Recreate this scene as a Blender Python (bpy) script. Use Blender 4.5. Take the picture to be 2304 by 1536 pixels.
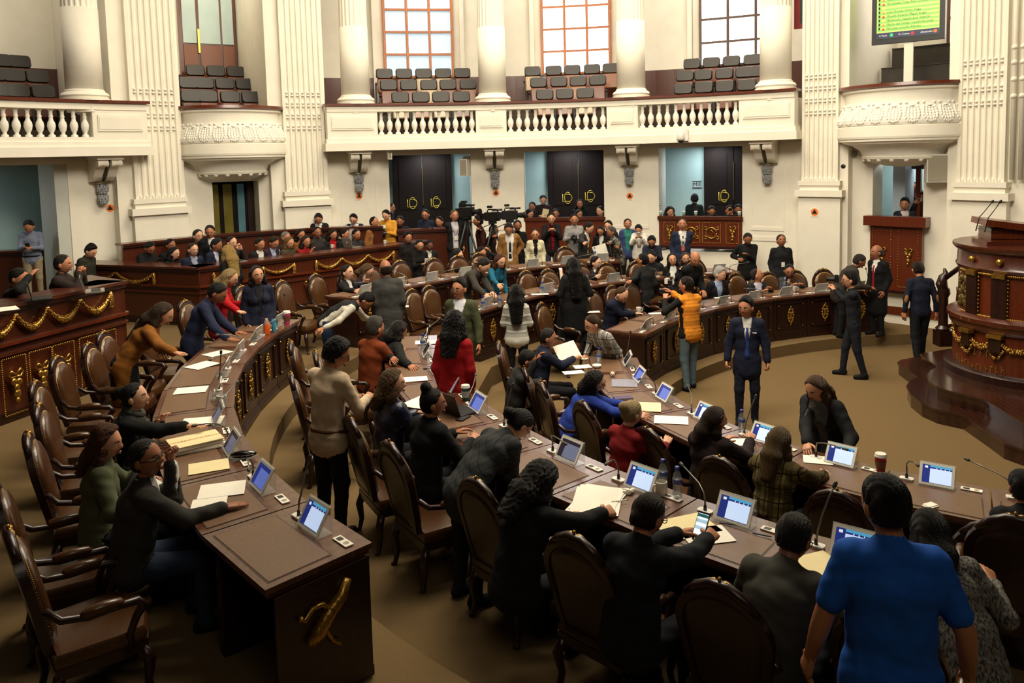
import bpy, math, random
import numpy as np
from mathutils import Vector, Matrix
random.seed(7)
for _o in list(bpy.data.objects): bpy.data.objects.remove(_o)
SC = bpy.context.scene; COL = SC.collection
# ---------------------------------------------------------------- camera
F=1770.; CX=1152.; HC=3.75; Y0=345.; ROLL=.025            # focal length, principal column, eye height, horizon row, roll (2304 px frame)
_T=F/21000.; YP=Y0+F*_T; PITCH=math.atan(_T)
FW=np.array([0,math.cos(PITCH),-math.sin(PITCH)]); _u0=np.array([0,math.sin(PITCH),math.cos(PITCH)]); _r0=np.array([1.,0,0])
RT=math.cos(ROLL)*_r0-math.sin(ROLL)*_u0; UP=math.sin(ROLL)*_r0+math.cos(ROLL)*_u0
CAM=np.array([0,0,HC])
cam=bpy.data.cameras.new('camera'); cam.sensor_width=36; cam.lens=F/2304*36; cam.shift_y=-(768-YP)/2304; cam.clip_end=200
camo=bpy.data.objects.new('camera',cam); COL.objects.link(camo)
camo.matrix_world=Matrix(((RT[0],UP[0],-FW[0],0),(RT[1],UP[1],-FW[1],0),(RT[2],UP[2],-FW[2],HC),(0,0,0,1)))
SC.camera=camo
# ---------------------------------------------------------------- light
SC.view_settings.view_transform='Standard'; SC.view_settings.look='None'; SC.view_settings.gamma=1
SC.view_settings.use_curve_mapping=False; SC.view_settings.exposure=0.0
W=bpy.data.worlds.new('world'); SC.world=W; W.use_nodes=True
W.node_tree.nodes['Background'].inputs[0].default_value=(1.0,.86,.66,1); W.node_tree.nodes['Background'].inputs[1].default_value=.012
def area(name,loc,target,size,power,col,sy=None):
    l=bpy.data.lights.new(name,'AREA'); l.energy=power; l.color=col; l.size=size
    if sy: l.shape='RECTANGLE'; l.size_y=sy
    o=bpy.data.objects.new(name,l); COL.objects.link(o); o.location=loc
    o.rotation_euler=(Vector(target)-Vector(loc)).to_track_quat('-Z','Y').to_euler(); return o
area('dome_light',(1.0,13.0,13.0),(1.0,12.0,0),6.5,1750,(1.0,.87,.66))
area('chandelier_light',(0.5,7.0,9.0),(0.5,18.5,3.2),7.0,1150,(1.0,.89,.71),2.5)
area('rear_fill_light',(1.5,-1.5,8.5),(1.5,6.5,1.0),3.0,65,(1.0,.86,.64))  # unseen fill added behind the camera to lift tablets and backs
for th in (-56,-32,-9,8,25,46):                                                        # unseen fill lights added to brighten the gallery wall
    a_=math.radians(th); area('gallery_fill',(-.16+12.2*math.sin(a_),8.26+12.2*math.cos(a_),9.4),(-.16+14.3*math.sin(a_),8.26+14.3*math.cos(a_),5.6),1.2,75,(1.0,.9,.74))
for k,(th,r) in enumerate(((-58,12.8),(-9,12.9),(7.5,12.9),(24,12.9),(46,13.0))):       # unseen overhead lights, added to lift the dark teal corridor
    a_=math.radians(th); area('corridor_fill',(-.16+r*math.sin(a_),8.26+r*math.cos(a_),3.8),(-.16+r*math.sin(a_),8.26+r*math.cos(a_),0),.6,40 if k else 14,(.96,.98,1.0))
# ---------------------------------------------------------------- measuring helpers: sight line through a photo pixel cut with a known height or with the drum wall
HX,HY=-.16,8.26                                            # centre of the round hall
def ray(x,y): return FW+RT*((x-CX)/F)+UP*((YP-y)/F)
def at(x,y,h):
    d=ray(x,y); p=CAM+d*((h-HC)/d[2]); return Vector(p)
def cyl(x,y,R):
    d=ray(x,y); a=d[0]**2+d[1]**2; b=2*(-HX*d[0]-HY*d[1]); c=HX*HX+HY*HY-R*R
    t=(-b+math.sqrt(b*b-4*a*c))/(2*a); p=CAM+d*t
    return math.degrees(math.atan2(p[0]-HX,p[1]-HY)),p[2]
def pol(th,r,z): a=math.radians(th); return Vector((HX+r*math.sin(a),HY+r*math.cos(a),z))
# ---------------------------------------------------------------- mesh builder
class MB:
    def __init__(s): s.v=[]; s.f=[]; s.m=[]
    def add(s,v,f,m=0):
        n=len(s.v); s.v.extend([tuple(p) for p in v]); s.f.extend([tuple(i+n for i in q) for q in f]); s.m.extend([m]*len(f)); return s
    def box(s,c,d,m=0,rot=None):
        x,y,z=d[0]/2,d[1]/2,d[2]/2; c=Vector(c)
        v=[Vector(p) for p in ((-x,-y,-z),(x,-y,-z),(x,y,-z),(-x,y,-z),(-x,-y,z),(x,-y,z),(x,y,z),(-x,y,z))]
        if rot is not None: v=[rot@p for p in v]
        return s.add([p+c for p in v],[(0,3,2,1),(4,5,6,7),(0,1,5,4),(1,2,6,5),(2,3,7,6),(3,0,4,7)],m)
    def prism(s,poly,z0,z1,m=0,T=None):
        n=len(poly); v=[Vector((p[0],p[1],z0)) for p in poly]+[Vector((p[0],p[1],z1)) for p in poly]
        if T is not None: v=[T@p for p in v]
        f=[tuple(range(n-1,-1,-1)),tuple(range(n,2*n))]+[(i,(i+1)%n,n+(i+1)%n,n+i) for i in range(n)]
        return s.add(v,f,m)
    def loft(s,rings,m=0,cap=True,closed=True):
        n=len(rings[0]); v=[p for r in rings for p in r]; f=[]
        for i in range(len(rings)-1):
            for j in range(n if closed else n-1):
                k=(j+1)%n; f.append((i*n+j,i*n+k,(i+1)*n+k,(i+1)*n+j))
        if cap and closed: f+= [tuple(range(n-1,-1,-1)),tuple(range((len(rings)-1)*n,len(rings)*n))]
        return s.add(v,f,m)
    def tube(s,pts,r,n=8,m=0,cap=True,flat=None):
        pts=[Vector(p) for p in pts]; rs=r if hasattr(r,'__len__') else [r]*len(pts); rings=[]; prev=None
        for i,p in enumerate(pts):
            t=(pts[min(i+1,len(pts)-1)]-pts[max(i-1,0)]).normalized()
            if prev is None: a=t.orthogonal().normalized() if flat is None else (Vector(flat)-t*t.dot(Vector(flat))).normalized()
            else: a=(prev-t*t.dot(prev)).normalized()
            prev=a; b=t.cross(a)
            rings.append([p+(a*math.cos(2*math.pi*j/n)+b*math.sin(2*math.pi*j/n))*rs[i] for j in range(n)])
        return s.loft(rings,m,cap)
    def lathe(s,prof,n=16,m=0,c=(0,0,0),a0=0,a1=360,sy=1.0,T=None):
        full=abs(a1-a0)>=360; k=n if full else n+1; rings=[]
        for r,z in prof:
            rings.append([Vector((c[0]+r*math.cos(math.radians(a0+(a1-a0)*j/n)),c[1]+sy*r*math.sin(math.radians(a0+(a1-a0)*j/n)),c[2]+z)) for j in range(k)])
        if T is not None: rings=[[T@p for p in q] for q in rings]
        return s.loft(rings,m,cap=full,closed=full)
    def ell(s,c,r,n=10,k=6,m=0,rot=None):
        c=Vector(c); rings=[]
        for i in range(k+1):
            t=math.pi*i/k; rr=max(math.sin(t),1e-3)
            q=[Vector((r[0]*rr*math.cos(2*math.pi*j/n),r[1]*rr*math.sin(2*math.pi*j/n),-r[2]*math.cos(t))) for j in range(n)]
            rings.append([c+(rot@p if rot is not None else p) for p in q])
        return s.loft(rings,m,cap=True)
    def arc(s,t0,t1,r0,r1,z0,z1,m=0,step=2.0):                # curved block in hall polar coordinates
        n=max(1,int(math.ceil(abs(t1-t0)/step))); rings=[]
        for i in range(n+1):
            t=t0+(t1-t0)*i/n; rings.append([pol(t,r0,z0),pol(t,r1,z0),pol(t,r1,z1),pol(t,r0,z1)])
        return s.loft(rings,m)
    def mesh(s,name,mats,smooth=False):
        me=bpy.data.meshes.new(name); me.from_pydata(s.v,[],s.f)
        for q in (mats if isinstance(mats,(list,tuple)) else [mats]): me.materials.append(q)
        if any(s.m): me.polygons.foreach_set('material_index',s.m)
        if smooth:
            me.polygons.foreach_set('use_smooth',[True]*len(me.polygons))
            if smooth!=True: me.set_sharp_from_angle(angle=math.radians(smooth))
        me.update(); return me
    def build(s,name,mats,parent=None,smooth=False):
        return link(name,s.mesh(name,mats,smooth),parent)
def link(name,me,parent=None,T=None):
    o=bpy.data.objects.new(name,me); COL.objects.link(o)
    if parent is not None: o.parent=parent
    if T is not None: o.matrix_local=T
    return o
def tag(o,label=None,cat=None,group=None,kind=None):
    if label: o['label']=label
    if cat: o['category']=cat
    if group: o['group']=group
    if kind: o['kind']=kind
    return o
def thing(name,label,cat,loc=(0,0,0),rz=0,group=None):
    o=bpy.data.objects.new(name,None); COL.objects.link(o); o.location=loc; o.rotation_euler=(0,0,rz); o.empty_display_size=.1
    return tag(o,label,cat,group)
def copy_tree(o,parent=None):
    c=o.copy(); COL.objects.link(c); c.parent=parent
    for ch in o.children: copy_tree(ch,c)
    return c
ORD=['first','second','third','fourth','fifth','sixth','seventh','eighth','ninth','tenth','eleventh','twelfth','thirteenth','fourteenth','fifteenth','sixteenth']
# ---------------------------------------------------------------- materials
_M={}
def mat(name,col,rough=.6,metal=0,var=.12,scale=20.,bump=0.,kind='noise',emit=0,spec=.5,col2=None,stretch=None,coat=0):
    key=name
    if key in _M: return _M[key]
    m=bpy.data.materials.new(name); m.use_nodes=True; nt=m.node_tree; b=nt.nodes['Principled BSDF']; _M[key]=m
    b.inputs['Roughness'].default_value=rough; b.inputs['Metallic'].default_value=metal; b.inputs['Specular IOR Level'].default_value=spec
    if coat: b.inputs['Coat Weight'].default_value=coat; b.inputs['Coat Roughness'].default_value=.15
    c=tuple(col)+(1,); d=tuple(col2)+(1,) if col2 else tuple(max(0,x*(1-2*var)) for x in col)+(1,)
    tc=nt.nodes.new('ShaderNodeTexCoord'); mp=nt.nodes.new('ShaderNodeMapping'); nt.links.new(tc.outputs['Object'],mp.inputs[0])
    if stretch: mp.inputs['Scale'].default_value=stretch
    if kind=='wave':
        t=nt.nodes.new('ShaderNodeTexWave'); t.inputs['Scale'].default_value=scale; t.inputs['Distortion'].default_value=6; t.inputs['Detail'].default_value=3; t.inputs['Detail Scale'].default_value=1.5
    else:
        t=nt.nodes.new('ShaderNodeTexNoise'); t.inputs['Scale'].default_value=scale; t.inputs['Detail'].default_value=4
    nt.links.new(mp.outputs[0],t.inputs['Vector'])
    r=nt.nodes.new('ShaderNodeValToRGB'); r.color_ramp.elements[0].color=d; r.color_ramp.elements[1].color=c
    r.color_ramp.elements[0].position=.3; r.color_ramp.elements[1].position=.68
    nt.links.new(t.outputs['Fac' if kind!='wave' else 'Fac'],r.inputs[0]); nt.links.new(r.outputs[0],b.inputs['Base Color'])
    if bump:
        bp=nt.nodes.new('ShaderNodeBump'); bp.inputs['Strength'].default_value=bump; bp.inputs['Distance'].default_value=.01
        nt.links.new(t.outputs['Fac'],bp.inputs['Height']); nt.links.new(bp.outputs[0],b.inputs['Normal'])
    if emit:
        nt.links.new(r.outputs[0],b.inputs['Emission Color']); b.inputs['Emission Strength'].default_value=emit
    return m
def srgb(r,g,b):
    return tuple(((c/255)/12.92 if c/255<.04045 else ((c/255+.055)/1.055)**2.4) for c in (r,g,b))
PLASTER=mat('plaster',srgb(238,232,216),.75,0,.03,3)
PLASTER2=mat('relief_plaster',srgb(240,236,224),.7,0,.05,30,.3)
WOOD=mat('mahogany',srgb(80,35,18),.32,0,.1,5,.04,kind='wave',stretch=(1,1,6),coat=.35)
WOODD=mat('dark_mahogany',srgb(42,18,11),.34,0,.15,5,.04,kind='wave',stretch=(1,1,5),coat=.15)
WOODR=mat('red_mahogany',srgb(98,40,18),.3,0,.1,5,.03,kind='wave',stretch=(1,1,6),coat=.3)
WOODL=mat('oak',srgb(150,84,34),.35,0,.2,6,.04,kind='wave',stretch=(6,6,1),coat=.2)
TOPW=mat('desk_wood',srgb(96,58,40),.28,0,.14,3,.02,kind='wave',stretch=(1,6,1),coat=.3)
BLOT=mat('desk_leather',srgb(112,82,58),.45,0,.08,60,.1)
GOLD=mat('gilt',srgb(196,150,70),.32,.85,.25,40,.4)
BRASS=mat('brass',srgb(205,165,85),.28,.95,.1,30)
LEATH=mat('brown_leather',srgb(78,48,24),.28,0,.12,45,.12,spec=.6)
LEATHD=mat('dark_leather',srgb(52,33,20),.3,0,.15,45,.12,spec=.55)
CARPET=mat('carpet',srgb(122,100,68),.95,0,.16,160,.6,spec=.1)
TEAL=mat('teal_paint',srgb(160,190,190),.8,0,.03,4)
SILVER=mat('silvered_plaster',srgb(176,178,180),.5,.2,.35,40,.4)
DARKM=mat('black_plastic',srgb(16,16,17),.45,0,.2,30)
GREYM=mat('grey_metal',srgb(120,118,112),.35,.7,.1,30)
PAPER=mat('paper',srgb(244,238,222),.85,0,.02,10)
CREAM=mat('cream_card',srgb(238,222,170),.85,0,.03,10)
PLASTW=mat('white_plastic',srgb(226,222,212),.4,0,.03,10)
ORANGE=mat('orange_sign',srgb(240,130,60),.6,0,.03,10)
def glassy(name,tint=(1,1,1),haze=.06,gloss=.08,rough=.04):
    m=bpy.data.materials.new(name); m.use_nodes=True; nt=m.node_tree; nt.nodes.clear()
    o=nt.nodes.new('ShaderNodeOutputMaterial'); mx=nt.nodes.new('ShaderNodeMixShader'); m2=nt.nodes.new('ShaderNodeMixShader'); t=nt.nodes.new('ShaderNodeBsdfTransparent'); g=nt.nodes.new('ShaderNodeBsdfGlossy'); d=nt.nodes.new('ShaderNodeBsdfDiffuse')
    t.inputs[0].default_value=tint+(1,); g.inputs['Roughness'].default_value=rough; mx.inputs[0].default_value=gloss; m2.inputs[0].default_value=haze; d.inputs[0].default_value=(.9,.9,.88,1)
    nt.links.new(t.outputs[0],mx.inputs[1]); nt.links.new(g.outputs[0],mx.inputs[2]); nt.links.new(mx.outputs[0],m2.inputs[1]); nt.links.new(d.outputs[0],m2.inputs[2]); nt.links.new(m2.outputs[0],o.inputs[0]); return m
ACRYL=glassy('acrylic',(.97,.97,.96),.10,.05)
BOTTLE=glassy('bottle_plastic',(.9,.93,.95),.1,.12)
# ================================================================ the round hall
def S(name,mb,m,smooth=False): return tag(mb.build(name,m,None,smooth),kind='structure')
EXT=70
FLOORG=1.0                                                  # floor behind the openings
def lower_wall():
    mb=MB(); R0,R1=11.4,12.0
    ops=[(-EXT,-49.4,.0,3.76),(-34.9,-29.8,1.0,3.27),(-14.35,-4.2,1.0,3.77),(2.46,12.4,1.3,3.78),(19.1,28.95,1.3,3.79),(43.1,48.1,1.4,3.41)]
    t=-EXT
    for a,b,z0,z1 in ops:
        if a>t: mb.arc(t,a,R0,R1,-.1,3.92)
        mb.arc(a,b,R0,R1,z1,3.92)
        if z0>0: mb.arc(a,b,R0,R1,-.1,z0)
        t=b
    mb.arc(t,EXT,R0,R1,-.1,3.92)
    return mb
S('wall_back',lower_wall(),PLASTER)
mb=MB(); mb.arc(-EXT,EXT,14.6,15.0,3.5,10); S('wall_gallery',mb,PLASTER)
mb=MB(); mb.arc(-EXT,EXT,13.6,13.9,.9,3.9); S('wall_corridor',mb,TEAL)
mb=MB(); mb.arc(-EXT,EXT,11.5,14.6,3.86,3.92); S('ceiling_corridor',mb,PLASTER)
mb=MB(); mb.arc(-EXT,EXT,11.7,13.6,FLOORG-.2,FLOORG); S('floor_corridor',mb,CARPET)
GZ=(4.42,4.80,5.18)
mb=MB()                                                     # stepped gallery floor
for r0,r1,z in ((11.25,12.5,GZ[0]),(12.5,13.3,GZ[1]),(13.3,14.6,GZ[2])): mb.arc(-EXT,EXT,r0,r1,3.9,z)
S('floor_gallery',mb,mat('gallery_floor',srgb(66,50,36),.7,0,.15,12))
mb=MB()                                                     # dark wood dado behind the top seat row
mb.arc(-EXT,-16.3,14.5,14.6,4.9,5.95); mb.arc(-16.3,EXT,14.5,14.6,4.9,5.95); S('trim_1',mb,WOOD)
mb=MB(); mb.arc(-EXT,EXT,11.9,12.5,9.6,10.4); mb.arc(-EXT,EXT,11.0,11.8,8.9,10.2); S('trim_2',mb,PLASTER)
# ---- piers with fluted pilasters
def pier(i,t0,t1,f0,f1,label,nfl=7):
    S('trim_%d'%(i+3),MB().arc(t0,t1,11.12,14.6,3.9,9.8).arc(t0,t1,11.12,11.6,-.1,3.9),PLASTER)
    g=thing('pilaster',label,'pilaster',pol((f0+f1)/2,11,0))
    inv=Matrix.Translation(-pol((f0+f1)/2,11,0))
    def put(mb,name,m=PLASTER,sm=False):
        mb.v=[tuple(inv@Vector(p)) for p in mb.v]; return mb.build(name,m,g,sm)
    mb=MB(); n=nfl*8; rings=[]; w=(f1-f0)/(nfl+.4)          # fluted face: scalloped plan extruded upwards
    plan=[(f0-.12,11.12),(f0-.12,10.98)]
    for k in range(nfl):
        c=f0+w*(.7+k)
        plan+= [(c-w*.36,10.98),(c-w*.22,11.012),(c,11.026),(c+w*.22,11.012),(c+w*.36,10.98)]
    plan+= [(f1+.12,10.98),(f1+.12,11.12)]
    z0,z1=3.0,9.5
    mb.loft([[pol(t,r,z) for t,r in plan] for z in (z0,z1)],cap=True); put(mb,'fluted_shaft')
    mb=MB()
    for k in range(nfl):
        c=f0+w*(.7+k); mb.ell(pol(c,11.01,3.04),(.03,.03,.05),6,4)
        for z in (4.46,4.72,4.98,5.22):
            mb.ell(pol(c,11.0,z+.035),(.032,.032,.026),6,4); mb.ell(pol(c,11.0,z-.035),(.038,.036,.02),6,4)
    tag(put(mb,'bead_bands',PLASTER2,True),kind='stuff')
    for nm,z0,z1,dr,dt in (('base_moulding',2.9,3.0,.06,.25),('base_moulding',2.8,2.9,.03,.1),('plinth_moulding',2.66,2.8,.1,.55)):
        put(MB().arc(f0-.2-dt,f1+.2+dt,10.98-dr,11.13,z0,z1),nm)
    put(MB().arc(f0-.45,f1+.45,10.95,11.13,.0,2.66),'pedestal')
pier(0,-45.2,-38.2,-43.5,-38.75,'fluted white pilaster left of the bowl balcony above the brown stands')
pier(1,-28.6,-21.9,-26.9,-22.3,'fluted white pilaster between the bowl balcony and the long balustrade')
pier(2,36.2,41.0,36.3,40.0,'fluted white pilaster right of the long balustrade, beside the evacuation sign')
pier(3,50.9,64,52.2,56.3,'fluted white pilaster at the right edge behind the speaker platform')
mb=MB()                                                     # reeded second face of the right pier
for k in range(5):
    t=57.0+k*.75
    mb.tube([pol(t,11.02,3.05),pol(t,11.02,9.5)],.045,8)
    for z in (4.55,4.85,5.15,5.42): mb.ell(pol(t,11.0,z),(.06,.06,.05),8,4)
tag(mb.build('reeded_panel',PLASTER,None,True),'upright reeded white panel at the far right edge of the wall','wall panel')
# ---- columns
def column(th,label):
    p=pol(th,11.0,4.98); g=thing('column',label,'column',p,0,'white columns along the balconies')
    MB().lathe([(.44,0),(.44,.05),(.41,.06),(.44,.1),(.41,.15),(.365,.17),(.36,.2),(.335,.22)],28).build('column_base',PLASTER,g,40)
    MB().lathe([(.335,.22),(.33,1.78)],28).build('plain_drum',PLASTER,g,True)
    rings=[]
    for z,s in ((1.78,1),(4.6,.93)):
        rings.append([Vector(((.325 if j%4 in(0,) else .325 if j%4==1 else .305)*s*math.cos(2*math.pi*j/80),(.325 if j%4<2 else .305)*s*math.sin(2*math.pi*j/80),z)) for j in range(80)])
    MB().loft(rings).build('fluted_shaft',PLASTER,g)
    MB().lathe([(.35,-.22),(.35,0)],8).build('die',PLASTER,g)
for th,l in ((-47.96,'round white column standing on the left balustrade'),(-18.24,'round white column at the left end of the long balustrade'),(-1.22,'round white column between the two middle balcony windows'),(16.14,'round white column left of the rightmost balcony window'),(33.21,'round white column at the right end of the long balustrade')): column(th,l)
# ---- balustraded balconies
BAL=MB().lathe([(.062,0),(.062,.045),(.03,.07),(.035,.1),(.06,.15),(.074,.22),(.066,.28),(.04,.33),(.033,.38),(.045,.4),(.033,.42),(.036,.5),(.055,.52),(.055,.56)],10).mesh('baluster',PLASTER2,True)
def balcony(label,t0,t1,peds,bays,ends):
    o=pol((t0+t1)/2,10.7,3.9); g=thing('balcony',label,'balcony',o); inv=Matrix.Translation(-o)
    def put(mb,name,m=PLASTER,sm=False):
        mb.v=[tuple(inv@Vector(p)) for p in mb.v]; return mb.build(name,m,g,sm)
    put(MB().arc(t0-.4,t1+.4,10.58,11.42,3.9,4.08).arc(t0-.2,t1+.2,10.64,11.4,4.08,4.18).arc(t0,t1,10.68,11.35,4.18,4.27),'fascia')
    put(MB().arc(t0,t1,10.66,10.95,4.8,4.93),'rail')
    put(MB().arc(t0-.3,t1+.3,10.6,11.0,4.93,4.985),'wooden_cap',WOODR)
    for a,b in peds:
        put(MB().arc(a,b,10.68,11.3,4.27,4.8),'pedestal')
        put(MB().arc(a+.5,b-.5,10.655,10.69,4.38,4.7).arc(a+.62,b-.62,10.645,10.66,4.42,4.66),'raised_panel')
    for a,b,n in bays:
        for k in range(n):
            t=a+(b-a)*(k+.5)/n; link('baluster',BAL,g,Matrix.Translation(pol(t,10.8,4.26)-o))
balcony('long white balcony with balusters below the three windows',-22.1,35.8,[(-22.1,-15.9),(-3.45,.45),(13.25,17.15),(29.4,35.8)],[(-15.9,-3.45,12),(.45,13.25,12),(17.15,29.4,12)],1)
balcony('white balcony with balusters in the upper left corner',-64,-42.5,[(-48.0,-42.5)],[(-64,-48.0,15)],1)
# ---- scroll brackets with hanging leaf pendants, round signs
def bracket(th,label):
    p=pol(th,11.38,3.9); g=thing('scroll_bracket',label,'bracket',p,-math.radians(th)); # local -y points into the hall
    MB().box((0,-.33,-.04),(.5,.68,.07)).build('abacus',PLASTER,g)
    prof=[(-.62,-.08),(-.62,-.16),(-.45,-.24),(-.28,-.42),(-.16,-.5),(0,-.52),(0,-.07)]
    mb=MB()
    for x in (-.13,.13): mb.loft([[Vector((x+d,a,b)) for a,b in prof] for d in (-.085,.085)])
    mb.build('scroll_body',PLASTER,g)
    for x in (-.13,.13):
        MB().tube([(x-.1,-.58,-.15),(x-.05,-.58,-.15),(x,-.58,-.15),(x+.05,-.58,-.15),(x+.1,-.58,-.15)],[.07,.062,.05,.062,.07],12).build('volute',PLASTER,g,40)
    MB().tube([(0,-.55,-.1),(0,-.35,-.38),(0,-.2,-.5)],.022,6).build('stem',mat('dull_bronze',srgb(86,74,40),.5,.5,.2,30),g,True)
    MB().box((0,-.16,-.52),(.28,.1,.03)).build('collar',mat('dull_bronze',srgb(86,74,40)),g)
    for zc,r in ((-.66,.1),(-.86,.09)):
        mb=MB(); mb.ell((0,-.12,zc),(r*.7,r*.6,.1),8,5)
        for k in range(3):
            for j in range(9):
                a=2*math.pi*(j+.5*k)/9; rr=r*(.75+.2*math.sin(k*1.3+1)); mb.ell((rr*math.cos(a),-.12+rr*.75*math.sin(a),zc+.03-.05*k),(.03,.028,.055),5,3)
        mb.build('leaf_pendant',SILVER,g)
for th,l in ((-46.4,'white scroll bracket with silvered leaf pendant under the left balustrade'),(-18.1,'white scroll bracket with leaf pendant, leftmost under the long balustrade'),(-1.2,'white scroll bracket with leaf pendant between the first two dark doors'),(15.58,'white scroll bracket with leaf pendant left of the security camera'),(31.9,'white scroll bracket with leaf pendant at the right end of the long balustrade')): bracket(th,l)
def sign(px,py,label,R=11.4):
    th,z=cyl(px,py,R); p=pol(th,R-.004,z); g=thing('evacuation_sign',label,'sign',p,-math.radians(th),'orange round signs on the wall')
    MB().prism([(-.085,-.1),(.085,-.1),(.085,.085),(-.085,.085)],0,.004,0,Matrix.Rotation(math.pi/2,4,'X')).build('card',PAPER,g)
    MB().prism([(.08*math.cos(k*math.pi/14),.08*math.sin(k*math.pi/14)) for k in range(28)],.004,.008,0,Matrix.Rotation(math.pi/2,4,'X')).build('orange_disc',ORANGE,g)
    MB().prism([(-.055,-.035),(.055,-.035),(0,.065)],.008,.011,0,Matrix.Rotation(math.pi/2,4,'X')).build('black_triangle',DARKM,g)
for px,py,l in ((247,468,'orange disc sign with black triangle on the wall beside the left doorway'),(808,441,'orange disc sign with black triangle above the man in the white shirt'),(1116,434,'orange disc sign with black triangle above the two video cameras'),(1417,441,'orange disc sign with black triangle above the woman in the white scarf')): sign(px,py,l)
sign(1833,477,'orange disc sign with black triangle on the pier above the two guards',10.95)
# wall panel mouldings on the pillars below the balcony
mb=MB()
for c,hw in ((-18.1,2.2),(-1.0,2.2),(15.7,2.2),(31.8,1.9)):
    for a,b,z0,z1 in ((c-hw,c-hw+.18,1.9,3.42),(c+hw-.18,c+hw,1.9,3.42),(c-hw,c+hw,1.84,1.92),(c-hw-.4,c+hw+.4,1.6,1.7)): mb.arc(a,b,11.385,11.41,z0,z1)
S('trim_8',mb,PLASTER)
mb=MB(); mb.arc(40,52,11.36,11.41,.2,.36); mb.arc(52,62,10.93,11.0,.2,.36); S('baseboard_right',mb,WOODR)
# ---- bowl shaped balconies
def bowl(th,w,label):
    p=pol(th,11.35,0); g=thing('bowl_balcony',label,'balcony',p,-math.radians(th)); D=.8; n=36
    def rev(prof,name,m=PLASTER,sm=40): MB().lathe([(r*w,z) for r,z in prof],n,0,(0,0,0),180,360,D).build(name,m,g,sm)
    rev([(.93,4.93),(1.02,4.93),(1.03,4.87),(1.0,4.85),(.98,4.84)],'wooden_rim',WOODR)
    rev([(.97,4.86),(.975,4.8),(.93,4.77),(.92,4.6),(.935,4.55)],'neck')
    rev([(.935,4.56),(.96,4.45),(1.02,4.3),(1.05,4.2),(1.03,4.13),(.99,4.11)],'belly',PLASTER2)
    rev([(1.0,4.12),(1.045,4.1),(1.05,3.9)],'plain_band')
    rev([(1.05,3.9),(1.04,3.86),(1.02,3.85),(1.02,3.81),(.97,3.79),(.95,3.76)],'ring_moulding')
    rev([(.95,3.78),(.8,3.72),(.68,3.62),(.63,3.5)],'reeded_cup',PLASTER2)
    rev([(.63,3.51),(.66,3.49),(.65,3.45),(.6,3.44)],'lower_ring')
    rev([(.6,3.45),(.45,3.36),(.25,3.3),(.02,3.28)],'boss',PLASTER2)
    m=12
    for k in range(m):                                      # acanthus leaves in relief
        a=math.radians(180+180*(k+.5)/m); mb=MB()
        for z,r,hw in ((4.17,1.035,.06),(4.22,1.035,.085),(4.27,1.02,.1),(4.32,1.005,.1),(4.37,.985,.095),(4.42,.965,.085)):
            for s in (-1,-.5,0,.5,1):
                b=a+s*hw; mb.ell((r*w*math.cos(b),r*w*D*math.sin(b),z+.02*abs(s)),(.026,.026,.04),6,4)
        mb.ell((.95*w*math.cos(a),.95*w*D*math.sin(a),4.475),(.06,.045,.022),7,4)
        mb.build('leaf_relief',PLASTER2,g,True)
        a2=math.radians(180+180*(k+1)/m); mb=MB()
        for s in (-1,1): mb.ell((.945*w*math.cos(a2+s*.045),.945*w*D*math.sin(a2+s*.045),4.53),(.028,.028,.028),7,4)
        if k<m-1: mb.build('scroll_relief',PLASTER2,g,True)
    for k in range(9):
        a=math.radians(180+180*(k+.5)/9); MB().ell((.62*w*math.cos(a),.62*w*D*math.sin(a),3.43),(.05,.04,.04),7,4).build('pearl',PLASTER,g,True)
    MB().prism([(-w,-.02),(w,-.02),(w,.3),(-w,.3)],3.9,4.1).build('slab',PLASTER,g)
bowl(-32.6,1.17,'carved white bowl balcony on the left between two pilasters')
bowl(46.2,1.24,'carved white bowl balcony on the right below the vote screen')
# ---- windows in the gallery wall
FRAME=mat('window_frame',srgb(196,112,50),.4,0,.2,6,.05,kind='wave')  # orange-brown wood, lightened to put the bloom of backlit frames into the colour
FRAMED=mat('window_frame_dark',srgb(92,62,44),.4,0,.2,6)
GLASSW=mat('daylit_glass',(1,1,.98),.5,0,0,2,emit=5.0)
GLASSB=mat('pale_blue_glass',srgb(196,222,240),.5,0,.06,1.2,emit=.55)
def window(i,t0,t1,fm,gm,ncol=3):
    o=pol((t0+t1)/2,14.55,6.1); g=thing('window_%d'%i,None,None,o); tag(g,kind='structure'); inv=Matrix.Translation(-o)
    def put(mb,name,m):
        mb.v=[tuple(inv@Vector(p)) for p in mb.v]; return mb.build(name,m,g)
    z0,dz=5.98,.62
    w=(t1-t0)/ncol
    for k in range(ncol+1): put(MB().arc(t0+k*w-.14,t0+k*w+.14,14.46,14.6,5.95,9.6),'mullion',fm)
    for j in range(6): put(MB().arc(t0,t1,14.47,14.6,z0+j*dz-.03,z0+j*dz+.03),'glazing_bar',fm)
    for k in range(ncol):
        for j in range(5): put(MB().arc(t0+k*w+.14,t0+(k+1)*w-.14,14.54,14.57,z0+j*dz+.03,z0+(j+1)*dz-.03),'pane',gm)
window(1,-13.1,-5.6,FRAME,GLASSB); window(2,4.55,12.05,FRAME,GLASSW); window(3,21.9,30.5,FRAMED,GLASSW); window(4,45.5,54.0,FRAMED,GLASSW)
# reveal strips beside windows
mb=MB()
for t in (-14.2,-4.5,3.4,13.2,20.8): mb.arc(t-.25,t+.25,14.35,14.6,5.0,9.6)
S('trim_9',mb,PLASTER)
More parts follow.
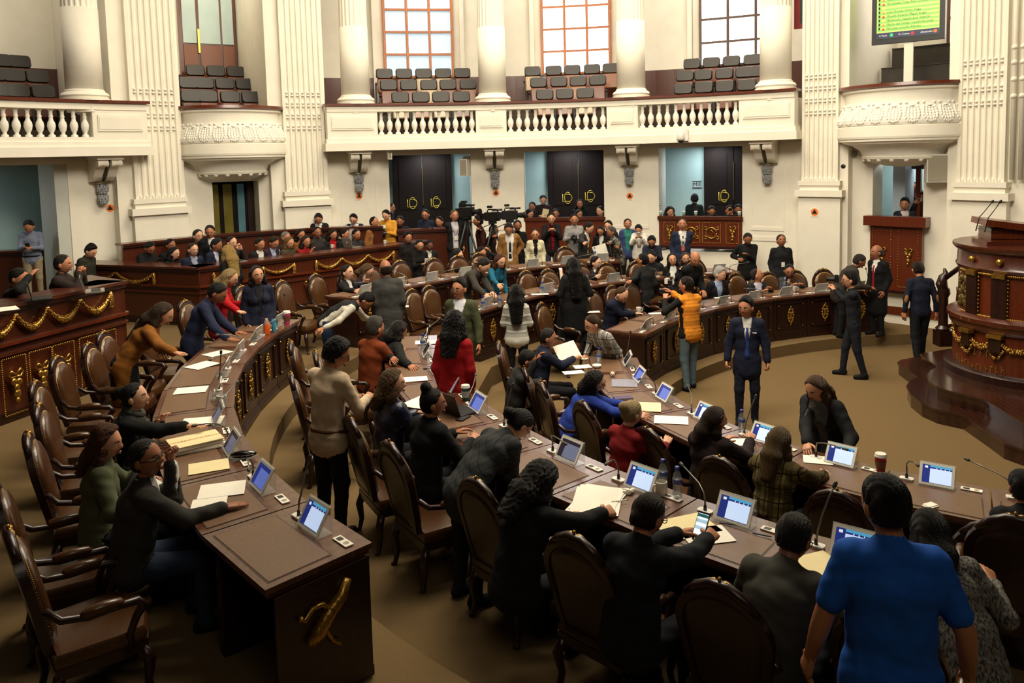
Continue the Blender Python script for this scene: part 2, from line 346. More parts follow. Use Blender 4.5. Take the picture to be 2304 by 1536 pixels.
# ---- glazed wooden door behind the left bowl balcony
g=tag(thing('door_1',None,None,pol(-31.2,14.4,4.9)),kind='structure'); inv=Matrix.Translation(-pol(-31.2,14.4,4.9))
def put(mb,name,m,sm=False):
    mb.v=[tuple(inv@Vector(p)) for p in mb.v]; return mb.build(name,m,g,sm)
put(MB().arc(-34.2,-28.7,14.45,14.6,4.9,9.6),'door_frame',WOODR)
for a,b in ((-33.9,-32.6),(-32.3,-30.3),(-30.1,-29.0)):
    put(MB().arc(a,b,14.38,14.46,4.95,6.7),'door_panel',WOODL if 0 else mat('door_oak',srgb(128,68,26),.35,0,.2,6,.04,kind='wave',stretch=(6,6,1)))
    put(MB().arc(a+.15,b-.15,14.36,14.4,5.2,5.9),'raised_field',mat('door_oak',srgb(128,68,26)))
    put(MB().arc(a,b,14.4,14.44,6.75,9.4),'pane',mat('dim_glass',srgb(168,186,178),.3,0,.06,2,emit=.12))
put(MB().arc(-32.55,-32.35,14.34,14.4,6.5,7.1),'handle',BRASS)
# ---- dark double doors in the corridor
LDOOR=mat('dark_door',srgb(22,12,9),.65,0,.2,5,kind='wave',stretch=(1,1,5),spec=.2)
def ring(mb,c,r,w,a0=0,a1=360,n=20,m=0):
    mb.tube([(c[0]+r*math.cos(math.radians(a0+(a1-a0)*k/n)),0,c[1]+r*1.05*math.sin(math.radians(a0+(a1-a0)*k/n))) for k in range(n+1)],w,5,m)
def ldoor(i,pxl,pxr,logos):
    t0=cyl(pxl,430,13.45)[0]; t1=cyl(pxr,430,13.45)[0]; o=pol((t0+t1)/2,13.5,FLOORG)
    g=tag(thing('door_%d'%i,None,None,o,-math.radians((t0+t1)/2)),kind='structure'); hw=math.radians(t1-t0)*13.5/2
    for s in (-1,1):
        MB().box((s*hw/2,0,1.4),(hw-.02,.08,2.8)).build('door_leaf',LDOOR,g)
        for z,h in ((.55,.8),(1.95,1.3)): MB().box((s*hw/2,-.045,z),(hw-.35,.02,h)).build('raised_panel',LDOOR,g)
    MB().box((0,-.05,1.9),(.02,.03,1.0)).build('gilt_strip',mat('dull_bronze',srgb(86,74,40)),g)
    for px,py in logos:
        th,z=cyl(px,py,13.45); x=math.radians(th-(t0+t1)/2)*13.45; mb=MB(); c=(x,z-FLOORG)
        mb.tube([(c[0]+.02+.09*math.cos(math.radians(t)),-.006,c[1]+.155*math.sin(math.radians(t))) for t in range(48,316,14)],.009,5)
        mb.tube([(c[0]+a,0,c[1]+b) for a,b in ((-.06,-.1),(-.06,.1),(.05,.1),(.11,.075),(.14,0),(.11,-.075),(.05,-.1),(-.06,-.1))],.009,5)
        mb.tube([(c[0]-.12,.004,c[1]+.105),(c[0]-.12,.004,c[1]-.105),(c[0]-.02,.004,c[1]-.105)],.009,5)
        q=mb.build('gilt_monogram',mat('gilt_paint',srgb(206,184,70),.4,.3,.05,10,emit=.05),g,True); q.location=(0,-.06,0); q['label']='gilt interlaced letters L, D and C'
ldoor(2,884,1018,[(927,457),(980,455)]); ldoor(3,1232,1372,[(1276,445),(1327,441)]); ldoor(4,1583,1720,[(1628,441)])
# wall texts in the corridor
def text(body,size,m,parent=None,T=None,name='lettering',extr=.001,align='CENTER'):
    c=bpy.data.curves.new(name,'FONT'); c.body=body; c.size=size; c.extrude=extr; c.align_x=align; c.align_y='CENTER'; c.resolution_u=2; c.materials.append(m)
    t=bpy.data.objects.new(name,c); COL.objects.link(t); me=bpy.data.meshes.new_from_object(t); bpy.data.objects.remove(t)
    me.materials.clear(); me.materials.append(m); o=link(name,me,parent,T)
    return tag(o,kind='stuff') if len(body)>1 else o
FACE=Matrix.Rotation(math.pi/2,4,'X')                        # text plane -> vertical, facing local -y
th,z=cyl(1568,415,13.55); g=thing('letter_plaque','pale plaque with a dark letter M on the teal wall','sign',pol(th,13.59,z),-math.radians(th))
MB().box((0,0,0),(.24,.01,.2)).build('card',mat('plaque_grey',srgb(170,196,200),.6),g)
text('M',.15,DARKM,g,Matrix.Translation((-.05,-.01,0))@FACE)
for k in range(3): MB().box((.065,-.007,.04-.035*k),(.09,.004,.012)).build('print_line',DARKM,g)
for z in (.085,-.085): MB().box((0,-.007,z),(.24,.004,.018)).build('print_line',DARKM,g)
th,z=cyl(118,395,12.6); g=thing('letter_plaque','dark plaque with a letter D inside the left doorway','sign',pol(th,12.6,z),-math.radians(th))
MB().box((0,0,0),(.14,.02,.42)).build('board',mat('dark_board',srgb(30,50,52),.5),g); text('D',.2,PAPER,g,Matrix.Translation((0,-.012,.0))@FACE)
# jambs of the openings and narrow door with coloured glass below the left bowl balcony
mb=MB()
for t in (-49.4,-14.35,-4.2,2.46,12.4,19.1,28.95):
    s=1 if t in(-4.2,12.4,28.95,) else -1
    if t!=-49.4: mb.arc(t,t+.25*s,11.42,12.6,FLOORG,3.8)
    else: mb.arc(-50.6,-49.4,11.42,12.2,FLOORG-.3,3.8)
S('trim_10',mb,mat('jamb_paint',srgb(196,198,190),.7,0,.03,4))
g=tag(thing('door_5',None,None,pol(-32.3,11.9,1.0),math.radians(32.3)),kind='structure')
MB().box((0,.1,1.2),(1.1,.06,2.5)).build('door_frame',LDOOR,g)
for x,w,m in ((-.38,.2,'amber_glass'),(-.08,.2,'amber_glass'),(.22,.16,'teal_glass')):
    MB().box((x,.05,1.45),(w,.02,1.5)).build('pane',mat(m,srgb(120,108,40) if m[0]=='a' else srgb(96,140,150),.3,0,.15,3,emit=.06),g)
MB().box((.44,.04,1.2),(.16,.05,2.4)).build('door_edge',WOODD,g)
g=tag(thing('door_6',None,None,pol(46.9,12.3,1.4),-math.radians(46.9)),kind='structure')
MB().box((-.22,.15,1.05),(.1,.1,2.1)).build('door_post',WOODR,g); MB().box((-.05,.2,1.05),(.16,.05,2.0)).build('door_leaf',WOODD,g); MB().box((-.05,.16,1.1),(.1,.02,1.3)).build('pane',mat('dim_glass',srgb(168,186,178)),g)
MB().box((.05,.1,1.9),(.75,.2,.2)).build('lintel',WOODD,g); MB().box((-.48,.0,1.0),(.25,.5,2.0)).build('reveal',mat('reveal_blue',srgb(178,192,204),.7,0,.03,4),g)
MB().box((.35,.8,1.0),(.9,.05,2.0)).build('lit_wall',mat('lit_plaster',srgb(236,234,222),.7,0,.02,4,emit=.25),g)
# ---- folding seats of the galleries
SEATW=[mat('seat_wood_%d'%k,srgb(*c),.35,0,.12,6,.03,kind='wave',coat=.3) for k,c in enumerate([(110,54,28),(150,96,62),(196,168,132),(84,44,26)])]
SEATB=mat('seat_leather',srgb(38,32,26),.42,0,.1,40,.1)
def padded(w,h,d,r=.07):
    n=4; pl=[]
    for cx,cy,a in ((w/2-r,h/2-r,0),(-w/2+r,h/2-r,90),(-w/2+r,-h/2+r,180),(w/2-r,-h/2+r,270)):
        for k in range(n): t=math.radians(a+90*k/(n-1)); pl.append((cx+r*math.cos(t),cy+r*math.sin(t)))
    return [[Vector((x*s,-y0,z*s+0)) for x,z in pl] for y0,s in ((0,1),(d*.6,1),(d,.9))]
_seat={}
def make_seat(v):
    if v not in _seat:
        b=MB(); b.loft(padded(.45,.28,.07)); R=Matrix.Rotation(math.radians(-12),3,'X')
        b.v=[tuple(R@Vector(p)+Vector((0,.13,.81))) for p in b.v]
        s=MB(); s.loft(padded(.4,.4,.05,.03)); R=Matrix.Rotation(math.radians(-8),3,'X'); s.v=[tuple(R@Vector(p)+Vector((0,.05,.47))) for p in s.v]
        a=[MB().loft([[Vector((x+d,q[0],q[1])) for q in ((.2,.03),(.0,.03),(.02,.5),(-.12,.52),(-.12,.56),(.2,.56))] for d in (-.018,.018)]).mesh('arm_frame',DARKM) for x in (-.235,.235)]
        _seat[v]=(b.mesh('backrest',SEATB,40),s.mesh('seat',SEATW[v],40),a[0],a[1])
    return _seat[v]
def gallery_seat(px,row,v,label):
    r,z,py=((12.1,GZ[0],205),(12.9,GZ[1],180),(13.7,GZ[2],152))[row]
    th=cyl(px,py-30*(px-1150)/1150,r)[0]; p=pol(th,r,z)
    g=thing('folding_seat',label,'seat',p,-math.radians(th),'folding seats in the galleries')
    for nm,me in zip(('backrest','seat','arm_frame','arm_frame'),make_seat(v)): link(nm,me,g)
ROWN=('front','middle','back')
for where,rows in (('left of the middle column',((901,947,992,1038),(875,920,965,1008,1053),(865,909,953,997,1040))),
    ('between the two middle columns',((1225,1270,1316),(1211,1257,1300,1344),(1198,1245,1287,1331,1373))),
    ('left of the right-hand column',((1536,1582,1629,1678),(1540,1581,1628,1674,1706),(1556,1599,1644,1691))),
    ('above the left bowl balcony',((432,470,520,567),(427,462,508,553),(442,488,532))),
    ('in the upper left corner',((5,47,103),(-8,38,90),(8,50)))):
    for r,xs in enumerate(rows):
        for k,x in enumerate(xs):
            v=random.choice([0,0,3]) if 'middle' not in where else random.choice([0,1,2,2])
            gallery_seat(x,r,v,'%s seat from the left, %s row of seats %s'%(ORD[k],ROWN[r],where))
# dark stepped seat risers seen in the right bowl balcony, white post
for k,(r,z0,z1) in enumerate(((12.3,4.2,4.95),(13.1,4.6,5.45),(13.9,5.0,5.95))):
    tag(MB().arc(41.3,53,r,r+.1,z0,z1).arc(41.3,53,r-.03,r+.1,z1,z1+.02).build('seat_riser',mat('riser_brown',srgb(62,54,46),.6,0,.1,6)),'brown step riser behind the right bowl balcony, %s of three'%('lowest','middle','highest')[k],'riser')
# ---- vote display
th,_=cyl(2042,40,11.9); zb=cyl(2042,82,11.9)[1]; g=thing('vote_display','large screen listing names on green rows above the right bowl balcony','screen',pol(th,11.9,zb),-math.radians(th-9))
SW,SH=1.18,1.9
MB().box((0,.06,SH/2),(SW+.2,.1,SH+.22)).build('bezel',DARKM,g)
scr=MB().box((0,0,SH/2),(SW,.01,SH)).build('screen',mat('screen_green',srgb(170,216,96),.4,0,.02,2,emit=.75),g)
MB().box((0,-.006,.06),(SW,.006,.12)).build('legend_bar',mat('screen_navy',srgb(20,24,70),.4,0,.02,2,emit=.3),g)
DG=mat('screen_text_dark',srgb(70,96,40),.5,emit=.15); WT=mat('screen_text_white',srgb(230,240,235),.5,emit=.5)
names=['Martinez Urincho Alberto','Martin del Campo Castañeda Jorge','Maldonado Salgado José Valentín','Macedo Escartin Miguel Ángel','Lobo Román Víctor Hugo','','Hernández Trejo Ana Cristina','Hernández Mirón Carlos','Guerrero Maya Jannete','González Case Armando']
for k in range(15):
    z=.17+k*.085
    MB().box((0,-.0055,z),(SW-.02,.004,.036)).build('row_band',mat('screen_green_dark',srgb(120,186,84),.4,0,.02,2,emit=.55),g)
    MB().ell((-SW/2+.05,-.008,z+.04),(.02,.006,.03),8,4).build('row_icon',DARKM,g)
    MB().prism([(.026*math.cos(q*math.pi/6),.026*math.sin(q*math.pi/6)) for q in range(12)],0,.004,0,Matrix.Translation((-SW/2+.13,-.006,z+.02))@FACE).build('party_dot',mat(('screen_red','screen_orange','screen_yellow')[k%3],srgb(*((220,70,40),(230,150,60),(226,220,90))[k%3]),.5,emit=.5),g)
    if k<len(names) and names[k]: text(names[k],.062,DG,g,Matrix.Translation((-SW/2+.19,-.012,z+.03))@FACE,align='LEFT')
for x,b,c in ((-.42,'A Favor',(60,190,120)),(-.02,'En Contra',(190,40,60)),(.4,'Abstención',(230,110,60))):
    text(b,.05,WT,g,Matrix.Translation((x-.04,-.014,.06))@FACE)
    MB().prism([(.035*math.cos(q*math.pi/6),.035*math.sin(q*math.pi/6)) for q in range(12)],0,.004,0,Matrix.Translation((x+.12,-.01,.06))@FACE).build('legend_dot',mat('legend_%d'%c[0],srgb(*c),.5,emit=.5),g)
MB().box((.02,.08,-.55),(.17,.08,1.0)).build('post',PLASTER,g)
th,z=cyl(1795,20,11.5); g=thing('framed_panel','red framed panel hanging at the top beside the right column','picture',pol(th,11.6,z-.22),-math.radians(th))
MB().box((.15,0,.3),(.5,.05,1.0)).build('frame',mat('red_lacquer',srgb(120,10,10),.35),g); MB().box((.18,-.03,.33),(.3,.02,.85)).build('dark_field',DARKM,g)
th,z=cyl(143,56,14.5); tag(MB().box(pol(th,14.55,z),(.1,.06,.13)).build('alarm_box',mat('red_lacquer',srgb(120,10,10))),'small red alarm box beside the upper left column','alarm')
# ---- loudspeakers, cameras on the walls
def speaker(px,py,R,w,h,label,turn=25):
    th,z=cyl(px,py,R); g=thing('wall_speaker',label,'loudspeaker',pol(th,R-.1,z),-math.radians(th-turn))
    MB().box((0,.12,0),(w,.32,h)).build('cabinet',PLASTW,g); MB().box((0,-.045,0),(w-.04,.012,h-.05)).build('grille',mat('grille_cloth',srgb(176,168,148),.9,0,.1,300,.5),g)
    MB().box((0,.35,.05),(w*.7,.16,h*1.1)).build('bracket',PLASTW,g)
speaker(2115,378,11.2,.4,.55,'white box loudspeaker right of the raised wooden box',32)
speaker(1043,377,11.25,.2,.42,'small white loudspeaker at the edge of the leftmost middle doorway',-15)
speaker(876,349,10.9,.1,.2,'tiny white device under the balcony left of the double doors',0)
th,z=cyl(1532,310,10.5); g=thing('dome_camera','white dome security camera under the long balcony','camera',pol(th,10.5,z),-math.radians(th))
MB().lathe([(.02,.16),(.06,.15),(.09,.08),(.095,-.02),(.08,-.06)],14).build('housing',PLASTW,g,True); MB().ell((0,0,-.06),(.07,.07,.06),12,6).build('dome',DARKM,g,True); MB().box((.12,.05,.06),(.08,.1,.26)).build('arm',PLASTW,g)
th,z=cyl(1902,360,11.25); g=thing('security_camera','grey security camera on the wall left of the raised wooden box','camera',pol(th,11.25,z),-math.radians(th))
MB().box((-.08,.05,.15),(.16,.14,.12)).build('junction_box',PLASTW,g); MB().box((.1,.08,.13),(.2,.06,.1)).build('bracket',GREYM,g)
MB().tube([(-.05,-.02,.05),(-.05,-.02,-.08)],.06,10).build('body',PLASTW,g); MB().ell((.0,-.06,-.13),(.09,.09,.085),12,6).build('dome',DARKM,g,True)
# ================================================================ floor and seating tiers
T1,T2,T3=.2,.5,.7; DH=.8
R1N=((5.81,9.75),4.23); R1F=((7.49,8.37),6.4); R2N=((6.97,11.01),8.06); R3N=((4.36,9.76),7.47)
def fitc(P):
    P=np.array(P); A=np.c_[2*P,np.ones(len(P))]; s=np.linalg.lstsq(A,(P**2).sum(1),rcond=None)[0]
    return ((float(s[0]),float(s[1])),float(math.sqrt(s[2]+s[0]**2+s[1]**2)))
R2F=fitc([at(x,y,T2+DH)[:2] for x,y in [(1073,701),(1129,689),(1186,671),(1250,657),(1319,645),(1417,632),(1590,617),(1665,611)]])
R3F=fitc([at(x,y,T3+DH)[:2] for x,y in [(800,672),(836,663),(905,646),(1063,621),(1135,610),(1219,600),(1258,598),(1399,586)]])
def ang(row,p): return math.atan2(p[1]-row[0][1],p[0]-row[0][0])
def onrow(row,a,dr=0): return Vector((row[0][0]+(row[1]+dr)*math.cos(a),row[0][1]+(row[1]+dr)*math.sin(a)))
def unwrap(a): return a if a>0 else a+2*math.pi
def arcpts(row,p0,p1,dr=-.3,n=18):
    a0=unwrap(ang(row,p0)); a1=unwrap(ang(row,p1)); return [onrow(row,a0+(a1-a0)*k/n,dr) for k in range(n+1)]
tag(MB().prism([(-14,-4),(14,-4),(14,22),(-14,22)],-.12,0).build('floor',CARPET),kind='structure')
OUT=[(9.5,2.0),(9.5,-3.8),(-13.5,-3.8),(-13.5,21.5),(9.5,21.5)]
def tier(name,pts,z0,z1,tail):
    poly=[tuple(p) for p in pts]+tail; tag(MB().prism(poly,z0,z1).build(name,CARPET),kind='structure')
tier('floor_tier_1',arcpts(R1F,(7.4,15),(1.62,11.9))+arcpts(R1N,(1.6,10.3),(6.6,5.6)),0,T1,[(9.5,5.6)]+OUT[1:]+[(7.7,21.5)])
tier('floor_tier_2',arcpts(R2F,(5.2,15.7),(-.7,12.0))+arcpts(R2N,(-1.1,10.6),(5.5,2.8),-.55),T1,T2,[(9.5,2.6)]+OUT[1:]+[(5.6,21.5)])
tier('floor_tier_3',arcpts(R3F,(3.2,16.4),(-2.6,12.3))+arcpts(R3N,(-3.0,10.9),(-.5,3.9)),T2,T3,[(-.3,3.0),(-.3,-3.8)]+OUT[2:4]+[(3.4,21.5)])
tag(MB().prism([(-.2,-3.8),(9.4,-3.8),(9.4,1.6),(3.2,2.0),(1.6,2.75),(.2,3.0),(-.2,3.0)],T2,.75).build('floor_tier_4',CARPET),kind='structure')
# ================================================================ desks
ORN=MB()                                                    # gilt medallion of leaves
for k in range(14):
    a=2*math.pi*k/14; ORN.ell((.062*math.cos(a),-.012,.125*math.sin(a)),(.024,.014,.03),5,3)
ORN.ell((0,-.012,0),(.035,.02,.08),8,5); ORN.ell((0,-.015,.15),(.022,.014,.035),6,4); ORN.ell((0,-.012,-.16),(.018,.012,.035),6,4)
for s in (-1,1): ORN.ell((s*.03,-.02,.05),(.016,.014,.03),5,3); ORN.ell((s*.03,-.02,-.05),(.016,.014,.03),5,3)
ORNM=ORN.mesh('gilt_medallion',GOLD,True)
def desk_parts(row,w,sign):
    """local frame: x along the row, -y towards the speaker's platform, +y the sitter; sign +1: sitters on the outside of the arc"""
    d=.66; k=d/row[1]*sign; wf=w-.012; wu=wf*(1+k)
    P=[(-wf/2,0),(wf/2,0),(wu/2,d),(-wu/2,d)]
    def sc(y,m): return wf*(1+k*y/d)/2-m
    parts=[]
    parts.append(('desk_top',MB().prism([(-sc(-.02,0),-.02),(sc(-.02,0),-.02),(sc(d,0),d),(-sc(d,0),d)],DH-.035,DH).prism([(-sc(0,.012),.0),(sc(0,.012),.0),(sc(d,.012),d-.015),(-sc(d,.012),d-.015)],DH-.06,DH-.035),TOPW,None))
    parts.append(('blotter',MB().prism([(-sc(.23,.06),.23),(sc(.23,.06),.23),(sc(d,.06),d-.05),(-sc(d,.06),d-.05)],DH,DH+.004),BLOT,None))
    parts.append(('blotter_border',MB().prism([(-sc(.22,.05),.22),(sc(.22,.05),.22),(sc(d,.05),d-.04),(-sc(d,.05),d-.04)],DH-.001,DH+.0015),mat('border_line',srgb(62,34,20),.4),None))
    parts.append(('front_panel',MB().prism([(-sc(.03,.0),.03),(sc(.03,.0),.03),(sc(.1,.0),.1),(-sc(.1,.0),.1)],.06,DH-.06),WOODD,None))
    m=MB()
    for a,b,z0,z1 in ((-.5,.5,.2,.225),(-.5,.5,.66,.685),(-.5,-.455,.2,.685),(.455,.5,.2,.685)): m.box(((a+b)/2*wf*.78,.02,(z0+z1)/2),((b-a)*wf*.78,.025,z1-z0))
    parts.append(('panel_moulding',m,WOODD,None))
    parts.append(('plinth',MB().prism([(-sc(0,0),.0),(sc(0,0),.0),(sc(.12,0),.12),(-sc(.12,0),.12)],0,.06).prism([(-sc(0,0),.012),(sc(0,0),.012),(sc(.12,0),.12),(-sc(.12,0),.12)],.06,.09),WOODD,None))
    for s in (-1,1): parts.append(('side_panel',MB().prism([(s*sc(.1,.03),.1),(s*sc(.1,.0),.1),(s*sc(.58,.0),.58),(s*sc(.58,.03),.58)][::s],.0,DH-.06),WOODD,None))
    return [(n,b.mesh(n,m),T) for n,b,m,T in parts]
STUD=MB().ell((0,0,0),(.012,.01,.012),6,4).mesh('stud',BRASS,True)
def place_desk(row,parts,a,tz,sign,label,group,w):
    p=onrow(row,a); rz=a+(-math.pi/2 if sign>0 else math.pi/2)
    g=thing('legislator_desk',label,'desk',(p.x,p.y,tz),rz,group)
    for n,me,T in parts: link(n,me,g)
    link('gilt_medallion',ORNM,g,Matrix.Translation((0,.02,.44)))
    for x in (-.27,.27):
        for z in (.23,.64): link('stud',STUD,g,Matrix.Translation((x*w/.75,.005,z)))
    return g
# ---- tablet on its acrylic stand, gooseneck microphone, name card
TW,TH=.25,.178; TILT=math.radians(58)
_c,_s=math.cos(TILT),math.sin(TILT)
def tl(u,v,o=0): return Vector((u,.0-v*_c+.09+o*_s,.012+v*_s+o*_c))      # tablet plane, sitter on +y, o outwards
def slab(u0,u1,v0,v1,o0,o1): 
    m=MB(); m.loft([[tl(u0,v0,o),tl(u1,v0,o),tl(u1,v1,o),tl(u0,v1,o)] for o in (o0,o1)]); return m
yb=tl(0,TH,0).y
ST=MB(); ST.loft([[tl(-TW/2-.006,0,o),tl(TW/2+.006,0,o),tl(TW/2+.006,TH+.008,o),tl(-TW/2-.006,TH+.008,o)] for o in (-.007,-.003)])
ST.box((0,yb-.004,TH*_s/2+.012),(TW+.012,.004,TH*_s+.012)); ST.box((0,(yb+.09)/2,.004),(TW+.012,abs(yb-.09),.004)); ST.box((0,.104,.016),(TW+.012,.004,.03))
STM=ST.mesh('acrylic_stand',ACRYL); TBM=slab(-TW/2,TW/2,0,TH,-.003,.005).mesh('tablet_body',mat('tablet_white',srgb(232,228,216),.35,0,.02,10))
NAVY=mat('ui_navy',srgb(38,52,128),.3,0,.05,3,emit=.6); UICY=mat('ui_cyan',srgb(70,150,190),.3,0,.05,3,emit=.9); UIW=mat('ui_white',srgb(190,210,242),.3,0,.03,3,emit=.85); UIG=mat('ui_dim',srgb(120,128,160),.3,0,.05,3,emit=.35); UID=mat('ui_dim_dark',srgb(60,52,70),.3,0,.05,3,emit=.1); UIB=mat('ui_blue',srgb(92,110,190),.3,0,.04,3,emit=.7)
def uims(mode):
    if mode=='off': return [('screen',slab(-.105,.105,.018,TH-.018,.005,.0062).mesh('screen',mat('screen_off',srgb(40,42,52),.08,0,.05,3)))]
    a,b,c=((NAVY,UICY,UIW),(UID,UID,UIG),(NAVY,NAVY,UIB))[{'on':0,'dim':1,'mid':2}[mode]]
    L=[('screen',slab(-.105,.105,.018,TH-.018,.005,.0062).mesh('screen',a)),('ui_header',slab(-.105,.05,TH-.034,TH-.018,.0062,.0068).mesh('ui_header',b)),('ui_page',slab(-.105,.05,.02,TH-.045,.0062,.0068).mesh('ui_page',c))]
    if mode=='on':
        d=MB()
        for k in range(4): d.v+=[]; q=slab(-.09+.03*k,-.083+.03*k,TH-.043,TH-.036,.0068,.0072); d.add(q.v,q.f)
        for k in range(10): q=slab(.043,.047,.025+k*.01,.029+k*.01,.0068,.0072); d.add(q.v,q.f)
        q=slab(.066,.088,TH-.045,TH-.028,.0062,.0068); d.add(q.v,q.f); L.append(('ui_icons',d.mesh('ui_icons',mat('ui_icon',srgb(225,230,240),.4,emit=.8))))
    return L
UIS={m:uims(m) for m in ('on','dim','mid','off')}
HOME=MB().ell(tl(.116,TH/2,.0055),(.004,.004,.004),8,4).mesh('home_button',GREYM)
def tablet(p,rz,label,mode,group):
    g=thing('tablet',label,'tablet',p,rz,group); link('acrylic_stand',STM,g); t=link('tablet_body',TBM,g)
    for n,me in UIS[mode]:
        o=link(n,me,t); 
        if n=='ui_icons': tag(o,kind='stuff')
def mic_meshes():
    out=[]
    for path in ([(0,0,.02),(0,0,.09),(.0,.02,.14),(-.03,.08,.19),(-.07,.17,.22),(-.1,.24,.23)],[(0,0,.02),(0,0,.1),(-.02,.03,.15),(-.09,.06,.175),(-.2,.09,.185),(-.29,.12,.19)],[(0,0,.02),(-.01,.0,.1),(-.03,-.02,.2),(-.06,-.03,.3),(-.09,-.04,.38)],[(0,0,.02),(0,0,.08),(.02,-.02,.12),(.09,-.08,.15),(.19,-.14,.17),(.28,-.19,.19)]):
        neck=MB().tube(path,[.007]*2+[.0055]*(len(path)-2),7).mesh('gooseneck',GREYM,True)
        a,b=Vector(path[-2]),Vector(path[-1]); d=(b-a).normalized()
        head=MB().tube([b-d*.004,b,b+d*.012,b+d*.035,b+d*.045],[.006,.011,.013,.012,.004],8).mesh('capsule',mat('mic_grey',srgb(78,74,66),.5,.4),True); out.append((neck,head))
    return out
MICS=mic_meshes()
MBASE=MB().prism([(-.045,-.03),(.045,-.03),(.055,0),(.045,.03),(-.045,.03),(-.055,0)],0,.014).mesh('mic_base',PLASTW); MCOL=MB().tube([(0,0,.014),(0,0,.05)],[.013,.009],8).mesh('mic_collar',DARKM,True)
def mic(p,rz,v,label,group):
    g=thing('gooseneck_microphone',label,'microphone',p,rz,group); link('mic_base',MBASE,g); link('mic_collar',MCOL,g); link('gooseneck',MICS[v][0],g); link('capsule',MICS[v][1],g)
CARDM=MB().box((0,0,.005),(.15,.055,.006)).mesh('card',PAPER); CARDP=MB().box((.035,0,.0085),(.045,.035,.001)).mesh('dark_print',DARKM); CARDS=MB().lathe([(.018,.008),(.018,.0092)],12,0,(-.035,0,0)).mesh('seal_print',mat('seal_grey',srgb(176,168,150),.8))
def card(p,rz,label,group):
    g=thing('name_card',label,'card',p,rz,group); link('card',CARDM,g); link('dark_print',CARDP,g); link('seal_print',CARDS,g)
def make_row(row,name,angs,tz,sign,modes,w,skipt=()):
    parts=desk_parts(row,w,sign); n=len(angs)
    for i,a in enumerate(angs):
        who='%s along the %s'%(ORD[i],name)
        g=place_desk(row,parts,a,tz,sign,'polished dark wooden desk, '+who,'desks of the '+name,w)
        rz=g.rotation_euler[2]; M=Matrix.Translation(g.location)@Matrix.Rotation(rz,4,'Z'); z=DH+.001
        if i not in skipt: tablet(M@Vector((.0,.1,z)),rz,'white tablet on clear stand, %s'%who,modes[i%len(modes)],'desk tablets')
        mic(M@Vector((.22,.13,z)),rz,(i*7+len(name))%4 if sign>0 else (i*5)%2,'grey gooseneck microphone, %s'%who,'desk microphones')
        card(M@Vector((-.25*w/.75,.1,z)),rz,'small white name card, %s'%who,'name cards')
DESKANG={}
def angs_px(row,pts,h): return [unwrap(ang(row,at(x,y,h))) for x,y in pts]
a=angs_px(R1N,[(1375,810),(1410,865),(1490,905),(1590,945),(1715,985),(1885,1035),(2085,1085)],T1+DH)
dl=.72/R1N[1]; a0=a[3]; DESKANG['R1N']=[a0+dl*k for k in range(-3,5)]
a=angs_px(R2N,[(1270,1040),(1430,1105),(1650,1185),(1910,1260)],T2+DH); dl=.735/R2N[1]; a0=sum(x-dl*k for k,x in enumerate(a))/4; DESKANG['R2N']=[a0+dl*k for k in range(-6,4)]
aA=unwrap(ang(R3N,at(827,1226,T3+DH))); aB=unwrap(ang(R3N,at(680,718,T3+DH))); n=int(round(abs(aB-aA)*R3N[1]/.775)); DESKANG['R3N']=[aA+(aB-aA)*(k+.5)/n for k in range(n)]; W3=abs(aB-aA)*R3N[1]/n
aA=unwrap(ang(R1F,at(1372,744,T1+DH))); aB=unwrap(ang(R1F,at(1985,652,T1+DH))); n=int(round(abs(aB-aA)*R1F[1]/.74)); DESKANG['R1F']=[aA+(aB-aA)*(k+.5)/n for k in range(n)]; W1F=abs(aB-aA)*R1F[1]/n
aA=unwrap(ang(R2F,at(1073,701,T2+DH))); aB=unwrap(ang(R2F,at(1665,611,T2+DH))); n=int(round(abs(aB-aA)*R2F[1]/.74)); DESKANG['R2F']=[aA+(aB-aA)*(k+.5)/n for k in range(n)]; W2F=abs(aB-aA)*R2F[1]/n
aA=unwrap(ang(R3F,at(800,672,T3+DH))); aB=unwrap(ang(R3F,at(1399,586,T3+DH))); n=int(round(abs(aB-aA)*R3F[1]/.74)); DESKANG['R3F']=[aA+(aB-aA)*(k+.5)/n for k in range(n)]; W3F=abs(aB-aA)*R3F[1]/n
make_row(R1N,'near front row',DESKANG['R1N'],T1,1,['off','mid','mid','on','on','on','on','on'],.72)
make_row(R2N,'near second row',DESKANG['R2N'],T2,1,['off','off','dim','mid','mid','mid','dim','on','on','on'],.735)
make_row(R3N,'left outer row',DESKANG['R3N'],T3,1,['on','mid','dim','dim','off','off','off','off','off','off','off'],W3)
make_row(R1F,'far front row',DESKANG['R1F'],T1,1,['off'],W1F)
make_row(R2F,'far second row',DESKANG['R2F'],T2,1,['off'],W2F)
make_row(R3F,'far third row',DESKANG['R3F'],T3,1,['off'],W3F)
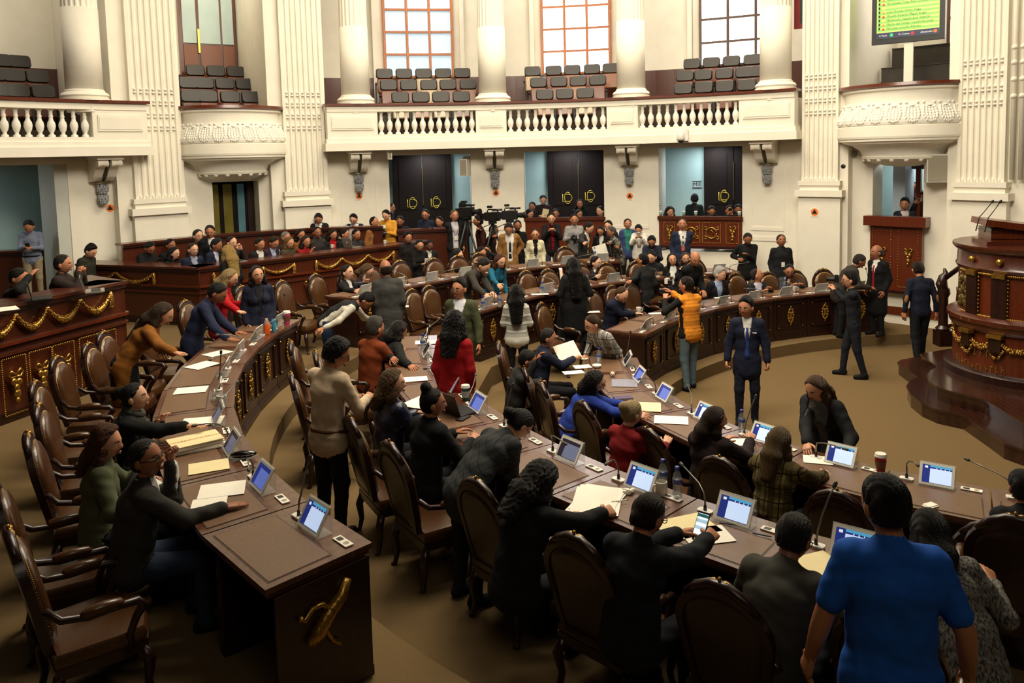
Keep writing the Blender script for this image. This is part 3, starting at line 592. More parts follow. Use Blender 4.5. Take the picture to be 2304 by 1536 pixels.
# gilt scroll handle on the end of the left outer row
p=at(750,1352,T3+.5); a0=unwrap(ang(R3N,at(827,1226,T3+DH))); 
g=thing('gilt_scroll','gilt carved scroll ornament on the near end of the left outer desk row','ornament',(0,0,0))
e=onrow(R3N,a0,.33); od=Vector((math.cos(a0),math.sin(a0))); tdir=Vector((-math.sin(a0),math.cos(a0)))
def ep(u,z,o=.03): q=e+od*u+tdir*o; return Vector((q.x,q.y,T3+z))
MB().tube([ep(-.14,.68),ep(-.1,.6),ep(-.02,.54),ep(.06,.45),ep(.12,.4)],[.022,.036,.04,.044,.03],8).build('scroll_bar',GOLD,g,True)
MB().tube([ep(-.03,.53),ep(.03,.6),ep(.09,.6),ep(.14,.55),ep(.17,.58)],[.018,.016,.014,.013,.018],7).build('tendril',GOLD,g,True)
MB().tube([ep(.03,.5),ep(.0,.42),ep(-.03,.36),ep(-.07,.33)],[.018,.016,.014,.018],7).build('tendril',GOLD,g,True)
MB().prism([tuple((ep(u,0,o))[:2]) for u,o in ((-.3,.0),(.3,.0),(.3,.014),(-.3,.014))],T3+.02,T3+.74).build('end_board',WOODD,g)
# ================================================================ armchairs
def chair_meshes():
    hw=lambda z:.205+.07*min(1,(z/.46))**.8
    def outline(ins=0,n=14):
        P=[(hw(z)-ins,z) for z in np.linspace(ins,.46,6)]
        P+=[((.275-ins)*math.cos(math.radians(t)),.46+(.27-ins)*math.sin(math.radians(t))) for t in np.linspace(12,168,n)]
        P+=[(-hw(z)+ins,z) for z in np.linspace(.46,ins,6)]; return P
    RB=Matrix.Translation((0,-.25,.47))@Matrix.Rotation(math.radians(11),4,'X')
    def T(x,y,z): return RB@Vector((x,y,z))
    o,i=outline(),outline(.045)
    fr=MB(); n=len(o); V=[T(x,-.025,z) for x,z in o]+[T(x,.025,z) for x,z in o]+[T(x,.03,z) for x,z in i]+[T(x,-.03,z) for x,z in i]
    fr.add(V,[(a*n+k,a*n+(k+1)%n,((a+1)%4)*n+(k+1)%n,((a+1)%4)*n+k) for a in range(4) for k in range(n)][::1])
    pad=MB(); cx,cz=0,.36; pad.loft([[T(cx+(x-cx)*s,.02+y,cz+(z-cz)*s) for x,z in outline(.04)] for y,s in ((-.005,1),(.012,1.0),(.038,.92),(.052,.75),(.058,.4),(.059,.05))])
    bk=MB(); bk.loft([[T(cx+(x-cx)*s,-.02-y,cz+(z-cz)*s) for x,z in outline(.04)] for y,s in ((-.005,1),(.006,.98),(.012,.8),(.014,.05))])
    nails=MB()
    for (x,z),(x2,z2) in zip(i,i[1:]):
        for k in range(4): q=(k+.5)/4; nails.ell(T(x+(x2-x)*q,.034,z+(z2-z)*q),(.005,.005,.005),4,2)
    cr=MB(); cr.ell(T(0,.004,.75),(.028,.026,.026),8,5)
    for s in (-1,1):
        cr.ell(T(s*.05,.012,.745),(.05,.024,.024),7,4,0,Matrix.Rotation(s*.5,3,'Y')); cr.ell(T(s*.1,.01,.715),(.045,.02,.02),7,4,0,Matrix.Rotation(s*.6,3,'Y')); cr.ell(T(s*.03,.012,.762),(.02,.016,.014),6,4); cr.ell(T(s*.145,.01,.685),(.03,.016,.015),6,4,0,Matrix.Rotation(s*.7,3,'Y'))
    cr.ell(T(0,.01,.782),(.012,.014,.014),6,4)
    scr=MB(); scr.tube([T(-.2,-.002,.63),T(-.13,-.002,.705),T(-.05,0,.745),T(.05,0,.745),T(.13,-.002,.705),T(.2,-.002,.63)],[.025,.03,.032,.032,.03,.025],8)
    seat=MB(); sp=[(-.27,.24),(-.29,.1),(-.27,-.24),(.27,-.24),(.29,.1),(.27,.24),(.1,.29),(-.1,.29)]
    seat.loft([[Vector((x*s,y*s,z)) for x,y in sp] for z,s in ((.40,1),(.45,1.02),(.49,.95),(.505,.7),(.51,.1))])
    rail=MB(); rail.loft([[Vector((x*1.03,y*1.03,z)) for x,y in sp] for z in (.34,.41)])
    legs=[MB().tube([(sx*.25,sy*.22,.36),(sx*.275,sy*.25,.26),(sx*.25,sy*.24,.12),(sx*.26,sy*.26,.02),(sx*.265,sy*.275,.0)],[.035,.036,.024,.02,.028],7) for sx in (-1,1) for sy in (-1,1)]
    arms=[];pads=[]
    for s in (-1,1):
        arms.append(MB().tube([(s*.25,-.27,.78),(s*.285,-.2,.71),(s*.3,-.06,.685),(s*.3,.1,.69),(s*.295,.2,.68),(s*.29,.235,.645),(s*.285,.19,.58),(s*.28,.15,.48),(s*.275,.15,.38)],[.022,.024,.024,.024,.028,.032,.024,.022,.026],8))
        pads.append(MB().tube([(s*.298,-.1,.7),(s*.302,-.08,.71),(s*.302,.02,.718),(s*.3,.1,.71),(s*.298,.12,.7)],[.018,.032,.036,.032,.018],8))
    sw=True
    L=[('back_frame',fr.mesh('back_frame',WOODD,45)),('back_pad',pad.mesh('back_pad',LEATH,sw)),('rear_panel',bk.mesh('rear_panel',LEATHD,sw)),('crest',cr.mesh('crest',GOLD,sw)),('crest_rail',scr.mesh('crest_rail',WOODD,sw)),('seat',seat.mesh('seat',LEATH,50)),('seat_rail',rail.mesh('seat_rail',WOODD))]
    L+=[('leg',l.mesh('leg',WOODD,sw)) for l in legs]+[('arm',l.mesh('arm',WOODD,sw)) for l in arms]+[('arm_pad',l.mesh('arm_pad',LEATH,sw)) for l in pads]
    return L,nails.mesh('nailheads',BRASS)
CHM,NAILM=chair_meshes()
CHAIRS={}
def chair(px,py,row,tz,label,dz=1.13,turn=0,sign=1,dist=None):
    p=at(px,py,tz+dz); a=ang(row,p); c=Vector(row[0]); d=(c-Vector((p.x,p.y))).normalized()
    head=math.atan2(d.x,d.y)+math.radians(turn)                 # heading clockwise from +y
    base=Vector((p.x,p.y,tz))+Vector((math.sin(head),math.cos(head),0))*.36
    g=thing('armchair',label,'armchair',base,-head,'leather armchairs with gilt crests')
    g.scale=(.94,.94,.905)
    for n,me in CHM: link(n,me,g)
    tag(link('nailheads',NAILM,g),kind='stuff'); return g
LROW='leather armchair with gilt crest, '
def chairs(row,tz,name,pts):
    for k,q in enumerate(pts): chair(q[0],q[1],row,tz,LROW+'%s in the %s'%(ORD[k],name),turn=q[2] if len(q)>2 else 0)
chairs(R3N,T3,'left outer row, from the bottom',[(20,1180),(-12,1075),(62,967),(85,903),(77,852),(125,797),(197,767),(231,741),(319,712),(415,672),(542,640),(632,628),(708,613)])
chairs(R2N,T2,'near second row, from the bottom right',[(2286,1151),(1996,1360),(1620,1298),(1293,1193),(1072,1070),(877,987),(788,932),(655,835),(710,786),(655,764)])
chairs(R1N,T1,'near front row, from the right',[(2240,1165),(1884,1097),(1620,1022),(1457,957),(1312,899),(1217,855),(1180,822),(1122,765)])
chairs(R1F,T1,'far front row, from the left',[(1217,678),(1331,650),(1375,639),(1416,632),(1582,617),(1654,611),(1727,609),(1788,605),(1852,602)])
chairs(R2F,T2,'far second row, from the left',[(924,647),(963,639),(1033,627),(1182,606),(1231,602),(1305,591),(1361,588),(1432,583),(1560,577)])
chairs(R3F,T3,'far third row, from the left',[(779,601),(829,595),(898,583),(974,578),(1028,572),(1076,566),(1269,552)])
# ================================================================ wooden stands of the press and staff
def swag_mesh(L=.62,drop=.2):
    m=MB(); n=26; rs=[]
    pts=[]
    for k in range(n+1):
        t=k/n; x=(t-.5)*L; z=-drop*(1-(2*t-1)**2); pts.append((x,0,z))
    m.tube(pts,[.018+.022*math.sin(math.pi*k/n) for k in range(n+1)],8)
    rnd=random.Random(3)
    for k in range(1,n):
        for j in range(3):
            x,_,z=pts[k]; r=.018+.022*math.sin(math.pi*k/n); a=rnd.uniform(0,6.28); m.ell((x+rnd.uniform(-.01,.01),-abs(r*math.cos(a))*.9,z+r*math.sin(a)),(.016,.012,.016),5,3)
    return m.mesh('garland',GOLD,True)
SWAG=swag_mesh()
def drop_mesh():
    m=MB(); m.tube([(0,0,.02),(0,0,-.06),(0,0,-.16),(0,0,-.22)],[.02,.026,.034,.012],8)
    for k in range(8):
        for j in range(5): a=j*1.25+k; m.ell((.025*math.cos(a),-.02*abs(math.sin(a)),-.02-.024*k),(.016,.014,.016),5,3)
    return m.mesh('garland_tail',GOLD,True)
DROP=drop_mesh()
def stand(label,pts,z0,z1,mid=None,depth=.45,swags=(),orn=(),back=None):
    """counter along a polyline (hall side on the right-hand of travel)"""
    o=Vector((pts[0][0],pts[0][1],z0)); g=thing('wooden_stand',label,'stand',o); P=[Vector(p[:2]) for p in pts]
    for a,b in zip(P,P[1:]):
        d=(b-a).normalized(); nrm=Vector((d.y,-d.x)); L=(b-a).length
        M=Matrix(((d.x,-nrm.x,0,a.x-o.x),(d.y,-nrm.y,0,a.y-o.y),(0,0,1,-z0+0),(0,0,0,1)))   # local x along, -y towards the hall
        def bx(name,x0,x1,y0,y1,za,zb,m): 
            q=MB().box(((x0+x1)/2,(y0+y1)/2,(za+zb)/2),(x1-x0,y1-y0,zb-za)); q.v=[tuple(M@Vector(p)) for p in q.v]; return q.build(name,m,g)
        bx('front_board',0,L,.02,.08,z0,z1-.04,WOOD); bx('counter_top',-.02,L+.02,-.03,depth,z1-.04,z1,WOOD)
        bx('top_moulding',0,L,-.02,.03,z1-.09,z1-.04,WOODD); bx('skirting',0,L,-.01,.02,z0,z0+.12,WOODD)
        if mid: bx('middle_moulding',0,L,-.035,.03,mid,mid+.04,WOODR); bx('lower_moulding',0,L,-.015,.03,mid-.12,mid-.08,WOOD)
    d=(P[1]-P[0]).normalized()
    return g,o
def on_line(a,b,px,h,off=0.035):
    """point where the sight line of a pixel column meets the vertical plane a-b"""
    d=ray(px,600); A=np.array([[d[0],-(b[0]-a[0])],[d[1],-(b[1]-a[1])]]); s=np.linalg.solve(A,np.array([a[0],a[1]])); n=Vector((b[1]-a[1],-(b[0]-a[0]))).normalized()
    return Vector((a[0]+s[1]*(b[0]-a[0]),a[1]+s[1]*(b[1]-a[1]),h))+Vector((n.x*off,n.y*off,0))
def garlands(g,o,a,b,xs,z,drop=.2):
    P=[on_line(a,b,x,z) for x in xs]; d=Vector((b[0]-a[0],b[1]-a[1],0)).normalized(); rz=math.atan2(d.y,d.x)
    for p,q in zip(P,P[1:]): link('garland',SWAG,g,Matrix.Translation((p+q)/2-o)@Matrix.Rotation(rz,4,'Z')@Matrix.Diagonal((((q-p).length)/.62,1,drop/.2,1)))
    for p in (P[0],P[-1]): link('garland_tail',DROP,g,Matrix.Translation(p-o)@Matrix.Rotation(rz,4,'Z'))
FRUIT=MB()
for s in (-1,1): FRUIT.tube([(0,-.01,.1),(s*.05,-.015,.15),(s*.08,-.01,.12),(s*.05,-.012,.08),(0,-.01,.09)],.014,6)
for x,z,r in ((-.025,.04,.035),(.03,.03,.036),(0,-.02,.034),(.005,-.08,.042),(0,-.14,.026)): FRUIT.ell((x,-.012,z),(r,.022,r*1.1),8,5)
FRUITM=FRUIT.mesh('gilt_fruit',GOLD,True)
def beads(g,p0,p1,o,n,name='gilt_beading'):
    m=MB()
    for k in range(n): m.ell(Vector(p0).lerp(Vector(p1),(k+.5)/n)-o,(.011,.011,.014),5,3)
    tag(m.build(name,GOLD,g,True),kind='stuff')
A1,B1=(-6.95,6.4),(-5.47,10.97)
g,o=stand('brown wooden stand with gilt garlands at the left edge, white laptop on top',[A1,B1,(-6.3,11.6)],T3,2.1,mid=1.62,depth=.5)
garlands(g,o,A1,B1,[-60,22,94,170,240],1.98)
for px in (10,72,125,185,225):
    p=on_line(A1,B1,px,1.13,.03); d=Vector((B1[0]-A1[0],B1[1]-A1[1],0)).normalized(); rz=math.atan2(d.y,d.x)
    link('gilt_fruit',FRUITM,g,Matrix.Translation(p-o)@Matrix.Rotation(rz,4,'Z')@Matrix.Scale(1.25,4))
    for s in (-1,1):
        beads(g,p+d*s*.16+Vector((0,0,.34)),p+d*s*.16-Vector((0,0,.34)),o,26)
    for s in (-1,1): beads(g,p-d*.16+Vector((0,0,s*.34)),p+d*.16+Vector((0,0,s*.34)),o,12)
c=at(445,602,1.8); e=at(930,546,1.8); l=at(190,586,1.8); C3=(c.x,c.y); E3=(e.x,e.y); L3=(-8.6,15.4)
g,o=stand('long angled wooden stand with gilt garlands below the bowl balcony',[L3,C3,E3,(-1.9,18.1)],T3,1.8,mid=1.42,depth=.5)
garlands(g,o,C3,E3,[590,660],1.66,.13); garlands(g,o,C3,E3,[710,768,827,885],1.66,.16); link('garland_tail',DROP,g,Matrix.Translation(on_line(C3,E3,478,1.66)-o))
garlands(g,o,L3,C3,[172,262,348],1.66,.17)
for px in (690,615,):
    p=on_line(C3,E3,px,1.1,.03); link('gilt_fruit',FRUITM,g,Matrix.Translation(p-o)@Matrix.Rotation(math.atan2(E3[1]-C3[1],E3[0]-C3[0]),4,'Z')@Matrix.Scale(1.2,4))
p=[at(x,y,2.15) for x,y in ((276,549),(480,528),(690,513),(860,508))]
stand('rear wooden bench with plain front behind the seated staff',[(q.x,q.y) for q in p],T3,2.15,depth=.3)
p=[at(x,y,2.0) for x,y in ((-10,565),(200,558))]
stand('low wooden bench in front of the left doorway',[(q.x,q.y) for q in p],T3,2.0,depth=.3)
p=[pol(t,10.5,0) for t in (-14,-9.5,-5)]
stand('light brown wooden bench below the leftmost dark double doors',[(q.x,q.y) for q in p],T3,2.02,depth=.3)
# platforms the stands' occupants sit on
tag(MB().prism([(-12,4),(-7.2,4.5),(-5.9,11.2),(-6.6,11.7),(-12,13)],T3,1.1).build('floor_stand_1',CARPET),kind='structure')
tag(MB().prism([(L3[0]-.1,L3[1]+.3),(C3[0]-.0,C3[1]+.6),(E3[0]-.3,E3[1]+.4),(-2.6,19.4),(-6,18.6),(-9.5,15.9)],T3,.95).build('floor_stand_2',CARPET),kind='structure')
# ---- boxes in the right-hand openings
def box_front(t0,t1,R,z0,z1,label,panels):
    o=pol((t0+t1)/2,R,z0); g=thing('gallery_box',label,'box front',o,-math.radians((t0+t1)/2)); hw=math.radians(t1-t0)*R/2; H=z1-z0
    MB().box((0,.06,H/2),(2*hw,.08,H)).build('front_board',WOODR,g); MB().box((0,.08,H-.03),(2*hw+.06,.2,.08)).build('top_rail',WOOD,g); MB().box((0,.05,.03),(2*hw+.02,.1,.06)).build('base_rail',WOODD,g)
    for x,w,kind in panels:
        for s in (-1,1):
            beads(g,(x+s*w/2,.01,.14),(x+s*w/2,.01,H-.14),Vector((0,0,0)),22); beads(g,(x-w/2,.01,H/2+s*(H/2-.14)),(x+w/2,.01,H/2+s*(H/2-.14)),Vector((0,0,0)),int(w/.03))
        if kind=='fruit': link('gilt_fruit',FRUITM,g,Matrix.Translation((x,.01,H/2))@Matrix.Scale(1.1,4))
        if kind=='wreath':
            m=MB(); ring(m,(0,0),.12,.022)
            for s in (-1,1):
                for q in (-1,1): ring(m,(s*.14,q*.11),.035,.014,n=10); 
            m.tube([(-.05,-.01,.04),(0,-.015,.07),(.05,-.01,.02),(.04,-.01,-.03)],.012,5)
            w_=m.build('gilt_wreath',GOLD,g,True); w_.location=(x,.0,H/2)
    return g
box_front(19.1,28.95,11.3,1.38,2.14,'wooden box front with gilt wreath panels in the right doorway',[(-.72,.26,'fruit'),(-.2,.42,'wreath'),(.28,.42,'wreath'),(.76,.28,'fruit')])
box_front(2.46,12.4,11.35,1.2,2.12,'plain wooden box front in the middle doorway',[])
t0=cyl(1957,500,11.2)[0]; t1=cyl(2074,500,11.2)[0]; zb=cyl(2015,660,11.2)[1]; zt=cyl(2015,490,11.2)[1]
g=box_front(t0,t1,11.2,zb,zt,'raised wooden box with two gilt fruit panels under the right bowl balcony',[(-.27,.36,'fruit'),(.25,.38,'fruit')])
MB().box((0,.05,zt-zb-.07),(1.22,.3,.2)).build('cornice',WOODR,g)
# ================================================================ speaker's platform
def pxpoly(pts,h,tail): return [tuple(at(x,y,h)[:2]) for x,y in pts]+tail
STEPW=mat('step_wood',srgb(54,28,18),.22,0,.2,4,.02,kind='wave',coat=.6)
tail=[(10.5,8.2),(10.5,14.2),(7.9,14.2)]
lo=pxpoly([(2031,809),(2022,815),(2068,848),(2050,856),(2042,868),(2050,885),(2075,905),(2110,920),(2168,932),(2195,950),(2228,972),(2260,995),(2304,1010),(2420,1030)],.2,[(10.5,7.6),(10.5,14.5)])
hi=pxpoly([(2090,793),(2073,796),(2113,825),(2098,832),(2088,843),(2092,856),(2110,868),(2138,878),(2165,885),(2215,897),(2240,912),(2304,950),(2420,990)],.4,[(10.5,8.2),(10.5,14.0)])
g=thing('platform_steps','two curved dark polished wooden steps of the speaker platform','steps',(8,11,0))
for nm,pl,z0,z1 in (('lower_step',lo,0,.2),('upper_step',hi,.2,.4)):
    mb=MB().prism(pl,z0,z1-.03); c=Vector((8.5,11)); mb.prism([tuple(Vector(p)+(Vector(p)-c).normalized()*.02) for p in pl],z1-.03,z1); mb.v=[(x-8,y-11,z) for x,y,z in mb.v]; mb.build(nm,STEPW,g)
RC=Vector((7.55,11.25)); g=thing('rostrum','tall carved wooden rostrum with gilt ornaments at the right edge','rostrum',(RC.x,RC.y,.4))
def rl(prof,name,m,sm=40,n=40): return MB().lathe(prof,n).build(name,m,g,sm)
rl([(1.16,0),(1.16,.1),(1.12,.13)],'plinth',WOODD); rl([(1.04,.12),(1.02,.7)],'lower_drum',WOODR); rl([(1.06,.68),(1.09,.72),(1.09,.78),(1.12,.8),(1.12,.86),(1.05,.9)],'waist_moulding',WOOD)
rl([(.98,.88),(.97,1.55)],'upper_drum',WOODR); rl([(1.0,1.53),(1.02,1.57),(1.0,1.6),(.99,1.78),(1.03,1.8),(1.06,1.84),(1.06,1.88),(.2,1.89)],'cornice',WOOD)
def face(aw): # direction of a feature around the drum, degrees from -x towards -y
    a=math.radians(180+aw); return Vector((math.cos(a),math.sin(a),0)),a
for aw in (8,32,58,80):                                       # pilaster strips with gilt capitals, rosettes, consoles
    d,a=face(aw); R=Matrix.Rotation(a+math.pi/2,3,'Z')
    MB().box(d*1.0+Vector((0,0,1.2)),(.2,.06,.66),0,R).build('pilaster_strip',WOODD,g)
    MB().box(d*1.03+Vector((0,0,1.5)),(.17,.05,.07),0,R).build('gilt_capital',GOLD,g); MB().box(d*1.1+Vector((0,0,.83)),(.19,.03,.05),0,R).build('gilt_base',GOLD,g)
    MB().ell(d*1.02+Vector((0,0,1.69)),(.05,.05,.05),8,5).build('gilt_rosette',GOLD,g,True)
    MB().box(d*1.06+Vector((0,0,.55)),(.16,.1,.2),0,R).build('console',WOODD,g); MB().box(d*1.09+Vector((0,0,.665)),(.2,.1,.05),0,R).build('gilt_console_cap',GOLD,g)
    m=MB(); rnd=random.Random(aw)
    for k in range(26): 
        t=rnd.uniform(-1,1); m.ell(d*(1.06+.03*rnd.random())+Vector((-d.y,d.x,0))*t*.11+Vector((0,0,.47-.13*(1-t*t)+.03*rnd.random())),(.02,.02,.02),5,3)
    m.build('gilt_wreath',GOLD,g,True)
for a0,a1 in ((-16,8),(8,32),(32,58)):
    m=MB(); rnd=random.Random(a1)
    for k in range(40):
        t=(k+.5)/40; d,_=face(a0+(a1-a0)*t); z=.64-.16*(1-(2*t-1)**2)
        for j in range(2): m.ell(d*(1.06+.02*rnd.random())+Vector((0,0,z+rnd.uniform(-.03,.03))),(.02,.02,.02),5,3)
    m.build('gilt_garland',GOLD,g,True)
    am,hwid=(a0+a1)/2,(a1-a0)/2-6
    m=MB()
    for k in range(44):
        t=k/44*4; 
        if t<1: aa,zz=am-hwid+2*hwid*t,1.5
        elif t<2: aa,zz=am+hwid,1.5-.6*(t-1)
        elif t<3: aa,zz=am+hwid-2*hwid*(t-2),.9
        else: aa,zz=am-hwid,.9+.6*(t-3)
        d,_=face(aa); m.ell(d*1.0+Vector((0,0,zz)),(.016,.016,.02),5,3)
    tag(m.build('gilt_beading',GOLD,g,True),kind='stuff')
d,a=face(-4); m=MB(); rnd=random.Random(5)                   # carved gilt eagle relief
for k in range(34): m.ell(d*1.0+Vector((-d.y,d.x,0))*rnd.uniform(-.1,.1)+Vector((0,0,1.2+rnd.uniform(-.22,.2))),(.03,.03,.05),5,3)
m.build('carved_relief',mat('old_gilt',srgb(120,98,50),.45,.6,.2,30),g,True)
LET=mat('letter_gilt',srgb(200,170,96),.3,.8,.1,20)          # arched raised letters, illegible in the photograph: short gilt strokes
for rows,(zc,n,rr) in enumerate(((.38,9,.0),(.16,12,.0))):
    m=MB()
    for k in range(n):
        t=(k+.5)/n*2-1; d,a=face(14+t*24); z=zc-.05*(1-t*t)+.05
        e_=Vector((-d.y,d.x,0)); m.tube([d*1.04+Vector((0,0,z+.045)),d*1.04+Vector((0,0,z-.045))],.007,5); m.tube([d*1.04+Vector((0,0,z+(.04,-.04,0)[k%3])),d*1.04+e_*.025+Vector((0,0,z+(.04,-.04,0)[k%3]))],.006,5)
    tag(m.build('gilt_lettering',LET,g),kind='stuff')
L2=Vector((-.62,.0,1.89))                                    # lectern desk on the rim
RL=Matrix.Rotation(math.radians(-14),3,'Z')
MB().box(L2+Vector((.2,.0,.02)),(.74,.66,.06),0,RL).build('lectern_foot',WOOD,g); MB().box(L2+Vector((.2,.0,.13)),(.6,.54,.2),0,RL).build('lectern_body',WOODR,g)
for z in (.09,.18): MB().box(L2+Vector((.2,.0,z)),(.62,.56,.012),0,RL).build('lectern_moulding',WOOD,g)
MB().box(L2+Vector((.17,.0,.27)),(.72,.66,.09),0,RL@Matrix.Rotation(math.radians(8),3,'Y')).build('lectern_top',WOODR,g)
MB().box(L2+Vector((.72,-.12,.19)),(.56,.3,.05),0,RL@Matrix.Rotation(math.radians(5),3,'Y')).build('side_shelf',WOODR,g)
for k,(b,t) in enumerate((((2196,500),(2234,452)),((2216,503),(2252,452)))):
    pb=at(b[0],b[1],2.62); Y=pb.y; d=ray(t[0],t[1]); pt=Vector(CAM+d*(Y/d[1]))
    gm=thing('lectern_microphone','thin black microphone on the rostrum, %s one'%('left','right')[k],'microphone',pb,0,'rostrum microphones')
    e=pt-pb; MB().tube([(0,0,-.12),e*.25+Vector((-.01,0,.0)),e*.6+Vector((.0,0,.0)),e*.92],[.008,.007,.006,.006],7).build('stalk',DARKM,gm,True)
    MB().tube([e*.9,e*.93,e*1.0,e*1.04],[.008,.018,.02,.008],8).build('capsule',DARKM,gm,True)
# stair rail and carved newel left of the rostrum
nb=at(2121,775,.4); g=thing('stair_newel','carved dark wooden newel post with handrail beside the rostrum','newel post',(nb.x,nb.y,.4))
MB().box((0,0,.12),(.22,.22,.26)).build('pedestal',WOODD,g); MB().lathe([(.1,.25),(.12,.28),(.075,.33),(.07,.8),(.1,.86),(.09,.95)],12).build('post',WOODD,g,40)
MB().tube([(0,0,.9),(-.04,0,1.02),(-.02,0,1.14),(.03,0,1.2),(.0,0,1.28)],[.075,.09,.065,.045,.02],10).build('carved_finial',WOODD,g,True); MB().ell((-.08,-.02,1.0),(.05,.05,.07),8,5).build('carved_mask',WOODD,g,True)
MB().tube([(.0,0,1.1),(.42,-.75,1.85)],.04,8).build('handrail',WOODD,g,True); MB().tube([(.02,0,.3),(.42,-.75,.6)],.03,8).build('lower_rail',WOODD,g,True)
for k in range(3): MB().lathe([(.03,0),(.04,.05),(.02,.12),(.035,.3),(.02,.5),(.03,.58)],8,0,(.12+.12*k,-.2-.22*k,.42+.17*k)).build('stair_baluster',WOODD,g,True)
for k,(x,z) in enumerate(((.1,.55),(.2,.95),(.12,.28))): MB().lathe([(.015,0),(.045,.045),(.05,.1),(.035,.125),(.045,.14)],10,0,(x,-.3,z)).build('gilt_urn',GOLD,g,True)
# ================================================================ people: bodies grown from a blended field of tapered limbs
def surfnet(f,org,h):
    s=f<0; c=[s[:-1,:-1,:-1],s[1:,:-1,:-1],s[:-1,1:,:-1],s[1:,1:,:-1],s[:-1,:-1,1:],s[1:,:-1,1:],s[:-1,1:,1:],s[1:,1:,1:]]
    n=sum(x.astype(np.int8) for x in c); act=(n>0)&(n<8); idx=np.argwhere(act)
    if len(idx)==0: return np.zeros((0,3)),np.zeros((0,4),int),np.zeros((0,3))
    ids=-np.ones(act.shape,np.int32); ids[act]=np.arange(len(idx))
    i,j,k=idx.T; co=np.array([(a&1,(a>>1)&1,(a>>2)&1) for a in range(8)]); val=np.stack([f[i+o[0],j+o[1],k+o[2]] for o in co],1)
    acc=np.zeros((len(idx),3)); cnt=np.zeros(len(idx))
    for a,b in ((0,1),(2,3),(4,5),(6,7),(0,2),(1,3),(4,6),(5,7),(0,4),(1,5),(2,6),(3,7)):
        va,vb=val[:,a],val[:,b]; m=(va<0)!=(vb<0); t=np.where(m,va/np.where(m,va-vb,1),0)
        acc+=m[:,None]*(co[a]+t[:,None]*(co[b]-co[a])); cnt+=m
    V=(idx+acc/cnt[:,None])*h+org
    Q=[]
    sx=np.argwhere(s[:-1,1:-1,1:-1]!=s[1:,1:-1,1:-1]); a,b,d=sx.T; b=b+1; d=d+1
    q=np.stack([ids[a,b-1,d-1],ids[a,b,d-1],ids[a,b,d],ids[a,b-1,d]],1); fl=s[a,b,d]; Q.append(np.where(fl[:,None],q,q[:,::-1]))
    sy=np.argwhere(s[1:-1,:-1,1:-1]!=s[1:-1,1:,1:-1]); a,b,d=sy.T; a=a+1; d=d+1
    q=np.stack([ids[a-1,b,d-1],ids[a,b,d-1],ids[a,b,d],ids[a-1,b,d]],1); fl=s[a,b,d]; Q.append(np.where(fl[:,None],q[:,::-1],q))
    sz=np.argwhere(s[1:-1,1:-1,:-1]!=s[1:-1,1:-1,1:]); a,b,d=sz.T; a=a+1; b=b+1
    q=np.stack([ids[a-1,b-1,d],ids[a,b-1,d],ids[a,b,d],ids[a-1,b,d]],1); fl=s[a,b,d]; Q.append(np.where(fl[:,None],q,q[:,::-1]))
    g=np.stack([val[:,[1,3,5,7]].sum(1)-val[:,[0,2,4,6]].sum(1),val[:,[2,3,6,7]].sum(1)-val[:,[0,1,4,5]].sum(1),val[:,4:].sum(1)-val[:,:4].sum(1)],1)
    g/=np.maximum(np.linalg.norm(g,axis=1,keepdims=True),1e-9)
    return V,np.concatenate(Q),g
class Field:
    def __init__(s,lo,hi,h):
        s.h=h; s.org=np.array(lo)-2*h; n=np.ceil((np.array(hi)-s.org)/h).astype(int)+3; s.n=n
        s.f=np.full(n,.3,np.float32); s.d=np.full(n,.3,np.float32); s.L=np.zeros(n,np.int8)
        s.ax=[s.org[a]+h*np.arange(n[a]) for a in range(3)]
    def cap(s,a,b,ra,rb,label=1,k=1.,w=None,blend=.03,mode='add'):
        a=np.array(a,float); b=np.array(b,float); R=max(ra,rb)*k+.07
        lo=np.minimum(a,b)-R; hi=np.maximum(a,b)+R
        i0=np.clip(((lo-s.org)/s.h).astype(int),0,s.n-1); i1=np.clip(((hi-s.org)/s.h).astype(int)+2,1,s.n)
        sl=tuple(slice(i0[q],i1[q]) for q in range(3))
        X=s.ax[0][sl[0]][:,None,None]; Y=s.ax[1][sl[1]][None,:,None]; Z=s.ax[2][sl[2]][None,None,:]
        dx,dy,dz=X-a[0],Y-a[1],Z-a[2]; e=b-a
        if w is not None and k!=1.:
            w=np.array(w,float); w/=np.linalg.norm(w); c=(dx*w[0]+dy*w[1]+dz*w[2])*(1-1/k); dx,dy,dz=dx-w[0]*c,dy-w[1]*c,dz-w[2]*c; e=e-w*(e@w)*(1-1/k)
        L2=max(e@e,1e-9); t=np.clip((dx*e[0]+dy*e[1]+dz*e[2])/L2,0,1)
        d=np.sqrt((dx-t*e[0])**2+(dy-t*e[1])**2+(dz-t*e[2])**2)-(ra+(rb-ra)*t)
        old=s.f[sl]; q=np.clip(.5+.5*(old-d)/blend,0,1); s.f[sl]=old*(1-q)+d*q-blend*q*(1-q)
        m=d<s.d[sl]; s.d[sl]=np.where(m,d,s.d[sl]); s.L[sl]=np.where(m,label,s.L[sl])
    def cut(s,fn):
        X,Y,Z=np.meshgrid(*s.ax,indexing='ij',sparse=True); s.f=np.maximum(s.f,fn(X,Y,Z)).astype(np.float32)
    def probe(s,o,d,start=.4):
        o=np.array(o); d=np.array(d); d=d/np.linalg.norm(d)
        for t in np.arange(start,-.1,-.006):
            p=o+d*t; i=np.round((p-s.org)/s.h).astype(int)
            if (i>=0).all() and (i<s.n).all() and s.f[tuple(i)]<0: return Vector(p)
        return Vector(o)
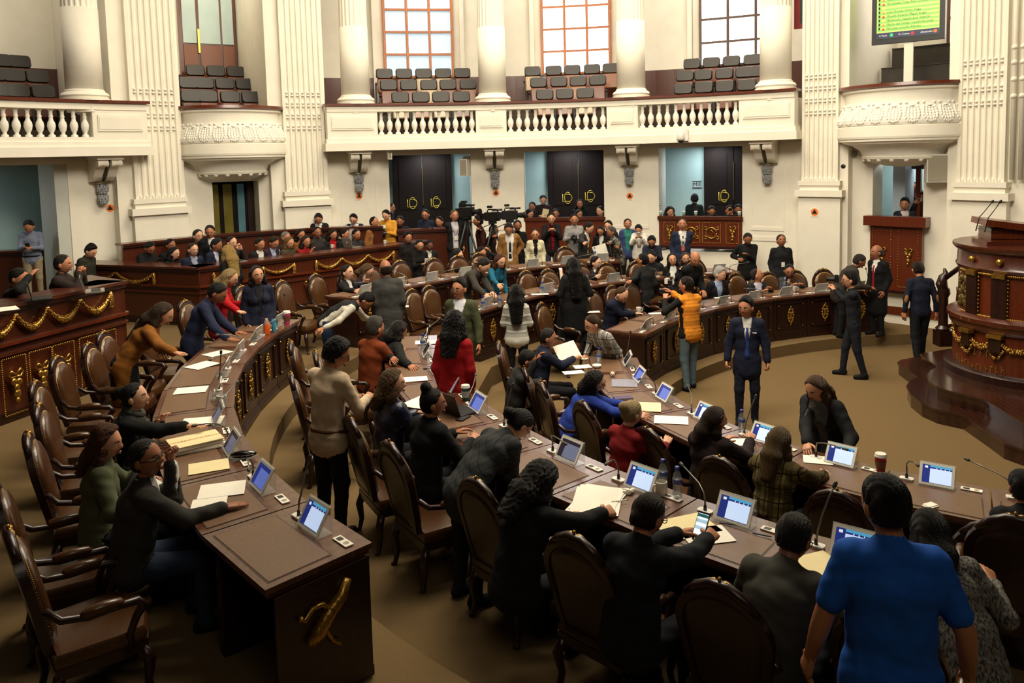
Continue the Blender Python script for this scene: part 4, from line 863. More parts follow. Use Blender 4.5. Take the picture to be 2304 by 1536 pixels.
def npmesh(name,V,Qs,mats,smooth=True,mi=None):
    me=bpy.data.meshes.new(name); nv=len(V); sizes=np.array([len(q) for q in Qs],np.int32) if not isinstance(Qs,np.ndarray) else np.full(len(Qs),Qs.shape[1],np.int32)
    flat=np.concatenate([np.asarray(q) for q in Qs]).astype(np.int32) if not isinstance(Qs,np.ndarray) else Qs.ravel().astype(np.int32)
    me.vertices.add(nv); me.vertices.foreach_set('co',np.asarray(V,np.float32).ravel()); me.loops.add(len(flat)); me.loops.foreach_set('vertex_index',flat)
    me.polygons.add(len(sizes)); st=np.zeros(len(sizes),np.int32); st[1:]=np.cumsum(sizes)[:-1]; me.polygons.foreach_set('loop_start',st)
    if smooth: me.polygons.foreach_set('use_smooth',[True]*len(sizes))
    for m in mats: me.materials.append(m)
    if mi is not None: me.polygons.foreach_set('material_index',np.asarray(mi,np.int32))
    me.update(calc_edges=True); me.validate(); return me
# ---- head template (face looks along +y, centre of the skull at the origin, crown at z .118)
def head_template(nu,nv):
    V=[];Fc=[]
    for i in range(nv+1):
        th=math.pi*i/nv
        for j in range(nu):
            ph=2*math.pi*j/nu; x,y,z=math.sin(th)*math.sin(ph),math.sin(th)*math.cos(ph),math.cos(th)
            X,Y,Z=x*.077,y*.097,z*.118
            fr=max(0,y)
            if z<0: X*=1-.33*(-z)**1.5*(.5+.5*fr); Y=Y*(1-.12*(-z)) if y>0 else Y*(1-.35*(-z)**1.4)
            if y>0: Y=Y*(1-.04*fr)
            g=lambda cx,cz,sx,sz:math.exp(-((X-cx)/sx)**2-((Z-cz)/sz)**2)*fr
            Y+=.024*g(0,-.028,.012,.017)+.012*g(0,-.005,.009,.02)+.006*g(0,.022,.045,.012)-.010*(g(.031,.0,.018,.014)+g(-.031,.0,.018,.014))+.007*g(0,-.066,.02,.01)+.008*g(0,-.098,.022,.016)+.004*(g(.04,-.03,.02,.02)+g(-.04,-.03,.02,.02))-.004*g(0,-.083,.03,.006)
            V.append((X,Y,Z))
    for i in range(nv):
        for j in range(nu):
            k=(j+1)%nu; Fc.append((i*nu+j,(i+1)*nu+j,(i+1)*nu+k,i*nu+k))
    m=MB(); m.add(V,Fc,0)
    for s in (-1,1):
        m.ell((s*.079,-.008,-.012),(.012,.022,.032),8,6,0,Matrix.Rotation(s*.25,3,'Z')); m.ell((s*.03,.077,-.001),(.014,.012,.008),8,5,1); m.ell((s*.03,.0855,-.001),(.006,.005,.0065),6,4,2)
        m.tube([(s*.013,.0915,.017),(s*.03,.089,.022),(s*.05,.074,.015)],[.004,.0045,.002],5,3)
    m.tube([(-.023,.0815,-.066),(-.01,.0925,-.063),(0,.0935,-.065),(.01,.0925,-.063),(.023,.0815,-.066)],[.003,.0055,.005,.0055,.003],6,4)
    m.tube([(-.02,.082,-.07),(0,.093,-.074),(.02,.082,-.07)],[.003,.006,.003],6,4)
    return m
HEADHI,HEADLO=head_template(32,26),head_template(22,18)
def hand_template(curl,spread=.06):
    """right hand: wrist at origin, fingers along +y, back of hand +z, thumb towards -x"""
    m=MB(); m.loft([[Vector((sx*w,y,sz*t)) for sx,sz in ((-1,-.6),(-.6,-1),(.6,-1),(1,-.6),(1,.6),(.6,1),(-.6,1),(-1,.6))] for y,w,t in ((-.03,.026,.02),(.0,.027,.019),(.03,.036,.016),(.07,.042,.014),(.092,.04,.012))])
    for x,L,a in ((-.031,.072,-1),(-.011,.082,-.3),(.01,.076,.35),(.03,.06,1)):
        p=Vector((x,.085,0)); d=Vector((math.sin(a*spread),math.cos(a*spread),0)); pts=[p-d*.012,p]; ang=0
        for q,fr in enumerate((.45,.32,.23)):
            ang+=curl*(.75,1.0,.7)[q]; e=Vector((d.x*math.cos(ang),d.y*math.cos(ang),-math.sin(ang))); p=p+e*L*fr; pts.append(p)
        m.tube(pts,[.0095,.0095,.009,.0082,.0062],6)
    p=Vector((-.03,.018,-.004)); c=min(curl,.8); m.tube([p,p+Vector((-.03,.028,-.006-.01*c)),p+Vector((-.045+.01*c,.055,-.012-.02*c)),p+Vector((-.048+.03*c,.082-.012*c,-.018-.032*c))],[.015,.0125,.0105,.0075],6)
    return m
HANDS={'flat':hand_template(.1,.1),'relax':hand_template(.42),'grip':hand_template(.95,.02),'fist':hand_template(1.35,.0)}
SKINS={'a':(200,144,110),'b':(182,122,88),'c':(156,100,70),'d':(216,164,132),'e':(112,72,52)}
EYEW=mat('eye_white',srgb(225,218,208),.3); EYED=mat('eye_iris',srgb(34,22,16),.2)
def skin(k): return mat('skin_'+k,srgb(*SKINS[k]),.48,0,.05,30,.05,spec=.4)
def lips(k): c=SKINS[k]; return mat('lips_'+k,srgb(int(c[0]*.82),int(c[1]*.62),int(c[2]*.6)),.45)
def haircol(c):
    return mat('hair_%d_%d_%d'%c,srgb(*c),.5,0,.4,30,.6,kind='wave',stretch=(3,3,.8),spec=.3)
def cloth(c,rough=.85):
    if isinstance(c,str): return PATT[c]()
    return mat('cloth_%d_%d_%d'%c,srgb(*c),rough,0,.12,14,.18,spec=.25)
def pattern(name,build):
    if name in _M: return _M[name]
    m=bpy.data.materials.new(name); m.use_nodes=True; _M[name]=m; nt=m.node_tree; b=nt.nodes['Principled BSDF']; b.inputs['Roughness'].default_value=.9; b.inputs['Specular IOR Level'].default_value=.2
    tc=nt.nodes.new('ShaderNodeTexCoord'); sp=nt.nodes.new('ShaderNodeSeparateXYZ'); nt.links.new(tc.outputs['Object'],sp.inputs[0]); nt.links.new(build(nt,tc,sp),b.inputs['Base Color']); return m
def _math(nt,op,a,b=None):
    n=nt.nodes.new('ShaderNodeMath'); n.operation=op
    for i,x in enumerate((a,b)):
        if x is None: continue
        if isinstance(x,(int,float)): n.inputs[i].default_value=x
        else: nt.links.new(x,n.inputs[i])
    return n.outputs[0]
def _mix(nt,f,a,b):
    n=nt.nodes.new('ShaderNodeMix'); n.data_type='RGBA'
    if isinstance(f,(int,float)): n.inputs['Factor'].default_value=f
    else: nt.links.new(f,n.inputs['Factor'])
    for key,x in ((6,a),(7,b)):
        if isinstance(x,tuple): n.inputs[key].default_value=x+(1,)
        else: nt.links.new(x,n.inputs[key])
    return n.outputs[2]
def stripes(nt,v,freq,width): return _math(nt,'LESS_THAN',_math(nt,'FRACT',_math(nt,'MULTIPLY',v,freq)),width)
def p_plaid(name,base,l1,l2,fr):
    def bld(nt,tc,sp):
        c=_mix(nt,stripes(nt,sp.outputs[0],fr,.45),srgb(*base),srgb(*l1)); c=_mix(nt,_math(nt,'MULTIPLY',stripes(nt,sp.outputs[2],fr,.45),.55),c,srgb(*l1))
        c=_mix(nt,_math(nt,'MAXIMUM',stripes(nt,_math(nt,'ADD',sp.outputs[0],.03),fr,.08),stripes(nt,_math(nt,'ADD',sp.outputs[2],.03),fr,.08)),c,srgb(*l2)); return c
    return lambda:pattern(name,bld)
def p_nordic(nt,tc,sp):
    zig=_math(nt,'PINGPONG',_math(nt,'MULTIPLY',sp.outputs[0],1.0),.025); row=_math(nt,'FRACT',_math(nt,'MULTIPLY',sp.outputs[2],8.5))
    d=_math(nt,'LESS_THAN',_math(nt,'ABSOLUTE',_math(nt,'SUBTRACT',_math(nt,'PINGPONG',_math(nt,'ADD',_math(nt,'MULTIPLY',sp.outputs[2],1.0),zig),.02),.01)),.0045)
    band=_math(nt,'LESS_THAN',row,.62); edge=_math(nt,'LESS_THAN',_math(nt,'ABSOLUTE',_math(nt,'SUBTRACT',row,.66)),.04)
    lim=_math(nt,'GREATER_THAN',sp.outputs[2],.84)
    return _mix(nt,_math(nt,'MULTIPLY',lim,_math(nt,'MAXIMUM',_math(nt,'MULTIPLY',d,band),edge)),srgb(206,204,192),srgb(78,78,76))
def p_camo(nt,tc,sp):
    n=nt.nodes.new('ShaderNodeTexNoise'); n.inputs['Scale'].default_value=16; n.inputs['Detail'].default_value=6; n.inputs['Distortion'].default_value=2; nt.links.new(tc.outputs['Object'],n.inputs['Vector'])
    r=nt.nodes.new('ShaderNodeValToRGB'); r.color_ramp.interpolation='CONSTANT'; e=r.color_ramp.elements; e[0].color=srgb(34,32,28)+(1,); e[1].position=.47; e[1].color=srgb(92,88,78)+(1,); x=e.new(.58); x.color=srgb(150,146,134)+(1,); nt.links.new(n.outputs['Fac'],r.inputs[0]); return r.outputs[0]
def p_knit(nt,tc,sp):
    n=nt.nodes.new('ShaderNodeTexNoise'); n.inputs['Scale'].default_value=90; n.inputs['Detail'].default_value=3; mp=nt.nodes.new('ShaderNodeMapping'); mp.inputs['Scale'].default_value=(1,1,.35); nt.links.new(tc.outputs['Object'],mp.inputs[0]); nt.links.new(mp.outputs[0],n.inputs['Vector'])
    r=nt.nodes.new('ShaderNodeValToRGB'); e=r.color_ramp.elements; e[0].position=.35; e[0].color=srgb(46,44,42)+(1,); e[1].position=.7; e[1].color=srgb(150,146,138)+(1,); nt.links.new(n.outputs['Fac'],r.inputs[0]); return r.outputs[0]
def p_quilt(nt,tc,sp):
    a=_math(nt,'ADD',sp.outputs[0],sp.outputs[2]); b=_math(nt,'SUBTRACT',sp.outputs[0],sp.outputs[2])
    return _mix(nt,_math(nt,'MAXIMUM',stripes(nt,a,16,.08),stripes(nt,b,16,.08)),srgb(56,58,58),srgb(28,29,30))
PATT={'plaid_olive':p_plaid('plaid_olive',(112,98,56),(70,62,34),(34,28,20),9.),'plaid_grey':p_plaid('plaid_grey',(196,192,182),(120,118,114),(60,58,58),8.),'plaid_red':p_plaid('plaid_red',(140,18,20),(40,12,14),(20,10,12),9.),
 'nordic':lambda:pattern('nordic_knit',p_nordic),'camo':lambda:pattern('camo_cloth',p_camo),'knit':lambda:pattern('grey_knit',p_knit),'quilt':lambda:pattern('quilted_cloth',p_quilt)}
def rotm(yaw,pitch,roll): # head frame: yaw to own right positive, pitch down positive, roll to own right positive
    return Matrix.Rotation(-math.radians(yaw),3,'Z')@Matrix.Rotation(-math.radians(pitch),3,'X')@Matrix.Rotation(math.radians(roll),3,'Y')
def hair_mesh(style,hscale,v):
    L={'long':.30,'mid':.2,'bob':.13,'xlong':.4}.get(style.split('+')[0],0); cur='curly' in style
    lo=[-.19,-.27,-.14-L]; hi=[.19,.15,.2]; F_=Field(lo,hi,v); r=.012 if cur else .0
    st=style.split('+')[0]
    F_.cap((0,-.008,-.012),(0,-.008,.038),.0815+r,.0835+r,1,1.21,(0,1,0)); F_.cap((0,-.032,-.05),(0,-.024,.0),.062+r,.078+r,1,1.0)
    if 'vol' in style: F_.cap((0,.035,.085),(0,-.03,.085),.046,.058,1,1.15,(1,0,0))
    cutz=-.07
    if L:
        cutz=-.1-L
        F_.cap((0,-.06,.0),(0,-.115,-.11),.06+r,.055+r,1,1.45,(1,0,0)); F_.cap((0,-.115,-.11),(0,-.165,-.08-L),.055+r,.036+r,1,1.6,(1,0,0))
        for s in (-1,1): F_.cap((s*.064,.005,.03),(s*.085,-.01,-.1),.03+r,.03+r,1,1.3,(0,1,0)); F_.cap((s*.085,-.01,-.1),(s*.1,.0,-.09-L*.7),.03+r,.022+r,1,1.3,(0,1,0))
    if st=='bun': F_.cap((0,-.115,.05),(0,-.115,.055),.047,.047,1)
    if st=='topbun': F_.cap((0,-.06,.13),(0,-.06,.135),.045,.045,1)
    if st=='pony': F_.cap((0,-.1,.03),(0,-.15,-.02),.028,.034,1); F_.cap((0,-.15,-.02),(0,-.13,-.14),.034,.016,1)
    if st=='lowpony': F_.cap((0,-.1,-.03),(0,-.12,-.16),.03,.02,1)
    fwd=.055 if not L else .05
    def fn(X,Y,Z):
        pl=.86*(Y-fwd)-.5*(Z-.068)+.0*X
        pl=np.where(Z<-.02,Y-(-.006 if not L else .035)+.25*(Z+.02)*0,pl) if True else pl
        m=np.maximum(pl,cutz-Z+.0*Y+.0*X)
        if st=='bald': m=np.maximum(m,Z-.035+.35*(Y+.1)*0)
        if st=='receding': m=np.maximum(m,.86*(Y-.02)-.5*(Z-.068))
        return m+.0*X
    Xg,Yg,Zg=np.meshgrid(*F_.ax,indexing='ij',sparse=True); pl=.86*(Yg-fwd)-.5*(Zg-.068)+0*Xg
    pl=np.where(Zg<-.02,Yg-(-.006 if not L else .035),pl)
    if not L: pl=np.maximum(pl,cutz-Zg)                      # hair thins out towards the hairline and the nape
    if st=='receding': pl=np.maximum(pl,.86*(Yg-.02)-.5*(Zg-.068))
    F_.f=(F_.f+(.009 if not L else .005)*np.exp(np.minimum(pl,0)/.016)).astype(np.float32)
    F_.cut(fn)
    if cur:
        X,Y,Z=np.meshgrid(*F_.ax,indexing='ij',sparse=True); F_.f=F_.f+(.011*np.sin(X*150+1.3*np.sin(Z*90))*np.sin(Y*140+1.1)*np.sin(Z*130+X*60)).astype(np.float32)
    V,Q,n=surfnet(F_.f,F_.org,v)
    if not cur and len(V): V=V+n*(.0025*np.sin(V[:,0:1]*260+V[:,1:2]*190+2*np.sin(V[:,2:3]*40)))
    return V*hscale,Q
_hc={}
PEOPLE={}
def person(label,head,floor=0,face=0,pose='stand',H=1.7,lean=4,side=0,twist=0,hd=(0,5,0),L=None,R=None,handL='relax',handR='relax',top=('jacket',(20,20,24)),shirt=None,pants=(24,24,28),shoes=(18,14,12),hair=('short',(22,18,16)),sk='b',fem=False,fat=1.,v=None,opening=None,tie=None,glasses=False,beard=None,short=False,skirt=0,stride=0,legs=True,sleeve2=None,coat=.0,scarf=None,lany=None,belt=None,hipz=None,crown=None,vest=None,fit=None,patch=None,pocket=None):
    H*=.945; s=H/1.70; w=(.15 if fem else .162)*s*(.85+.15*fat)
    if pose=='sit': hz=.53*(hipz or 1)
    else: hz=.90*s*(hipz or 1)
    if fit is not None and crown is None:                     # stand or sit at a given distance behind a desk row, height following the photograph
        (c_,R_),o_=fit; d_=ray(*head); q_=(R_+o_)**2; A_=d_[0]**2+d_[1]**2; B_=-2*(c_[0]*d_[0]+c_[1]*d_[1]); C_=c_[0]**2+c_[1]**2-q_; t_=(-B_+math.sqrt(max(0,B_*B_-4*A_*C_)))/(2*A_); crown=Vector(CAM+d_*t_)
        est=hz+.79*s*math.cos(math.radians(lean))**.7
        if pose=='sit': hz=max(.40,min(.66,hz+crown.z-floor-est))
        else: k_=max(.86,min(1.12,(crown.z-floor)/est)); s*=k_; hz*=k_; w*=k_
    def dr(l,sd): l=math.radians(l); sd=math.radians(sd); return Vector((math.sin(sd),math.sin(l),math.cos(l)*math.cos(sd))).normalized()
    p0=Vector((0,0,hz)); p1=p0+dr(lean*.75,side*.7)*.19*s; p2=p1+dr(lean*1.0,side)*.19*s; p3=p2+dr(lean*1.12,side)*.155*s
    tw=math.radians(twist); lat=Vector((math.cos(tw),-math.sin(tw),0)); up=dr(lean,side); lat=(lat-up*lat.dot(up)).normalized(); fwd=up.cross(lat).normalized()
    if fwd.y<0 and abs(twist)<90: fwd=-fwd
    HM=rotm(hd[0]+twist,hd[1],hd[2]); far_=crown is not None or (head is not None and head[1]<720)
    nd=(dr(lean*.7,side*.6)+HM@Vector((0,.25,1))).normalized()
    hs=1.05*(s**.5)*(.97 if fem else 1.)*(1.09 if far_ else 1.); hc=p3+nd*.075*s+HM@Vector((0,.022,.088))*hs
    cr=hc+HM@Vector((0,-.01,.128))*hs
    hdg=math.radians(face); RZ=Matrix.Rotation(-hdg,3,'Z')
    if crown is None: wc=at(head[0],head[1],floor+cr.z)
    else: wc=Vector(crown)
    off=RZ@cr; base=Vector((wc.x-off.x,wc.y-off.y,floor)); inv=RZ.transposed()
    dist=(wc-Vector(CAM)).length
    if v is None: v=.0135 if dist<6.5 else .0165 if dist<9.5 else .021
    def loc(t):
        if isinstance(t[0],str): return inv@(at(t[1],t[2],t[3])-base)
        return Vector(t)*s if False else Vector(t)
    ua,fa=.285*s,.25*s; arms=[]
    for sd,t,hm in ((-1,L,handL),(1,R,handR)):
        S_=p3-up*.05*s+lat*w*sd+Vector((0,0,-.0))
        if t is None: T=S_+Vector((sd*.035,.05,-.5*s)); pole=Vector((sd*.4,-1,0)); hmode='hang'
        else: T=loc(t); pole=Vector((sd*.5,-.5,-.7)); hmode='tgt'
        d=T-S_; D=min(d.length,(ua+fa)*.985); d=d.normalized() if d.length>1e-5 else Vector((0,0,-1)); T=S_+d*D
        c=(ua*ua+D*D-fa*fa)/(2*ua*D); h_=math.sqrt(max(0,1-c*c))*ua; pp=(pole-d*pole.dot(d)).normalized(); E_=S_+d*c*ua+pp*h_
        arms.append((S_,E_,T,hmode,hm,sd))
    jk=top[0] in('jacket','coat','cardigan','leather'); ex=.007 if jk else .003; fb=fat
    lo=[1e9]*3; hi=[-1e9]*3; prims=[]
    def P(a,b,ra,rb,lab,k=1.,wv=None,bl=.03):
        prims.append((a,b,ra,rb,lab,k,wv,bl))
        for q in range(3): lo[q]=min(lo[q],min(a[q],b[q])-max(ra,rb)*k-.03); hi[q]=max(hi[q],max(a[q],b[q])+max(ra,rb)*k+.03)
    hk=1.5 if not fem else 1.55
    P(p0-up*.03,p1,.105*s*fb+ex,.098*s*fb+ex,1,hk,lat); P(p1,p2,(.1 if not fem else .088)*s*fb+ex,(.11 if not fem else .1)*s*fb+ex,1,1.42,lat); P(p2,p3-up*.05*s,.108*s+ex,.075*s+ex,1,1.5,lat)
    if fem:
        for sd in (-1,1): P(p2+fwd*.07*s+lat*sd*.07*s-up*.03,p2+fwd*.075*s+lat*sd*.07*s-up*.035,.058*s,.058*s,1)
    P(arms[0][0]+lat*.02,arms[1][0]-lat*.02,.058*s+ex,.058*s+ex,1); P(p3-up*.03,p3+nd*.02,.062*s,.056*s,1)
    for S_,E_,T,hm,hmode,sd in arms:
        P(S_,S_+(E_-S_)*(.72 if short else 1),.052*s*(.7+.3*fb)+ex,(.052 if short else .043)*s+ex,1)
        e2=E_+(T-E_)*.9
        if not short: P(E_,e2,.042*s+ex,.033*s+ex,1)
    hips=[p0+Vector((sd*.085*s,0,-.02)) for sd in (-1,1)]; feet=[]
    if legs:
        for sd,hp in zip((-1,1),hips):
            if pose=='sit': kn=Vector((sd*.12,.43*s,hz-.05)); an=Vector((sd*.13,.42*s,.09))
            else:
                yo=stride*sd*.5; an=Vector((sd*.1,yo,.085)); kn=(hp+an)/2+Vector((sd*.01,.035,0)); 
            P(hp,kn,.088*s*fb,.062*s,2); P(kn,an,.06*s,.045*s,2); P(an+Vector((0,-.03,-.04)),an+Vector((sd*.02,.13,-.055)),.04,.036,3)
            feet.append(an)
    else: P(p0,p0-Vector((0,0,.12)),.13,.13,2,1.3,lat)
    if skirt: 
        if pose=='stand': P(p0,p0-Vector((0,0,skirt)),.135*s,.15*s,2 if skirt>0 and top[0]!='dress' else 1,1.25,lat)
    if coat and pose!='sit': P(p0,p0-Vector((0,0,coat))+Vector((0,-.0,0)),.118*s*fb+ex,.125*s*fb+ex,1,1.42,lat)
    F_=Field(lo,hi,v)
    for a,b,ra,rb,lab,k,wv,bl in prims: F_.cap(a,b,ra,rb,lab,k,wv,bl)
    V,Q,N=surfnet(F_.f,F_.org,v)
    ii=np.clip(np.round((V-F_.org)/v).astype(int),0,F_.n-1); lab=F_.L[ii[:,0],ii[:,1],ii[:,2]].astype(int)
    if opening:                                              # open jacket front: shirt shows in a tapering slot
        w0,w1=opening; rel=V-np.array(p0); a_=rel@np.array(up)/ .5/s; u_=rel@np.array(lat); f_=rel@np.array(fwd)
        lim=np.where(a_>.33,w0+(w1-w0)*(a_-.33)/.6,w0); m=(lab==1)&(np.abs(u_)<lim)&(N@np.array(fwd)>.15)&(a_>(.14 if w0<.03 else -.1))&(f_<.19*s)&(np.abs(rel[:,2])<2); lab[m]=4
        near=(np.abs(np.abs(u_)-lim)<.62*v)&(N@np.array(fwd)>.1)&(a_>-.1)&((lab==1)|(lab==4)); dl_=(np.sign(u_)*lim-u_)*near; V=V+dl_[:,None]*np.array(lat)[None,:]
    if vest: 
        for S_,E_,T,hm,hmode,sd in arms:
            rel=V-np.array(S_); ax=np.array((E_-S_).normalized()); m=(lab==1)&((rel@ax)>.03)&(np.abs((V-np.array(p2))@np.array(lat))>w*.86); lab[m]=4
            rel=V-np.array(E_); m=(lab==1)&(np.linalg.norm(rel,axis=1)<.31)&(np.abs((V-np.array(p2))@np.array(lat))>w*.95); lab[m]=4
    root=None
    # body: one mesh with the whole figure (trunk and limbs under the clothes, neck, head, hands)
    b=MB(); cV,cQ,cN=surfnet(F_.f[::2,::2,::2]+.007,F_.org,2*v); b.add(cV,[tuple(q) for q in cQ],0)
    b.tube([p3-nd*.05,p3+nd*.03,hc+HM@Vector((0,-.012,-.06))*hs,hc+HM@Vector((0,-.01,-.02))*hs],[.062*s,.055*s,.052*s,.05*s],12,0)
    hm_=HEADHI if dist<9 else HEADLO
    hv=[hc+HM@(Vector(q)*hs) for q in hm_.v]; n0=len(b.v); b.v+= [tuple(q) for q in hv]; b.f+=[tuple(i+n0 for i in f) for f in hm_.f]; b.m+=hm_.m
    hands={}
    for S_,E_,T,hm,hmode,sd in arms:
        fd=(T-E_).normalized()
        if short: b.tube([E_+(S_-E_)*.6,E_+(S_-E_)*.3,E_,E_+(T-E_)*.35,T],[.05*s,.047*s,.043*s,.042*s,.028*s],10,0)
        if hm=='hang': yv=(fd+Vector((0,.15,0))).normalized(); zv=Vector((sd,.1,0))
        elif hmode=='flat': yv=Vector((fd.x,fd.y,-.05 if abs(fd.z)<.9 else .0)).normalized(); zv=Vector((0,0,1))
        else: yv=fd; zv=Vector((sd*.5,-.4,.75))
        zv=(zv-yv*zv.dot(yv)).normalized(); xv=yv.cross(zv); M=Matrix((xv,yv,zv)).transposed(); tm=HANDS[hmode]; n0=len(b.v)
        hv=[T+M@(Vector((q[0]*(1 if sd>0 else -1),q[1],q[2]))*s) for q in tm.v]; b.v+=[tuple(q) for q in hv]; b.f+=[tuple(i+n0 for i in (f if sd>0 else f[::-1])) for f in tm.f]; b.m+=tm.m
        hands[sd]=base+RZ@(T+M@Vector((0,.1,-.02)))
    sm=skin(sk); hcol=haircol(hair[1]); root=b.build('person',[sm,EYEW,EYED,hcol,lips(sk)],None,True)
    root.location=base; root.rotation_euler=(0,0,-hdg); tag(root,label,'person')
    names={1:top[0] if top[0] not in('leather',) else 'leather_jacket',2:'trousers' if not skirt else 'skirt',3:'shoes',4:'shirt'}
    cols={1:top[1],2:pants,3:shoes,4:sleeve2 or shirt or (225,222,215)}
    offs={1:.010 if jk else .006,2:.005,3:.004,4:.003}
    fl=np.sort(lab[Q],axis=1)[:,1]
    rng=np.random.RandomState(abs(hash(label))%9999 if False else len(label)*37)
    wr=.003*np.sin(V[:,0]*38+V[:,2]*26+2*np.sin(V[:,2]*19+1))*np.sin(V[:,2]*34+V[:,1]*40-V[:,0]*30+2*np.sin(V[:,0]*17)) if top[0]!='puffer' else np.zeros(len(V))
    for l_ in (1,2,3,4):
        q=Q[fl==l_]
        if not len(q): continue
        used,ix=np.unique(q,return_inverse=True); qq=ix.reshape(q.shape); vv=V[used]; nn=N[used]
        o_=offs[l_]+(wr[used] if l_!=3 else 0)
        if top[0]=='puffer' and l_==1: o_=.008+.012*np.abs(np.sin(((vv-np.array(p0))@np.array(up))*58))
        ov=vv+nn*(o_[:,None] if hasattr(o_,'__len__') else o_)
        e=np.concatenate([qq[:,[0,1]],qq[:,[1,2]],qq[:,[2,3]],qq[:,[3,0]]]); key=e.min(1)*100000+e.max(1); u,ci,c=np.unique(key,return_index=True,return_counts=True); be=e[ci[c==1]]
        if len(be):
            bi=np.unique(be); mp=-np.ones(len(ov),int); mp[bi]=len(ov)+np.arange(len(bi)); iv=vv[bi]-nn[bi]*.008; ov=np.concatenate([ov,iv]); sk_=np.stack([be[:,1],be[:,0],mp[be[:,0]],mp[be[:,1]]],1); qq=np.concatenate([qq,sk_])
        cm=cloth(cols[l_],.32 if top[0]=='leather' and l_==1 else .85) if not(top[0]=='leather' and l_==1) else mat('leatherjk_%d'%cols[1][2],srgb(*cols[1]),.35,0,.15,30,.15)
        link(names[l_],npmesh(names[l_],ov,qq,[cm]),root)
    # hair, glasses, beard, collar, tie
    if hair[0]!='none':
        key=(hair[0],dist<9)
        if key not in _hc: _hc[key]=hair_mesh(hair[0],1.,.0105 if dist<9 else .0135)
        hV,hQ=_hc[key]; M3=np.array(HM)*hs
        link('hair',npmesh('hair',hV@M3.T+np.array(hc),hQ,[hcol]),root)
    if glasses:
        m=MB()
        for sd in (-1,1):
            m.tube([(sd*.031+.024*math.cos(t),.098-.004*abs(math.cos(t)),-.003+.017*math.sin(t)) for t in np.linspace(0,2*math.pi,13)],.0024,5); m.tube([(sd*.055,.092,.003),(sd*.078,.05,.005),(sd*.082,-.01,.0)],.0022,5)
        m.tube([(-.008,.102,.0),(.008,.102,.0)],.0024,5); m.v=[tuple(hc+HM@(Vector(q)*hs)) for q in m.v]; m.build('glasses',DARKM,root,True)
    if beard:
        B_=Field([-.1,-.02,-.15],[.1,.13,.0],.011); B_.cap((0,.03,-.06),(0,.035,-.075),.062,.055,1,1.06,(1,0,0)); B_.cut(lambda X,Y,Z:np.maximum(Z+.035+.25*np.maximum(Y-.06,0)-.02*(np.abs(X)>.045),np.maximum(.012-Y,0)*4)+.0*X)
        B_.cut(lambda X,Y,Z:.013-np.sqrt(X**2+((Z+.067)*1.4)**2+((Y-.1)*.6)**2)+.0*X)
        bv,bq,_=surfnet(B_.f,B_.org,.011); 
        if len(bq): link('beard',npmesh('beard',bv@(np.array(HM)*hs).T+np.array(hc),bq,[haircol(beard)]),root)
    if shirt and (jk or opening or tie):
        m=MB(); R_=.064*s
        for sgn in (0,):
            rs=[]
            for z_,rr in ((-.012,R_*1.12),(.02,R_*1.02),(.034,R_*.98)):
                c=p3+nd*z_; rs.append([c+(lat*math.cos(t)+fwd*math.sin(t)*1.05)*rr-nd*.022*max(0,math.sin(t))**3 for t in np.linspace(0,2*math.pi,17)[:-1]])
            m.loft(rs,0,cap=False)
        m.build('collar',cloth(shirt),root,True)
        for S_,E_,T,hm,hmode,sd in arms:
            if not short: MB().tube([E_+(T-E_)*.86,E_+(T-E_)*.97],[.036*s+ex*.6,.034*s+ex*.6],10).build('cuff',cloth(shirt),root,True)
    if tie:
        pts=[]
        for a_ in np.linspace(.93,.05,9): o_=p0+up*a_*.5*s; pts.append(F_.probe(o_,fwd)+fwd*.012)
        m=MB(); rs=[]
        for k,(p,a_) in enumerate(zip(pts,np.linspace(.93,.05,9))):
            hw=.02 if k==0 else .012 if k==1 else .016+.016*k/8
            rs.append([p-lat*hw,p+lat*hw,p+lat*hw-fwd*.006,p-lat*hw-fwd*.006])
        m.loft(rs); m.build('tie',cloth(tie) if isinstance(tie,tuple) else tie,root,True)
    if scarf:
        m=MB(); 
        for dz,rr in ((.0,.085),(.035,.078),(-.03,.1)): m.tube([p3+nd*dz+(lat*math.cos(t)+fwd*math.sin(t))*rr*s for t in np.linspace(0,2*math.pi,15)],.03*s,8)
        e=F_.probe(p2,fwd); m.tube([p3+fwd*.1,e+fwd*.02,F_.probe(p1,fwd)+fwd*.02],[.035,.045,.05],8); m.build('scarf',cloth(scarf),root,True)
    if lany:
        e=F_.probe(p0+up*.2*s,fwd)+fwd*.02; m=MB()
        for sd in (-1,1): m.tube([p3+lat*sd*.06+fwd*.03,F_.probe(p2+lat*sd*.05,fwd)+fwd*.018,e+up*.05],.004,5)
        m.build('lanyard',cloth(lany[0]),root); bm=MB(); bm.loft([[e+lat*a_*.035+up*b_*.05+fwd*o_ for a_,b_ in ((-1,-1),(1,-1),(1,1),(-1,1))] for o_ in (0,.004)]); bm.build('badge',cloth(lany[1]),root)
    if belt:
        rs=[]; c=p0+up*.055*s
        m=MB(); pts=[F_.probe(c,lat*math.cos(t)+fwd*math.sin(t))+(lat*math.cos(t)+fwd*math.sin(t))*.012 for t in np.linspace(0,2*math.pi,21)]; m.tube(pts,.014,6); m.build('belt',cloth(belt),root,True)
    if patch:
        for S_,E_,T,hm,hmode,sd in arms:
            ax=(T-S_).normalized(); bk=(E_-(S_+T)/2); bk=(bk.normalized()+Vector((0,-.8,0))).normalized(); z_=ax; x_=bk.cross(z_).normalized(); y_=z_.cross(x_)
            MB().ell(E_+bk*.035,(.036,.028,.075),10,6,0,Matrix((x_,y_,z_)).transposed()).build('elbow_patch',cloth(patch),root,True)
